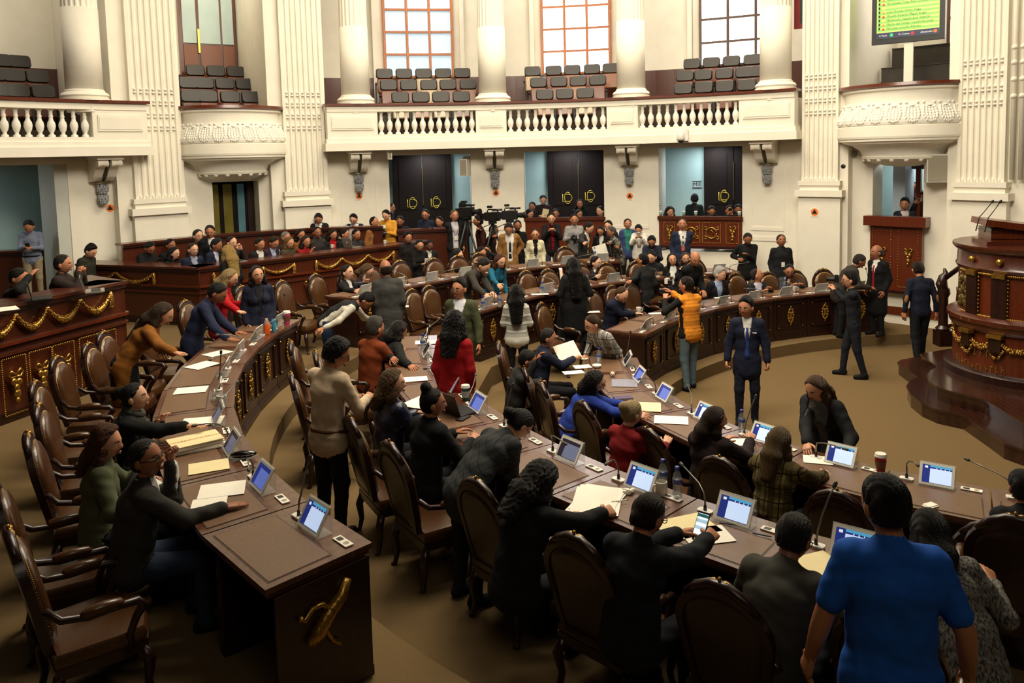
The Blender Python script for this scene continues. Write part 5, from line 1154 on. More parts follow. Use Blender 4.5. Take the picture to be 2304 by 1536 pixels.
    if pocket:
        q=F_.probe(p2-lat*.09*s,fwd)+fwd*.012; m=MB(); m.loft([[q+lat*a_*.03+up*b_*.008+fwd*o_ for a_,b_ in ((-1,-1),(1,-1),(1,1),(-1,1))] for o_ in (0,.006)]); m.build('pocket_square',cloth(pocket),root)
    return {'root':root,'hands':hands,'base':base,'head':base+RZ@hc,'RZ':RZ,'p':[base+RZ@q for q in (p0,p1,p2,p3)],'fwd':RZ@fwd,'lat':RZ@lat,'up':RZ@up}
# ================================================================ the people in the hall
BLK=(18,18,20); NVY=(22,26,46); WHT=(226,222,214); CHR=(44,42,42); HB=(20,16,14); BR=(52,34,22)
def wallp(px,py,R,stand):
    th,z=cyl(px,py,R); return dict(crown=pol(th,R,z),floor=z-(1.70 if stand else 1.33))
def suit(c): return ('jacket',c)
DK=T3+DH; D2=T2+DH; D1=T1+DH
PE={}
def add(k,*a,**q): PE[k]=person(*a,**q)
# --- left outer row
add('man_gray','grey-haired man in glasses and dark suit resting his chin on a hand',(318,986),T3,58,'sit',lean=14,hd=(42,-8,0),R=('px',505,1142,DK+.03),L=(.02,.27,1.13),handR='flat',handL='fist',top=suit((52,50,46)),shirt=WHT,pants=(40,52,74),hair=('short',(44,38,34)),sk='c',glasses=True,opening=(.03,.1),fat=1.15)
add('wom_green','woman with reddish brown hair in a green jacket, seated left',(238,955),T3,62,'sit',fem=True,H=1.62,lean=8,hd=(25,5,0),R=(.2,.3,.85),L=(-.1,.35,.9),top=('jacket',(84,88,62)),hair=('bob+vol',(96,54,26)),sk='a')
add('wom_prof','woman in black with pulled-back hair reaching out to her tablet',(296,860),T3,72,'sit',fem=True,H=1.64,lean=26,hd=(14,-6,0),R=('px',500,958,DK+.12),L=(-.05,.4,.88),handR='flat',top=('jacket',(22,22,22)),hair=('bun',HB),sk='d',scarf=(70,72,62))
add('wom_ochre','woman in an ochre coat with long brown hair leaning over her desk',(378,680),T3,72,'stand',fem=True,H=1.72,lean=40,hd=(10,30,0),R=('px',478,858,DK+.05),L=('px',400,862,DK+.03),handR='flat',top=('coat',(134,82,26)),hair=('long',(64,44,28)),sk='a',coat=.4,skirt=.3)
add('man_navy','man in a navy suit leaning on the left outer desks',(503,637),T3,78,'stand',lean=26,hd=(6,38,0),R=('px',528,783,DK+.03),L=('px',548,764,DK+.03),handR='flat',handL='flat',top=suit((30,36,62)),hair=('short',HB),sk='c',coat=.1)
add('wom_red','blonde woman in a red suit standing at the left outer desks',(524,604),T3,80,'stand',fem=True,H=1.64,lean=14,hd=(10,24,0),R=('px',576,748,DK+.03),L=(-.1,.35,1.05),handR='flat',top=('jacket',(176,18,24)),pants=(150,14,20),hair=('long',(176,148,98)),sk='d',coat=.12)
add('wom_blazer','dark-haired woman in a navy blazer facing the camera, beside the red suit',(574,596),T3,150,'stand',fem=True,H=1.66,lean=0,hd=(-8,0,6),top=('jacket',(28,32,52)),hair=('long',(26,20,18)),sk='a',coat=.12,shirt=(30,30,34),opening=(.02,.06))
# --- between the outer and second rows
add('man_bend','man in a black vest and white shirt bending over in jeans',(842,664),T2,84,'stand',lean=66,hd=(8,62,0),R=('px',722,742,1.3),L=(-.2,.75,.75),handR='relax',top=('vest',(30,30,32)),sleeve2=(214,208,192),vest=True,pants=(40,56,88),hair=('short',HB),sk='b',glasses=True)
add('pers_rust','grey-haired person in a rust-coloured jacket seen from behind',(845,712),T2,35,'sit',lean=10,hd=(10,6,0),top=('jacket',(120,52,18)),hair=('short+vol',(86,80,72)),sk='b',R=(.15,.4,.85),L=(-.15,.4,.85))
add('wom_darkl','woman in a black jacket with a blue hem leaning over the second row',(905,722),T2,48,'sit',fem=True,lean=30,hd=(15,25,0),R=('px',930,835,D2),L=('px',905,850,D2),top=('jacket',(20,20,22)),pants=(26,36,130),hair=('mid+curly',(28,22,18)),sk='b',fat=1.15)
add('man_beige','bearded man in a pale beige shirt standing behind the chairs',(768,762),T2,32,'stand',H=1.8,lean=4,hd=(42,22,0),R=(.14,.36,1.14),L=(-.02,.38,1.12),top=('shirt',(206,182,152)),pants=(18,18,20),hair=('short+curly+vol',(22,18,16)),sk='b',beard=(24,18,16),glasses=True,belt=(86,52,26),coat=.06)
add('wom_curly','curly-haired woman in a shiny navy leather jacket, seated',(882,830),T2,48,'sit',fem=True,lean=6,hd=(38,0,0),top=('leather',(24,30,56)),hair=('bob+curly',(96,72,42)),sk='d',R=(.15,.38,.82),L=(-.1,.4,.85),hipz=1.05,H=1.74)
add('wom_bun','woman in black with a high dark bun beside an open laptop',(972,872),T2,46,'sit',fem=True,lean=8,hd=(34,2,0),top=('jacket',(18,18,19)),hair=('topbun',(20,16,15)),sk='b',R=(.15,.4,.86),L=(-.1,.42,.86),hipz=1.05,H=1.74)
add('wom_quilt','woman with a ponytail and glasses bending forward in a quilted jacket',(1196,928),T2,50,'stand',fem=True,H=1.66,lean=54,hd=(12,58,0),R=('px',1150,1050,D2+.03),L=('px',1120,985,D2+.03),handR='flat',handL='flat',top=('jacket','quilt'),pants=(26,28,36),hair=('pony',(26,20,17)),sk='a',glasses=True,coat=.1)
add('wom_write','dark-haired woman in black writing at the second row',(1234,1036),T2,42,'sit',fem=True,lean=20,hd=(8,34,0),R=('px',1402,1150,D2+.04),L=('px',1270,1165,D2+.03),handR='grip',top=('jacket',(20,20,22)),hair=('mid+curly',(28,22,19)),sk='a',hipz=1.05,H=1.74)
add('wom_phone','woman in black with glasses holding a lit phone',(1472,1106),T2,40,'sit',fem=True,lean=12,hd=(14,24,0),R=('px',1604,1206,D2+.16),L=('px',1548,1196,D2+.14),handR='grip',handL='grip',top=('jacket',(22,24,30)),hair=('lowpony',(44,30,22)),sk='b',glasses=True,hipz=1.08,H=1.76)
add('man_bald','man in a grey suit with thinning dark hair and glasses, head bowed',(1800,1150),T2,38,'sit',lean=20,hd=(10,30,0),R=(.2,.42,.88),L=(-.15,.42,.88),top=suit((72,70,62)),hair=('short',(40,34,30)),sk='c',glasses=True,fat=1.12,hipz=1.08,H=1.76)
add('man_polo','man in a bright blue polo shirt seen from behind in the foreground',(1988,1060),.75,14,'stand',H=1.74,lean=3,hd=(-22,8,0),R=(.3,.06,.86),L=(-.3,.08,.84),top=('polo',(30,92,190)),short=True,pants=(30,32,40),hair=('short',(16,13,12)),sk='b',fat=1.1,coat=.08)
add('pers_knit','person with dark hair in a mottled grey knit, leaning beside the blue polo',(2086,1138),T2,18,'sit',fem=True,lean=30,side=-14,hd=(-10,20,0),top=('sweater','knit'),hair=('bob',(24,19,17)),sk='b',R=(.2,.4,.85),L=(-.3,.42,.86),fat=1.2,hipz=1.05,H=1.74)
add('pers_right','person in black with a white collar at the right edge',(2300,1052),T1,15,'sit',lean=12,hd=(-5,10,0),top=suit((16,16,18)),shirt=WHT,hair=('short',HB),sk='b')
# --- near front row
add('wom_plaid','woman in an olive plaid jacket seen from behind',(1756,957),T1,40,'sit',fem=True,lean=12,hd=(8,10,0),R=('px',1862,1070,D1),L=('px',1710,1030,D1),top=('jacket','plaid_olive'),hair=('mid',(104,80,44)),sk='d')
add('wom_bob','woman with a brown bob in a dark jacket turning right, hand raised',(1612,912),T1,42,'sit',fem=True,lean=8,hd=(40,8,0),R=('px',1688,990,D1+.12),L=(-.05,.4,.88),top=('jacket',(38,28,28)),hair=('bob',(52,32,20)),sk='a')
add('wom_blond','blonde woman with a bun in dark red, seen from behind',(1426,898),T1,48,'sit',fem=True,lean=10,hd=(12,14,0),R=(.18,.42,.86),L=(-.15,.42,.86),top=('sweater',(122,16,20)),hair=('bun',(196,170,120)),sk='d')
add('wom_blue','woman in a blue sweater with curly black hair leaning across the desk',(1342,838),T1,70,'sit',fem=True,lean=34,side=8,hd=(35,12,24),R=('px',1440,935,D1+.02),L=('px',1470,930,D1+.02),handL='flat',top=('sweater',(38,62,150)),pants=BLK,hair=('long+curly',(20,17,16)),sk='d',glasses=True)
add('man_ear','man holding a hand to his ear behind the armchairs, dark jacket',(1194,786),T1,78,'sit',lean=12,hd=(10,22,0),L=('px',1207,812,T1+1.18),R=('px',1245,862,T1+.7),handL='relax',handR='grip',top=suit((40,38,38)),hair=('short',HB),sk='b')
add('man_paper','man in a navy suit holding up white pages at the front row',(1236,737),T1,84,'sit',lean=10,hd=(14,10,0),R=('px',1292,806,D1+.08),L=('px',1262,800,D1+.08),top=suit((28,32,54)),shirt=WHT,hair=('short',(44,40,38)),sk='b',handR='grip')
add('wom_check','woman in a grey checked shirt and glasses leaning on the front row',(1326,708),T1,222,'stand',fem=True,H=1.6,lean=42,hd=(26,22,0),R=('px',1318,800,D1+.02),L=('px',1356,790,D1+.1),handR='flat',top=('shirt','plaid_grey'),pants=BLK,hair=('lowpony',(66,42,26)),sk='a',glasses=True)
add('wom_cardi','long-haired woman in a black cardigan leaning in from the open floor',(1828,846),0,228,'stand',fem=True,H=1.76,lean=24,hd=(10,24,0),R=('px',1815,1012,D1+.03),L=('px',1905,1020,D1+.03),top=('cardigan',(26,26,28)),shirt=(96,94,92),opening=(.05,.09),hair=('long',(92,66,40)),sk='a',coat=.3)
add('wom_reddr','woman in a red dress with big black hair seen from behind',(1022,700),T2,15,'stand',fem=True,H=1.66,lean=2,hd=(5,2,0),top=('dress',(150,10,16)),skirt=.32,pants=(150,10,16),hair=('mid+curly+vol',(20,16,16)),sk='b',fat=1.15)
add('man_olive','man in glasses and an olive jacket with a badge, looking left',(1034,625),T1+.1,196,'stand',H=1.82,lean=-1,hd=(14,-2,0),top=('jacket',(66,70,44)),shirt=(224,226,230),opening=(.0,.075),hair=('short+vol',(26,20,17)),sk='b',glasses=True,coat=.2,pants=(30,34,52),lany=((40,40,44),(214,196,190)),L=(-.3,.12,.86))
add('wom_nordic','woman in a black and white patterned knit sweater seen from behind',(1160,640),T1,5,'stand',fem=True,H=1.64,lean=1,hd=(-6,0,0),top=('sweater','nordic'),pants=BLK,hair=('long+curly',(17,14,14)),sk='b',L=(-.1,.24,.98),R=(.1,.24,.98),coat=.03,fat=1.05)
# --- open floor
add('man_vest','photographer in an orange puffer vest and jeans seen from behind',(1545,620),0,335,'stand',H=1.84,lean=3,hd=(-28,0,0),L=('px',1497,672,1.42),R=('px',1512,658,1.46),top=('puffer',(226,140,40)),sleeve2=(20,20,22),vest=True,pants=(88,104,112),hair=('short',(40,28,20)),sk='b',stride=.12,handL='grip',coat=.03)
add('man_suit','young man in a dark navy suit and blue tie walking in the open floor',(1678,667),0,196,'stand',H=1.8,lean=0,hd=(24,4,0),top=suit((26,30,52)),shirt=WHT,opening=(.012,.052),fat=.92,tie=(44,66,134),pants=(22,25,42),hair=('short+vol',(18,15,14)),sk='b',coat=.16,L=(-.27,.06,.82),R=(.27,.06,.82),handL='fist',handR='fist',stride=.1,pocket=(232,230,226))
add('man_photo','photographer in black with glasses aiming a camera left',(1912,609),0,288,'stand',H=1.78,lean=3,hd=(0,4,0),R=('px',1880,648,1.38),L=('px',1878,652,1.38),handL='grip',handR='grip',top=('shirt',(24,26,32)),pants=(26,29,38),hair=('short+vol',HB),sk='a',glasses=True,stride=.3)
add('man_elbow','man in a navy sweater with tan elbow patches walking away',(2062,587),0,4,'stand',H=1.8,lean=3,hd=(-4,22,0),top=('sweater',(24,28,44)),shirt=WHT,tie=None,pants=(20,21,24),shoes=(96,50,34),hair=('short',(44,30,22)),sk='b',stride=.3,L=(-.27,-.02,.84),R=(.27,.0,.84),patch=(150,100,56))
add('man_bent2','grey-haired man bending forward at the right end of the far desks',(1942,572),T1,95,'stand',lean=34,hd=(0,30,0),top=('jacket',(52,46,42)),hair=('short',(52,44,40)),sk='c',L=(-.1,.5,.9),R=(.2,.5,.95),coat=.1)
add('man_redtie','bald man in a black coat and red tie by the wall box',(1974,550),T1,248,'stand',H=1.74,lean=0,hd=(20,0,0),top=('coat',(14,14,17)),shirt=WHT,opening=(.0,.06),tie=(150,24,34),pants=BLK,hair=('bald',(40,34,30)),sk='c',coat=.4)
add('guard_a','guard in black with folded hand standing against the white wall',(1683,524),T1,190,'stand',H=1.74,lean=0,hd=(0,24,0),R=(.2,.1,1.1),L=(.02,.24,1.2),top=('jacket',(20,20,20)),pants=(120,110,88),hair=('short',(44,38,32)),sk='c',coat=.12,fat=1.15)
add('guard_b','guard in black with a white badge leaning on the wall pier',(1757,526),T1,184,'stand',H=1.74,lean=-2,hd=(0,-10,0),top=('jacket',(22,22,26)),pants=(28,30,36),hair=('short',(38,32,28)),sk='c',coat=.12,fat=1.12,lany=((40,20,24),(228,224,220)))
# --- far front row
add('man_navyb','bearded man in navy reading at the far front row',(1408,648),T1,138,'sit',lean=18,hd=(-6,38,0),R=('px',1428,705,D1+.03),L=('px',1412,702,D1+.03),handR='flat',top=suit((22,27,48)),hair=('receding',(84,54,34)),beard=(96,64,42),sk='d',fit=(R1F,.8))
add('man_white','white-haired man with a blue shirt at the far front row',(1622,607),T1,160,'sit',lean=4,hd=(-30,12,0),top=suit((24,24,28)),shirt=(150,164,196),opening=(.02,.08),hair=('short+vol',(214,210,204)),sk='d',fit=(R1F,.85))
add('man_up','man with grey temples looking up at the far front row',(1698,611),T1,170,'sit',lean=6,hd=(-60,-14,0),top=suit((28,28,32)),shirt=(200,196,214),opening=(.0,.07),hair=('receding',(56,48,44)),sk='b',R=('px',1713,657,D1+.02),L=(-.1,.38,.86),fit=(R1F,.85))
add('man_spec','smiling man in glasses and grey jacket at the far front row',(1776,600),T1,176,'sit',lean=2,hd=(14,14,0),top=suit((54,54,60)),shirt=(150,160,180),opening=(.02,.09),hair=('short',HB),sk='b',glasses=True,R=(.1,.36,.86),L=(-.12,.36,.86),fit=(R1F,.85))
# --- between far rows
add('man_back','man in a dark suit seen from behind, gesturing with a pen',(1447,577),T1,335,'stand',H=1.74,lean=4,hd=(-30,0,0),L=('px',1402,652,1.28),top=suit((28,28,29)),shirt=WHT,hair=('short',HB),sk='b',coat=.14,handL='grip',fit=(R1F,1.75))
add('wom_laugh','laughing woman in a black jacket and white top with hoop earrings',(1510,576),T1,196,'stand',fem=True,H=1.62,lean=0,hd=(-14,-4,8),top=('jacket',(18,18,20)),shirt=(226,224,220),opening=(.02,.07),hair=('long',(24,18,17)),sk='a',coat=.1,fit=(R1F,1.7))
add('wom_hand','woman with a hand over her face beside the laughing woman',(1543,574),T1,188,'stand',fem=True,H=1.62,lean=0,hd=(0,4,0),R=('px',1541,610,T1+1.45),top=('jacket',(20,20,24)),hair=('mid',(84,58,38)),sk='a',fit=(R1F,1.8))
add('man_hunch','balding man in black bending towards the far front desks',(1566,570),T1,150,'stand',H=1.72,lean=26,hd=(20,22,0),R=('px',1588,662,D1+.03),L=(-.1,.4,1.0),top=suit((16,16,18)),hair=('bald',(60,42,32)),sk='b',coat=.14,fit=(R1F,.6))
add('wom_hairy','woman with very long black hair seen from behind, carrying files',(1290,586),T1,352,'stand',fem=True,H=1.66,lean=0,hd=(0,4,0),top=('coat',(14,14,15)),pants=BLK,hair=('xlong+curly',(18,15,15)),sk='b',coat=.35,L=(-.16,.2,1.15),R=(.16,.2,1.15),fat=1.2,fit=(R2F,-.45))
add('man_smile','smiling man in navy with clasped hands at the far second row',(1341,586),T2,128,'sit',lean=8,hd=(0,4,0),R=('px',1362,628,D2+.15),L=('px',1352,632,D2+.12),handR='grip',handL='grip',top=suit((24,28,46)),shirt=WHT,opening=(.01,.07),hair=('short',HB),sk='d',fit=(R2F,.85))
add('man_beard2','bearded man looking down behind the gesturing man',(1465,581),T2,200,'sit',lean=4,hd=(10,18,0),top=suit((26,26,30)),hair=('short',HB),beard=(30,22,18),sk='d',fit=(R2F,.95))
add('man_reach','man in a grey-brown suit reaching over the far second row',(1098,583),T2,118,'stand',lean=42,hd=(4,40,0),R=('px',1106,684,D2+.05),L=('px',1120,676,D2+.05),top=suit((58,52,46)),shirt=WHT,hair=('short',(32,26,22)),sk='d',coat=.1,fit=(R2F,.42))
add('wom_teal','woman in a teal sweater with long reddish hair at the far second row',(1128,577),T2,140,'stand',fem=True,H=1.62,lean=26,hd=(4,18,0),R=('px',1142,681,D2+.04),top=('sweater',(20,96,124)),hair=('xlong',(84,44,26)),sk='d',fit=(R2F,.6))
# --- far third row
add('man_kippa','bearded man in a dark suit and open white shirt at the far third row',(780,603),T3,104,'sit',lean=10,hd=(12,-2,0),R=('px',822,664,DK+.02),L=(-.1,.4,.88),top=suit((24,24,26)),shirt=WHT,opening=(.01,.06),hair=('short',(36,28,24)),beard=(72,62,56),sk='d',fat=1.15,fit=(R3F,.85))
add('wom_tied','woman with tied brown hair and glasses looking down at the far third row',(834,596),T3,108,'sit',fem=True,lean=10,hd=(-4,32,0),R=('px',838,652,DK+.03),top=('sweater',(24,26,44)),hair=('mid',(98,72,48)),sk='d',glasses=True,fit=(R3F,.85))
add('man_baldb','bald man in a grey suit seen from behind at the far third row',(866,583),T2,345,'stand',H=1.76,lean=4,hd=(-14,8,0),top=suit((58,57,54)),shirt=(190,196,216),hair=('bald',(52,40,34)),sk='c',coat=.18,fat=1.12)
add('man_juice','man in a black suit reaching for orange juice at the far third row',(1030,569),T3,112,'sit',lean=6,hd=(-6,6,0),R=('px',1055,612,DK+.08),L=(-.1,.4,.88),top=suit((20,20,22)),shirt=WHT,opening=(.01,.06),hair=('short',HB),sk='d',fit=(R3F,.9))
add('man_dark3','man in dark clothes seated by the juice glass at the far third row',(1084,571),T3,140,'sit',lean=12,hd=(0,10,0),top=suit((24,24,26)),hair=('short',HB),sk='b',fit=(R3F,.9))
# --- standing group behind the far third row
add('man_tan','man in a tan jacket, white shirt and long black tie looking down',(1144,504),T3,172,'stand',H=1.78,lean=2,hd=(10,34,0),top=('jacket',(142,100,52)),shirt=WHT,opening=(.05,.09),tie=(24,24,28),hair=('short',(26,20,18)),sk='b',coat=.16,L=('px',1162,573,1.62),fit=(R3F,1.0))
add('wom_cream','woman in a cream jacket over black standing at the far third row',(1204,520),T3,178,'stand',fem=True,H=1.6,lean=0,hd=(4,4,0),top=('jacket',(214,204,170)),shirt=(20,20,22),opening=(.03,.05),hair=('short',(40,28,24)),sk='a',coat=.14,glasses=True,fit=(R3F,.95))
add('wom_rplaid','woman in a black jacket and red plaid shirt taking a picture',(1240,482),T3,180,'stand',fem=True,H=1.64,lean=0,hd=(0,14,0),R=(.06,.28,1.3),L=(-.06,.28,1.3),handR='grip',handL='grip',top=('jacket',(20,18,20)),shirt='plaid_red',opening=(.07,.08),pants=(52,60,78),hair=('lowpony',HB),sk='d',coat=.05,fit=(R3F,2.0))
add('man_camgrey','bearded photographer in a grey shirt with a camera on his chest',(1292,486),T3,180,'stand',H=1.74,lean=0,hd=(0,8,0),R=(.1,.24,1.12),L=(-.02,.26,1.12),handR='grip',handL='grip',top=('shirt',(150,148,146)),hair=('short',HB),beard=HB,sk='b',lany=((30,26,24),(30,30,30)),fat=1.1,fit=(R3F,1.9))
add('man_ytie','man in a charcoal suit and yellow tie reading with others',(1330,503),T3,120,'stand',H=1.76,lean=6,hd=(-4,28,0),R=('px',1328,594,1.6),top=suit((42,42,44)),shirt=WHT,opening=(.02,.07),tie=(196,168,86),hair=('short',(30,22,18)),sk='d',coat=.16,handR='fist',fit=(R3F,1.0))
add('wom_dark4','dark-haired woman half hidden beside the yellow tie',(1350,512),T3,190,'stand',fem=True,H=1.6,lean=4,hd=(10,24,0),top=('jacket',(24,22,24)),shirt=WHT,opening=(.02,.05),hair=('mid',(24,18,17)),sk='b',legs=False,fit=(R3F,1.4))
add('man_navy4','man in navy behind the camouflage jacket, looking down',(1368,501),T3,205,'stand',H=1.76,lean=4,hd=(0,14,0),top=suit((26,32,54)),hair=('short',HB),sk='d',legs=False,fit=(R3F,1.6))
add('man_camo','grey-haired man in a camouflage jacket leaning to the left',(1374,516),T3,262,'stand',H=1.7,lean=18,hd=(-4,10,0),R=('px',1352,562,1.75),L=('px',1395,572,1.65),top=('jacket','camo'),hair=('short',(92,86,80)),sk='c',coat=.1,fit=(R3F,1.0))
add('man_blueg','man in a blue jacket over a green shirt by the pillar',(1412,498),T3,182,'stand',H=1.72,lean=0,hd=(0,0,0),top=('jacket',(58,70,116)),shirt=(48,120,110),opening=(.06,.09),hair=('short',HB),sk='b',coat=.1,fit=(R3F,2.0))
add('wom_scarf','woman in a white jacket and thick white scarf looking at her phone',(1436,508),T3,188,'stand',fem=True,H=1.64,lean=0,hd=(6,34,0),R=(.08,.26,1.06),L=(-.06,.26,1.06),handR='grip',top=('jacket',(226,222,212)),scarf=(232,228,220),hair=('lowpony',HB),sk='a',coat=.1,fit=(R3F,1.7))
add('man_dblue','heavy man in a dark blue shirt and glasses looking at a phone',(1466,533),T2,192,'stand',H=1.7,lean=10,hd=(0,36,0),R=(.06,.34,1.08),L=(-.08,.34,1.06),handR='grip',handL='grip',top=('shirt',(28,32,48)),hair=('short',HB),sk='b',glasses=True,fat=1.25,fit=(R2F,1.3))
add('man_folder','man in a navy suit with a lanyard holding a yellow folder',(1535,496),T2,186,'stand',H=1.76,lean=-1,hd=(6,-6,0),L=('px',1541,550,1.62),handL='grip',top=suit((34,42,66)),shirt=WHT,opening=(.02,.075),tie=(60,64,70),hair=('short',HB),sk='b',coat=.16,lany=((210,205,190),(190,90,70)),fit=(R2F,1.7))
# --- press around the cameras
_w=wallp(944,527,8.7,True); add('wom_blackd','woman in a black dress and glasses holding a phone',None,_w['floor'],150,'stand',fem=True,H=1.64,lean=0,hd=(10,14,0),R=(.06,.28,1.08),handR='grip',top=('sweater',(16,16,17)),pants=BLK,hair=('lowpony',HB),sk='a',glasses=True,crown=_w['crown'])
_w=wallp(966,516,9.2,True); add('man_dks','dark-skinned man in a black jacket and white shirt, seated',None,_w['floor'],165,'stand',H=1.5,lean=4,hd=(-8,16,0),top=suit((24,22,23)),shirt=WHT,opening=(.0,.05),hair=('short',(16,13,12)),sk='e',legs=False,crown=_w['crown'])
_w=wallp(918,521,9.4,False); add('man_rose','man with curly hair behind the counter end, dark jacket',None,_w['floor'],150,'sit',lean=4,hd=(6,8,0),top=suit((30,24,24)),hair=('short+curly',HB),sk='b',legs=False,crown=_w['crown'])
_w=wallp(1022,471,9.5,True); add('man_camera','grey-haired cameraman in a black jacket and pale shirt',None,_w['floor'],165,'stand',H=1.74,lean=0,hd=(-6,0,0),R=('px',1052,500,2.2),top=suit((22,22,24)),shirt=(190,186,190),opening=(.06,.08),hair=('short',(96,88,80)),sk='b',coat=.05,lany=((60,50,50),(220,210,205)),crown=_w['crown'])
_w=wallp(1076,482,9.9,True); add('man_maroon','man in maroon in profile beside the tripod cameras',None,_w['floor'],262,'stand',H=1.72,lean=4,hd=(0,2,0),R=('px',1066,505,2.35),top=('jacket',(62,26,26)),shirt=WHT,hair=('short+vol',HB),sk='b',crown=_w['crown'])
_w=wallp(1112,496,9.9,True); add('man_opa','camera operator in dark maroon under the left video camera',None,_w['floor'],110,'stand',H=1.66,lean=8,hd=(0,10,0),R=('px',1128,520,2.1),top=('jacket',(58,24,26)),hair=('short',HB),sk='b',legs=False,crown=_w['crown'])
_w=wallp(1164,492,10.0,True); add('man_opb','camera operator in black under the right video camera',None,_w['floor'],175,'stand',H=1.72,lean=2,hd=(0,8,0),R=('px',1152,508,2.2),L=(-.1,.28,1.05),top=('shirt',(20,20,21)),hair=('short',HB),sk='c',crown=_w['crown'])
_w=wallp(1094,528,8.9,True); add('man_crouch','crouching photographer in black with a camera at his eye',None,_w['floor'],185,'stand',H=1.5,lean=6,hd=(0,4,0),R=(.07,.2,1.34),L=(-.06,.2,1.32),handR='grip',handL='grip',top=('jacket',(24,23,23)),hair=('short',(26,20,18)),sk='b',legs=False,crown=_w['crown'])
_w=wallp(866,467,10.6,True); add('man_yellow','photographer in a yellow sweater holding his camera',None,_w['floor'],190,'stand',H=1.72,lean=4,hd=(6,24,0),R=(.08,.26,1.1),L=(-.06,.28,1.12),handR='grip',handL='grip',top=('sweater',(222,158,52)),pants=(30,30,34),hair=('short',HB),sk='d',fat=1.1,crown=_w['crown'])
_w=wallp(842,481,10.5,True); add('man_brown','man in a caramel jacket turning to the yellow sweater',None,_w['floor'],120,'stand',H=1.68,lean=2,hd=(-10,6,0),top=('jacket',(148,96,48)),hair=('receding',HB),sk='b',legs=False,crown=_w['crown'])
_w=wallp(793,474,10.7,True); add('man_news','man in navy jacket and white shirt holding newspapers by the wall',None,_w['floor'],180,'stand',H=1.7,lean=0,hd=(4,28,0),R=(.16,.28,1.1),L=(-.16,.28,1.12),handR='grip',handL='grip',top=suit((30,36,60)),shirt=(224,222,216),opening=(.06,.09),hair=('short',HB),sk='d',glasses=True,legs=False,crown=_w['crown'])
_w=wallp(715,472,10.75,True); add('man_wall','man in a black jacket and white shirt looking at his phone by the wall',None,_w['floor'],178,'stand',H=1.7,lean=0,hd=(-6,34,0),R=(.06,.28,1.06),L=(-.06,.28,1.06),handR='grip',handL='grip',top=suit((26,24,25)),shirt=WHT,opening=(.05,.08),hair=('short',HB),sk='b',legs=False,crown=_w['crown'])
# --- the long stand
def st(k,label,px,py,face,hd,top,hair,sk='b',row=0,line=None,**q):
    a,b=line or ((C3,E3) if px>430 else (L3,C3)); off=.55+.6*row; n=Vector((b[1]-a[1],-(b[0]-a[0]))).normalized(); a=Vector(a)-n*off; b=Vector(b)-n*off
    d=ray(px,py); A=np.array([[d[0],-(b.x-a.x)],[d[1],-(b.y-a.y)]]); t=np.linalg.solve(A,np.array([a.x,a.y]))[0]; c=Vector(CAM+d*t); pose=q.pop('pose','sit')
    add(k,label,None,c.z-(1.33 if pose=='sit' else 1.7),face,pose,hd=hd,top=top,hair=hair,sk=sk,legs=False,crown=c,**q)
st('s1','man in black looking down at a phone at the left end of the stand',341,540,120,(0,34,0),suit((20,21,24)),('short',HB),'c',R=(.06,.3,.85),L=(-.06,.3,.85))
st('s2','woman in black with straight dark hair near the left end of the stand',393,554,110,(0,12,0),suit((18,18,19)),('mid',(18,15,15)),'d',fem=True)
st('s2b','dark-haired person behind the woman in black on the stand',384,537,120,(0,10,0),suit((16,16,17)),('short',HB),'c',row=1)
st('s3','bearded man in navy with a red tie on the stand',434,546,130,(0,6,0),suit((28,33,56)),('short',(60,40,26)),'d',shirt=(150,156,176),opening=(.0,.06),tie=(150,60,50),beard=(74,48,30))
st('s4','man in a dark suit and tie standing up behind the stand',471,500,150,(14,14,0),suit((26,27,30)),('short',HB),'b',pose='stand',row=.6,H=1.7,shirt=WHT,opening=(.01,.06),tie=(70,74,84))
st('s4b','short-haired man partly hidden behind the standing man on the stand',445,516,120,(10,4,0),suit((30,28,28)),('short',(40,34,30)),'d',row=1)
st('s5','man in a navy suit leaning right on the stand',490,534,95,(6,18,0),suit((26,31,54)),('short',HB),'c',shirt=(206,206,220),opening=(.02,.08),lean=12)
st('s6','man with clasped hands behind a silver laptop on the stand',521,531,115,(8,4,0),suit((34,26,26)),('short',(52,36,26)),'d',R=(.06,.24,1.08),L=(-.04,.26,1.06))
st('s7','man in a black suit and white shirt on the stand',586,534,125,(4,16,0),suit((26,25,27)),('short',HB),'b',shirt=WHT,opening=(.02,.07))
st('s8','man in a purple vest and light blue shirt looking down',620,529,125,(0,30,0),('vest',(56,34,52)),('short',(40,32,28)),'b',sleeve2=(176,186,214),vest=True,shirt=(176,186,214),opening=(.03,.06))
st('s9','woman with long light brown hair and an olive jacket on the stand',652,527,120,(8,14,0),suit((74,64,46)),('long',(134,100,58)),'a',fem=True,H=1.6)
st('s10','grey-haired person behind the woman with light brown hair',643,521,120,(0,6,0),suit((30,30,30)),('short',(150,146,138)),'b',row=1)
st('s11','woman with short black hair in a rust top behind the red sweater',677,514,130,(6,12,0),('sweater',(130,80,40)),('bob',HB),'b',fem=True,row=1)
st('s12','woman in a red sweater on the stand',689,529,130,(6,10,0),('sweater',(142,22,26)),('mid',(50,30,24)),'b',fem=True,R=(.04,.26,.98))
st('s13','man with a moustache in a dark jacket on the stand',713,510,140,(6,2,0),suit((48,44,42)),('short',HB),'c',row=1)
st('s14','woman with a red scarf and dark hair on the stand',750,514,135,(0,16,0),suit((28,24,24)),('mid',(26,18,16)),'b',fem=True,scarf=(170,24,26),row=1)
st('s15','man in a dark suit talking on the stand',776,514,105,(0,6,0),suit((24,24,26)),('short',HB),'b',row=1)
st('s16','man in a grey jacket and red tie on the stand',802,515,130,(4,6,0),suit((48,46,48)),('short',HB),'b',shirt=(190,190,196),tie=(160,40,40),row=1)
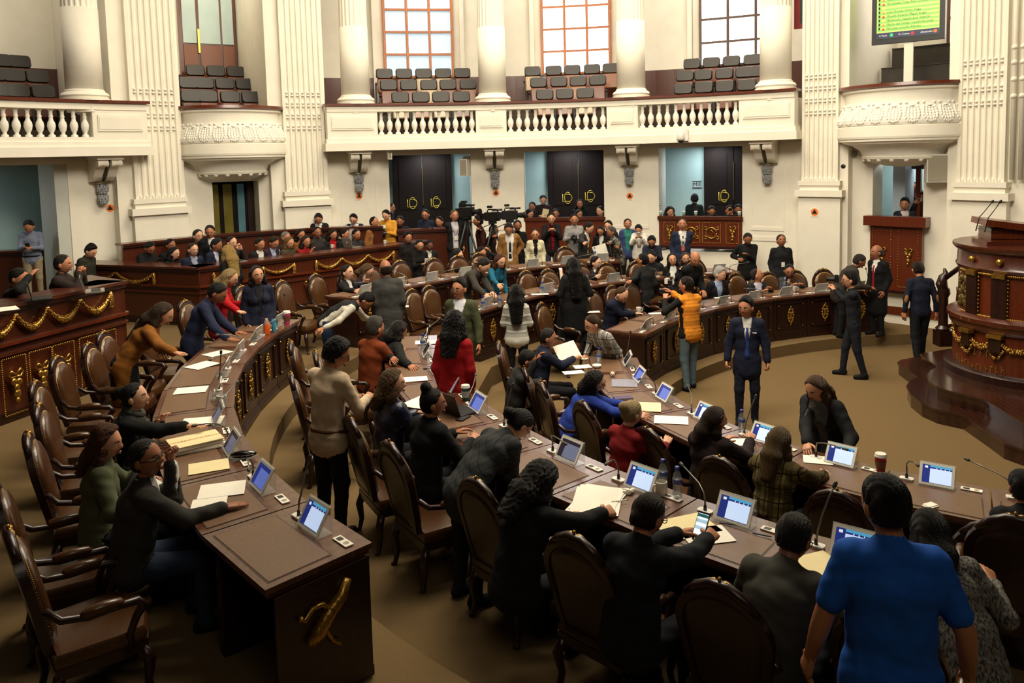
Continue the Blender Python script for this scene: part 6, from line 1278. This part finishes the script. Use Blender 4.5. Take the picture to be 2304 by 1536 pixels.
st('s17','woman in glasses with hair tied back at the right end of the stand',861,514,120,(0,20,0),suit((18,18,19)),('lowpony',HB),'b',fem=True,glasses=True,row=1)
add('wom_blondb','woman with wavy blonde hair in black standing before the stand',(512,551),T3,300,'stand',fem=True,H=1.62,lean=2,hd=(10,4,0),top=('jacket',(17,17,18)),pants=BLK,hair=('long+curly',(186,150,84)),sk='d')
# --- left stand and doorway
st('l1','man leaning his forehead on a hand at the left edge stand',46,600,80,(14,16,0),suit((26,25,26)),('short',HB),'b',line=(A1,B1),lean=10,R=('px',68,620,2.35))
st('l2','man in a brown jacket with hands clasped at his chin on the left stand',140,573,78,(4,2,0),suit((44,34,30)),('short',(40,32,28)),'b',line=(A1,B1),R=(.05,.28,1.08),L=(-.03,.3,1.06),handR='fist',handL='fist',fat=1.15)
_w=wallp(210,546,10.3,False); add('l3','dark-haired person in an olive jacket looking down by the left stand',None,_w['floor'],100,'sit',hd=(0,32,0),top=suit((44,44,34)),hair=('short+vol',HB),sk='d',crown=_w['crown'],legs=False)
q=wallp(61,486,11.7,True); add('man_door','man in a light blue shirt and khakis looking at his phone in the left doorway',None,q['floor'],160,'stand',H=1.7,lean=2,hd=(0,34,0),crown=q['crown'],R=(.05,.28,1.1),L=(-.06,.28,1.08),handR='grip',handL='grip',top=('shirt',(120,128,150)),pants=(150,136,108),hair=('short',HB),sk='b',belt=(20,18,18),fat=1.08)
# --- people behind the openings
def bx(k,label,px,py,RR,stand,face,hd,top,hair,sk='b',**q):
    w=wallp(px,py,RR,stand); add(k,label,None,w['floor'],face,'stand' if stand else 'sit',hd=hd,top=top,hair=hair,sk=sk,crown=w['crown'],legs=False,**q)
bx('o1a','man in a dark suit in the gap left of the dark double doors',879,452,12.4,True,100,(0,4,0),suit((26,26,28)),('short',HB),'b',shirt=WHT)
bx('o1b','man in dark clothes leaning on the light brown bench',899,480,10.9,True,180,(0,18,0),suit((24,22,24)),('short',HB),'c',R=(.1,.3,1.0))
bx('o1c','man with headphones and a blue jacket under the double doors',956,466,10.95,True,190,(0,10,0),suit((26,34,52)),('short',(30,26,24)),'b',glasses=True,R=(.1,.3,1.0))
bx('o1d','bearded man leaning on the light brown bench',987,482,10.9,True,185,(20,10,0),suit((26,24,26)),('short',HB),'b',R=(.1,.3,1.02),L=(-.1,.3,1.02),beard=HB)
bx('o1e','dark silhouette against the teal wall right of the double doors',1040,448,12.6,True,0,(0,10,0),suit((14,14,16)),('short',HB),'c',fat=1.3)
bx('o2a','woman with long dark hair at the left of the middle box',1194,468,11.75,False,130,(10,22,0),suit((34,26,28)),('mid',(24,18,17)),'a',fem=True)
bx('o2b','man in a brown sweater holding papers in the middle doorway',1222,433,12.2,True,180,(0,22,0),('sweater',(44,32,34)),('short',HB),'d',R=(.12,.28,1.1),L=(-.08,.28,1.12),handR='grip',handL='grip',shirt=WHT)
bx('o2c','woman with a bright orange scarf in the middle box',1250,468,11.75,False,170,(10,14,0),suit((26,26,28)),('lowpony',HB),'b',scarf=(216,96,44),fem=True)
bx('o2d','woman standing against the dark door in the middle doorway',1304,443,12.6,True,180,(0,6,0),suit((20,20,22)),('mid',HB),'b',fem=True,shirt=WHT)
bx('o2e','woman in red with dark hair in the middle box',1303,470,11.75,False,150,(0,10,0),('sweater',(160,34,26)),('mid',(30,22,19)),'b',fem=True)
bx('o2f','man in black in profile at the right of the middle box',1350,463,11.75,False,230,(0,6,0),suit((18,18,19)),('short',HB),'d')
bx('o2g','shadowed figure behind the left of the middle box',1197,450,12.8,True,200,(0,6,0),suit((28,36,40)),('short',HB),'c')
bx('o3a','woman with dark wavy hair and a grey vest in the right box',1508,464,11.75,False,165,(6,12,0),('vest',(96,96,92)),('mid+curly',HB),'a',fem=True,R=(.04,.24,1.05),sleeve2=(206,200,190),vest=True)
bx('o3b','dark silhouette with tied hair against the pale corridor wall',1563,431,12.6,True,20,(0,8,0),suit((20,28,28)),('lowpony',HB),'c')
bx('o3c','man in glasses looking at a phone in the right box',1602,461,11.75,False,180,(4,26,0),suit((44,42,42)),('short',(40,34,32)),'b',glasses=True,R=(.05,.28,.95),L=(-.06,.28,.95))
bx('o3d','woman raising a phone in the right box',1641,461,11.75,False,190,(0,8,0),suit((22,22,22)),('lowpony',HB),'b',fem=True,R=(.06,.26,1.1),L=(-.06,.26,1.1))
bx('o3e','dark figure at the right edge of the right box',1661,458,11.8,False,200,(0,20,0),suit((18,17,17)),('short',HB),'c')
bx('d6a','man in a dark suit seated behind the raised wooden box',2036,446,11.85,False,205,(10,4,0),suit((32,34,42)),('short+vol',HB),'b',shirt=(222,206,206),opening=(.01,.07))
bx('d6b','man standing furthest back in the right-hand doorway',2056,404,12.7,True,210,(-10,4,0),suit((22,20,22)),('short',HB),'c',shirt=WHT)
bx('d6c','man in a striped jacket with a hand at his chin in the right-hand doorway',2068,421,12.5,True,225,(10,10,0),suit((30,20,24)),('short',HB),'b',R=(.04,.24,1.35))
# ================================================================ things on the desks and in hands
def onrow_dir(row,p): a=ang(row,p); return a
def sheet(px,py,h,w,l,rz,label,m=PAPER,n=1,group=None,cat='paper',curl=0):
    p=at(px,py,h); g=thing('paper_sheet' if n==1 else 'paper_stack',label,cat,(p.x,p.y,h),math.radians(rz),group)
    rnd=random.Random(px*7+py)
    for k in range(n):
        mb=MB(); N=8; z=.003+.0022*k; r=Matrix.Rotation(rnd.uniform(-.16,.16) if k else 0,3,'Z'); o=Vector((rnd.uniform(-.03,.03),rnd.uniform(-.03,.03),0)) if k else Vector((0,0,0))
        rings=[[r@Vector((-w/2+w*i/N,-l/2,z+curl*(i/N)**2))+o,r@Vector((-w/2+w*i/N,l/2,z+curl*(i/N)**2))+o,r@Vector((-w/2+w*i/N,l/2,z+.0018+curl*(i/N)**2))+o,r@Vector((-w/2+w*i/N,-l/2,z+.0018+curl*(i/N)**2))+o] for i in range(N+1)]
        mb.loft(rings).build('sheet',m,g)
    return g
PL=[(490,795,DK,.21,.29,-35,'white sheet on the left outer desks near the navy suit'),(455,822,DK,.24,.3,-30,'printed white pages on the left outer desks'),(430,878,DK,.3,.22,12,'bound white document before the ochre coat'),(455,948,DK,.34,.22,10,'large white page before the woman in black profile'),
 (470,1050,DK,.28,.22,22,'yellowish printed form beside the correspondence folder'),(500,1102,DK,.3,.24,15,'open white document under the grey-haired man'),(470,1135,DK,.22,.2,15,'printed page under the hand of the grey-haired man'),
 (935,853,D2,.26,.18,10,'white page beside the dark-haired woman, second row'),(960,770,D2,.3,.2,5,'white papers at the top of the second row'),(1215,1075,D2,.2,.14,-20,'white page at the edge beside the writing woman'),(1545,1185,D2,.36,.28,20,'cream pages under the lit phone'),(1590,1205,D2,.3,.22,10,'printed page right of the lit phone'),
 (1510,945,D1,.34,.24,-12,'white pages before the blonde bun'),(1440,915,D1,.44,.3,-10,'wide cream sheets under the blue sweater'),(1665,995,D1,.24,.18,0,'white page before the woman with the brown bob'),(1840,1035,D1,.24,.18,-18,'white page beside the plaid jacket'),
 (1310,825,D1,.22,.16,10,'white notes on the front row beside the water bottle'),(1305,805,D1,.2,.15,-10,'white papers by the man in the navy suit'),(1290,838,D1,.26,.14,12,'spiral report on the front row'),(1835,1270,D2,.3,.22,20,'cream page before the man in the grey suit'),
 (905,690,DK-.1,.2,.14,10,'white page on the far third row'),(1215,662,D2,.3,.12,5,'white strip of papers on the far second row'),(1330,702,D1,.3,.14,5,'white page on the far front row corner'),(1480,705,D1,.3,.12,8,'white papers right of the bearded man in navy'),(1625,670,D1,.28,.14,8,'white sheet on the far front row'),(1850,654,D1,.2,.1,0,'white sheet near the right end of the far front row')]
for px,py,h,w,l,rz,lab in PL: sheet(px,py,h+.006,w,l,rz,lab,CREAM if 'cream' in lab or 'yellow' in lab else PAPER)
sheet(1340,1128,D2+.006,.3,.42,-20,'thick fan of white pages before the writing woman',PAPER,7,cat='papers')
sheet(945,905,D2+.006,.24,.32,-30,'spiral notebook with white pages beside the laptop',PAPER,3,cat='notebook')
# correspondence folder with its printed word
p=at(440,1005,DK+.006); rz=math.radians(36); g=thing('correspondence_folder','cream folder printed CORRESPONDENCIA lying on stacked papers','folder',(p.x,p.y,DK+.006),rz)
for k in range(5): MB().box((.01*(k%2),.008*(k%3),.006+k*.011),(.36,.25,.01),0,Matrix.Rotation(.05*(k-2),3,'Z')).build('paper_layer',PAPER,g)
MB().box((0,0,.062),(.38,.26,.006)).build('cover',CREAM,g); text('CORRESPONDENCIA',.042,mat('print_orange',srgb(196,110,50),.7),g,Matrix.Translation((0,.0,.0655)),extr=.0004)
# glasses case
p=at(548,1030,DK+.006); g=thing('glasses_case','shiny black glasses case on the left outer desks','case',(p.x,p.y,DK+.006),math.radians(10))
MB().ell((0,0,.03),(.1,.038,.028),14,8).build('shell',mat('black_gloss',srgb(22,12,12),.12,0,.05,8,coat=.6),g,True); MB().tube([(-.098,0,.03),(-.07,-.028,.03),(0,-.039,.03),(.07,-.028,.03),(.098,0,.03)],.002,5).build('seam',GREYM,g)
# cups, mugs, bottles
def lidcup(px,py,h,label,body,band,lid=PLASTW,k=1.):
    p=at(px,py,h); g=thing('paper_cup',label,'cup',(p.x,p.y,h)); g.scale=(k,k,k)
    MB().lathe([(.028,0),(.029,.004),(.04,.12)],20).build('cup_body',mat(body[0],srgb(*body[1]),.5),g,40); MB().lathe([(.0325,.03),(.0405,.09),(.0408,.09),(.0328,.03)],20).build('sleeve',mat(band[0],srgb(*band[1]),.6),g,40)
    MB().lathe([(.043,.118),(.043,.126),(.04,.13),(.038,.142),(.034,.143),(.01,.14)],20).build('lid',lid,g,40)
lidcup(1981,1062,D1+.002,'red paper cup with white lid on the near front row',('cup_red',(176,20,30)),('cup_kraft',(132,92,54)),k=1.15)
lidcup(1048,900,D2+.002,'green and white printed cup beside the laptop',('cup_green',(30,92,70)),('cup_mint',(206,214,200)),k=1.1)
lidcup(646,728,DK+.002,'tall pink and brown drink cup with white lid',('cup_pink',(206,50,120)),('cup_brown',(120,72,50)),k=1.25)
for k,(px,lab) in enumerate(((1487,'left of the woman in the grey vest'),(1539,'right of the woman in the grey vest'),(1566,'beside the tied-hair silhouette'),(1664,'at the right edge of the box'))):
    th,z=cyl(px,497,11.4); g=thing('paper_cup','mint paper cup on the right box, '+lab,'cup',pol(th,11.38,2.145),0,'mint cups on the box')
    MB().lathe([(.03,0),(.042,.11)],12).build('cup_body',mat('cup_mint2',srgb(150,196,190),.5),g,40); MB().lathe([(.044,.11),(.044,.118),(.03,.13)],12).build('lid',PLASTW,g,40); MB().lathe([(.031,.002),(.036,.05),(.0365,.05),(.0315,.002)],12).build('kraft_base',mat('cup_kraft',srgb(132,92,54)),g)
def mug(px,py,h,label,rz=0,k=1.,m=None):
    p=at(px,py,h); g=thing('mug',label,'mug',(p.x,p.y,h),math.radians(rz)); g.scale=(k,k,k); m=m or mat('mug_white',srgb(228,224,212),.3)
    MB().lathe([(.034,0),(.037,.004),(.038,.088),(.0345,.09),(.033,.02),(.005,.015)],18).build('mug_body',m,g,40); MB().tube([(.036,0,.072),(.058,0,.07),(.064,0,.048),(.056,0,.024),(.036,0,.018)],.0055,7).build('handle',m,g,True)
mug(500,915,DK+.002,'white mug at the left outer desks',200,1.25); mug(1488,1112,D2+.002,'white mug beside the two water bottles',200,1.1); mug(1437,704,D1+.002,'white mug at the far front row',20,1.15); mug(1577,652,D1+.002,'white mug behind the orange vest',0,1.1); mug(1788,655,D1+.002,'white mug before the smiling man in glasses',0,1.1); mug(1000,640,DK-.1,'white cup at the far third row',0,.9)
CAPB=mat('cap_blue',srgb(30,50,150),.4); LABB=mat('label_blue',srgb(70,90,160),.5)
def bottle(px,py,h,label,k=1.,group='water bottles with blue caps',cap=CAPB,lab=True):
    p=at(px,py,h); g=thing('water_bottle',label,'bottle',(p.x,p.y,h),0,group); g.scale=(k,k,k)
    MB().lathe([(.012,.004),(.03,.0),(.033,.01),(.033,.05),(.029,.075),(.033,.1),(.032,.13),(.024,.16),(.0135,.18),(.0125,.195)],16).build('bottle_body',BOTTLE,g,True)
    MB().lathe([(.002,.19),(.016,.19),(.016,.212),(.013,.214),(.001,.214)],14).build('cap',cap,g,40); MB().lathe([(.0332,.1),(.0325,.13),(.0328,.13),(.0335,.1)],16).build('label_band',LABB if lab else BOTTLE,g)
    MB().lathe([(.001,.006),(.03,.006),(.0315,.012),(.0315,.05),(.0275,.075),(.0315,.1),(.0308,.125),(.001,.125)],14).build('water',BOTTLE,g,True)
for px,py,h,lab in ((1524,1118,D2,'water bottle right of the white mug, second row'),(1492,1100,D2,'water bottle behind the white mug, second row'),(1669,972,D1,'water bottle beside the woman with the brown bob'),(1348,820,D1,'water bottle beside the checked shirt'),(952,790,D2,'water bottle at the top of the second row'),(1087,697,D2,'water bottle left end of the far second row'),(1124,690,D2,'water bottle by the reaching man'),(1219,662,D2,'water bottle before two empty chairs, far second row'),(1320,640,D2,'water bottle before the smiling man in navy'),(683,552,1.8,'water bottle on the long stand'),(1765,655,D1,'water bottle before the man in the grey jacket'),(1338,580,DK,'water bottle at the far third row by the yellow tie')): bottle(px,py,h+.003,lab,1.05)
p=at(601,752,DK+.002); g=thing('juice_bottle','orange juice bottle with white cap on the left outer desks','bottle',(p.x,p.y,DK+.002))
MB().lathe([(.036,0),(.04,.01),(.04,.13),(.03,.16),(.016,.19)],16).build('bottle_body',mat('juice_orange',srgb(222,96,30),.3,0,.04,8),g,40); MB().lathe([(.0405,.13),(.032,.165),(.02,.188),(.021,.19),(.0405,.135)],14).build('clear_neck',BOTTLE,g); MB().lathe([(.001,.185),(.018,.185),(.018,.205),(.001,.207)],12).build('cap',mat('cap_peach',srgb(226,190,170),.5),g)
p=at(617,746,DK+.002); g=thing('blue_carton','slim light blue drink can beside the orange juice','can',(p.x,p.y,DK+.002)); MB().lathe([(.028,0),(.031,.006),(.031,.16),(.026,.168),(.001,.168)],16).build('can_body',mat('can_blue',srgb(70,160,196),.35),g,40); MB().lathe([(.02,.168),(.02,.172),(.001,.172)],12).build('can_lid',GREYM,g)
p=at(1057,620,DK); g=thing('juice_glass','glass of orange juice on a white napkin, far third row','glass',(p.x,p.y,DK+.002)); MB().box((0,0,.002),(.18,.16,.003)).build('napkin',PAPER,g); MB().lathe([(.03,.004),(.034,.1),(.033,.1),(.029,.008),(.001,.006)],14).build('glass',BOTTLE,g,40); MB().lathe([(.001,.008),(.029,.008),(.032,.075),(.001,.075)],14).build('juice',mat('juice_orange2',srgb(240,150,50),.3),g,40)
# laptops
def laptop(px,py,h,rz,label,lidm,open_=105,scr=None,k=1.,logo=True):
    p=at(px,py,h); g=thing('laptop',label,'laptop',(p.x,p.y,h),math.radians(rz)); g.scale=(k,k,k)
    MB().box((0,0,.008),(.32,.22,.016)).build('base',lidm,g); MB().box((0,.01,.0165),(.28,.11,.002)).build('keyboard',DARKM,g)
    R=Matrix.Rotation(math.radians(open_-90),3,'X'); o=Vector((0,-.11,.012)); mb=MB().box(Vector((0,0,.105)),(.32,.008,.21)); mb.v=[tuple(R@Vector(q)+o) for q in mb.v]; l=mb.build('lid',lidm,g)
    mb=MB().box(Vector((0,.005,.105)),(.3,.002,.185)); mb.v=[tuple(R@Vector(q)+o) for q in mb.v]; mb.build('screen',scr or DARKM,l)
    if logo:
        mb=MB().ell((0,-.006,.11),(.018,.003,.02),10,5); mb.v=[tuple(R@Vector(q)+o) for q in mb.v]; mb.build('emblem',mat('emblem_white',srgb(236,236,236),.4,emit=.2),l)
ALU=mat('aluminium',srgb(176,172,166),.4,.6,.05,20)
laptop(1033,925,D2+.004,-48,'black open laptop on the near second row',DARKM,108,mat('laptop_screen',srgb(60,86,140),.2,0,.1,3,emit=.35),1.05,False)
laptop(214,655,2.105,-62,'silver laptop with a white emblem on the left stand',ALU); laptop(95,672,2.105,-58,'black laptop with a blue edge on the left stand',DARKM,100,None,1.,False)
laptop(535,588,1.805,-42,'silver laptop before the man with clasped hands on the long stand',ALU); laptop(793,556,1.805,-42,'silver laptop on the right part of the long stand',ALU)
for px,py,lab in ((747,558,'white cup on the long stand before the red scarf'),(866,548,'pink and white cup at the right end of the long stand')): mug(px,py,1.803,lab,0,.9)
sheet(15,695,2.107,.3,.22,-50,'white papers at the left edge of the left stand')
# held things
def phone(p,rz,tilt,label,m=DARKM,scr=None,k=1.):
    g=thing('mobile_phone',label,'phone',p,math.radians(rz)); g.scale=(k,k,k); R=Matrix.Rotation(math.radians(tilt),3,'X')
    MB().box((0,0,0),(.075,.009,.152),0,R).build('phone_body',m,g); 
    if scr:
        MB().box(R@Vector((0,-.0052,0)),(.068,.001,.128),0,R).build('screen',scr,g)
        for z,c in ((.052,'phone_bar'),(.02,'phone_blue'),(-.02,'phone_blue')): MB().box(R@Vector((0,-.006,z)),(.068,.001,.02 if z<.05 else .018),0,R).build('message_band',mat(c,srgb(40,96,96) if 'bar' in c else srgb(190,226,246),.4,emit=.6),g)
    return g
a=at(1578,1180,D2+.2); phone(a,-40,-38,'lit phone in the hands of the woman in glasses',DARKM,mat('phone_screen',srgb(226,240,246),.3,emit=1.1))
for key,lab in (('man_wall','phone in the hands of the man by the wall'),('wom_scarf','phone in the hands of the woman with the white scarf'),('man_dblue','phone in the hands of the heavy man in dark blue'),('man_door','phone in the hands of the man in the left doorway'),('o3c','phone in the hands of the man in glasses in the right box'),('o3d','phone raised by the woman in the right box'),('wom_rplaid','phone held by the woman in red plaid'),('s1','phone in the hands of the man in black on the stand')):
    q=PE[key]; h=(q['hands'][-1]+q['hands'][1])/2; phone(h+Vector((0,0,.04)),-math.degrees(math.atan2(q['fwd'].x,q['fwd'].y))+180,40,lab,DARKM if 'white' not in lab else PLASTW)
q=PE['wom_blackd']; phone(q['hands'][1]+Vector((0,0,.05)),20,20,'phone held by the woman in the black dress',PLASTW)
q=PE['man_ear']; phone(q['hands'][1],-60,30,'phone held low by the man with a hand to his ear')
phone(at(1042,940,D2+.012),-30,90,'black phone lying beside the laptop')
def card_sheet(p,w,l,R,label,m,name='folder',cat='folder'):
    g=thing(name,label,cat,p); MB().box((0,0,0),(w,.006,l),0,R).build('cover',m,g); MB().box(R@Vector((.004,.006,-.004)),(w*.97,.006,l*.97),0,R).build('pages',PAPER,g)
q=PE['man_folder']; card_sheet(at(1531,566,1.5),.34,.28,Matrix.Rotation(math.radians(-18),3,'Y'),'yellow folder held by the man in the navy suit',CREAM)
q=PE['man_paper']; card_sheet(at(1277,792,D1+.16),.34,.26,Matrix.Rotation(math.radians(28),3,'Z')@Matrix.Rotation(math.radians(-38),3,'X')@Matrix.Rotation(math.radians(-8),3,'Y'),'white pages held up by the man in navy at the front row',PAPER,'report','report')
q=PE['man_news']; h=(q['hands'][-1]+q['hands'][1])/2; card_sheet(h+Vector((-.1,0,.06)),.3,.36,Matrix.Rotation(.5,3,'Y'),'open newspaper held by the man by the wall',mat('newsprint',srgb(190,188,182),.9,0,.25,60),'newspaper','newspaper')
q=PE['o2b']; h=(q['hands'][-1]+q['hands'][1])/2; card_sheet(h+Vector((.06,0,.06)),.16,.22,Matrix.Rotation(.2,3,'Y'),'cream papers held by the man in the brown sweater',CREAM,'papers','papers')
card_sheet(at(1350,562,1.62),.22,.3,Matrix.Rotation(1.3,3,'Y'),'document shared by the yellow tie and the camouflage jacket',PAPER,'document','document')
q=PE['wom_hairy']
for s,x,y in ((-1,1263,622),(1,1310,640)):
    p=at(x,y,1.42); g=thing('binder','white binder with an orange-red edge under the %s arm of the long-haired woman'%('left' if s<0 else 'right'),'binder',p); MB().box((0,0,0),(.05,.2,.3),0,Matrix.Rotation(s*.1,3,'Y')).build('cover',PAPER,g); MB().box((-s*.032,0,0),(.014,.2,.3),0,Matrix.Rotation(s*.1,3,'Y')).build('spine',mat('binder_red',srgb(196,62,30),.5),g)
# open book on the front row, bowl, small plush toy, notebook
p=at(1408,880,D1+.004)
sheet(1405,862,D1+.006,.3,.3,-8,'clear glass-like desk cover sheet on the near front row',mat('desk_cover',srgb(150,150,168),.15),1,cat='desk cover')
p=at(1402,898,D1+.03); g=thing('zip_case','purple zipped case before the blue sweater','case',p,math.radians(8)); MB().box((0,0,0),(.2,.1,.05)).build('case_body',mat('case_purple',srgb(84,66,104),.6),g); MB().tube([(-.1,-.05,.02),(.1,-.05,.02)],.004,5).build('zip',GREYM,g)
p=at(1343,828,D1); g=thing('white_bowl','small white bowl on the near front row','bowl',p); MB().lathe([(.03,0),(.055,.03),(.06,.045),(.056,.045),(.03,.012),(.001,.01)],16).build('bowl',PLASTW,g,True); MB().lathe([(.02,0),(.02,.004)],10).build('foot',PLASTW,g)
p=at(1378,842,D1+.035); g=thing('plush_dog','tiny brown and white plush dog beside a tablet','toy',p); MB().ell((0,0,.0),(.035,.03,.035),10,7).build('head',mat('plush_white',srgb(226,214,196),.9),g,True)
for s in (-1,1): MB().ell((s*.03,0,.012),(.014,.014,.028),8,5).build('ear',mat('plush_brown',srgb(150,92,44),.9),g,True); MB().ell((s*.013,-.028,.008),(.005,.004,.005),6,4).build('eye',DARKM,g)
MB().ell((0,-.03,-.006),(.007,.006,.005),6,4).build('nose',DARKM,g)
p=at(2093,1140,D1+.004); g=thing('folded_napkin','folded white napkin on the near front row desk','napkin',p,.4); MB().box((0,0,.006),(.1,.07,.01)).build('lower_fold',PAPER,g); MB().box((.008,.006,.014),(.09,.06,.006)).build('upper_fold',PAPER,g)
p=at(1415,1112,D2+.004); g=thing('crumpled_tissue','crumpled tissue near the writing woman','tissue',p); mb=MB(); rnd=random.Random(2)
for k in range(9): mb.ell((rnd.uniform(-.03,.03),rnd.uniform(-.02,.02),.015+rnd.uniform(0,.02)),(.02,.016,.014),7,4)
mb.build('tissue',PAPER,g)
def pen(px,py,h,rz,label,m=DARKM):
    p=at(px,py,h); g=thing('pen',label,'pen',p,math.radians(rz)); MB().tube([(-.06,0,.006),(.05,0,.006)],.005,7).build('barrel',m,g); MB().tube([(.05,0,.006),(.065,0,.006)],[.005,.001],7).build('tip',GREYM,g)
pen(1715,1205,D2+.004,-28,'thick black pen near the grey suit man'); pen(1395,1128,D2+.02,10,'pen in the hand of the writing woman',PLASTW); pen(1640,1180,D2+.006,-20,'thin pen on the pages beside the phone')
p=at(1703,1003,D1+.006); g=thing('red_glasses','red-framed glasses on the front row beside the plaid jacket','glasses',p,-.3)
for s in (-1,1): MB().tube([(s*.03+.024*math.cos(t),0,.02+.018*math.sin(t)) for t in np.linspace(0,6.283,13)],.003,5).build('rim',mat('frame_red',srgb(170,24,30),.3),g); MB().tube([(s*.054,0,.022),(s*.05,.1,.005)],.003,5).build('temple',mat('frame_red',srgb(170,24,30)),g)
# cameras
def stills(p,d,label,flash=False,k=1.):
    rz=math.atan2(-d.x,d.y); g=thing('stills_camera',label,'camera',p,rz); g.scale=(k,k,k)
    MB().box((0,0,0),(.14,.07,.1)).build('camera_body',DARKM,g); MB().box((0,0,.06),(.06,.06,.03)).build('prism',DARKM,g); MB().lathe([(.04,.03),(.042,.06),(.036,.1),(.042,.16),(.035,.165)],14,0,(0,0,0),T=Matrix.Rotation(-math.pi/2,4,'X')).build('lens',DARKM,g,40)
    if flash: MB().box((0,.0,.13),(.07,.06,.08)).build('flash_head',DARKM,g); MB().box((0,.04,.16),(.1,.05,.08)).build('bounce_cap',PLASTW,g)
stills(at(1507,655,1.46),Vector((-.8,.55,0)),'camera with white flash cap held by the orange vest',True,1.05)
stills(at(1882,628,1.46),Vector((-.95,.3,0)),'black camera at the eye of the photographer in black')
q=PE['man_camgrey']; stills((q['hands'][-1]+q['hands'][1])/2+Vector((0,-.03,.0)),Vector((.1,-1,-.2)),'camera with long lens at the chest of the man in grey'); q=PE['man_yellow']; stills((q['hands'][-1]+q['hands'][1])/2,Vector((.3,-1,0)),'camera held by the man in the yellow sweater',True); q=PE['man_crouch']; stills(q['head']+q['fwd']*.13,q['fwd'],'camera at the eye of the crouching photographer')
def video(px,py,Y,d,label):
    dd=ray(px,py); p=Vector(CAM+dd*(Y/dd[1])); rz=math.atan2(-d[0],d[1]); g=thing('video_camera',label,'video camera',p,rz)
    MB().box((0,0,0),(.13,.34,.19)).build('camera_body',DARKM,g); MB().lathe([(.045,.16),(.06,.24),(.06,.3),(.075,.32),(.075,.37),(.06,.37)],14,0,(0,0,0),T=Matrix.Rotation(-math.pi/2,4,'X')).build('lens',DARKM,g,40)
    MB().tube([(0,-.12,.1),(0,-.1,.16),(0,.1,.16),(0,.14,.1)],.015,7).build('top_handle',DARKM,g,True); MB().tube([(.07,.02,.15),(.07,.26,.16)],.022,8).build('shotgun_mic',DARKM,g,True); MB().box((-.12,.02,.06),(.1,.16,.08)).build('viewfinder',DARKM,g); MB().box((0,-.22,0),(.1,.12,.14)).build('battery',DARKM,g); MB().box((0,-.06,.22),(.09,.1,.05)).build('camera_light',DARKM,g)
    MB().box((0,0,-.13),(.12,.16,.06)).build('tripod_head',DARKM,g); MB().tube([(0,0,-.15),(.02,-.32,-.28)],.01,6).build('pan_bar',DARKM,g)
    hz=p.z-.86
    for a in (90,210,330): MB().tube([(0,0,-.15),(.45*math.cos(math.radians(a)),.45*math.sin(math.radians(a)),-hz)],[.03,.016],7).build('tripod_leg',DARKM,g,True)
video(1108,487,17.6,(.9,-.3),'black video camera on a tripod, left one of the pair'); video(1147,484,17.4,(.95,-.2),'black video camera on a tripod, right one of the pair with tall handle'); video(1050,476,17.6,(.8,-.5),'black video camera on the shoulder side of the grey-haired cameraman')
# coat over an armchair
g=thing('draped_coat','black coat draped over an armchair at the far front row','coat',(0,0,0)); f_=Field([-.5,-.35,0],[.5,.35,1.2],.02); f_.cap((0,0,1.02),(0,.02,.95),.1,.18,1,1.5,(1,0,0),.05); f_.cap((-.12,.0,.95),(-.2,-.02,.3),.13,.13,1,1.2,(1,0,0),.05); f_.cap((.12,.0,.95),(.2,-.02,.35),.13,.12,1,1.2,(1,0,0),.05); f_.cap((0,.0,.9),(0,-.02,.3),.14,.15,1,1.6,(1,0,0),.05)
V_,Q_,N_=surfnet(f_.f,f_.org,.02); V_=V_+N_*(.014*np.sin(V_[:,0:1]*30+3*np.sin(V_[:,2:3]*7)))
link('coat_body',npmesh('coat_body',V_,Q_,[cloth((28,28,29))]),g); p=at(1290,660,T1+1.1); g.location=(p.x,p.y,T1); g.rotation_euler=(0,0,-.7)
MB().tube([(-.1,.05,1.06),(0,.09,1.1),(.1,.05,1.06)],.03,8).build('collar',cloth((20,20,21)),g,True)
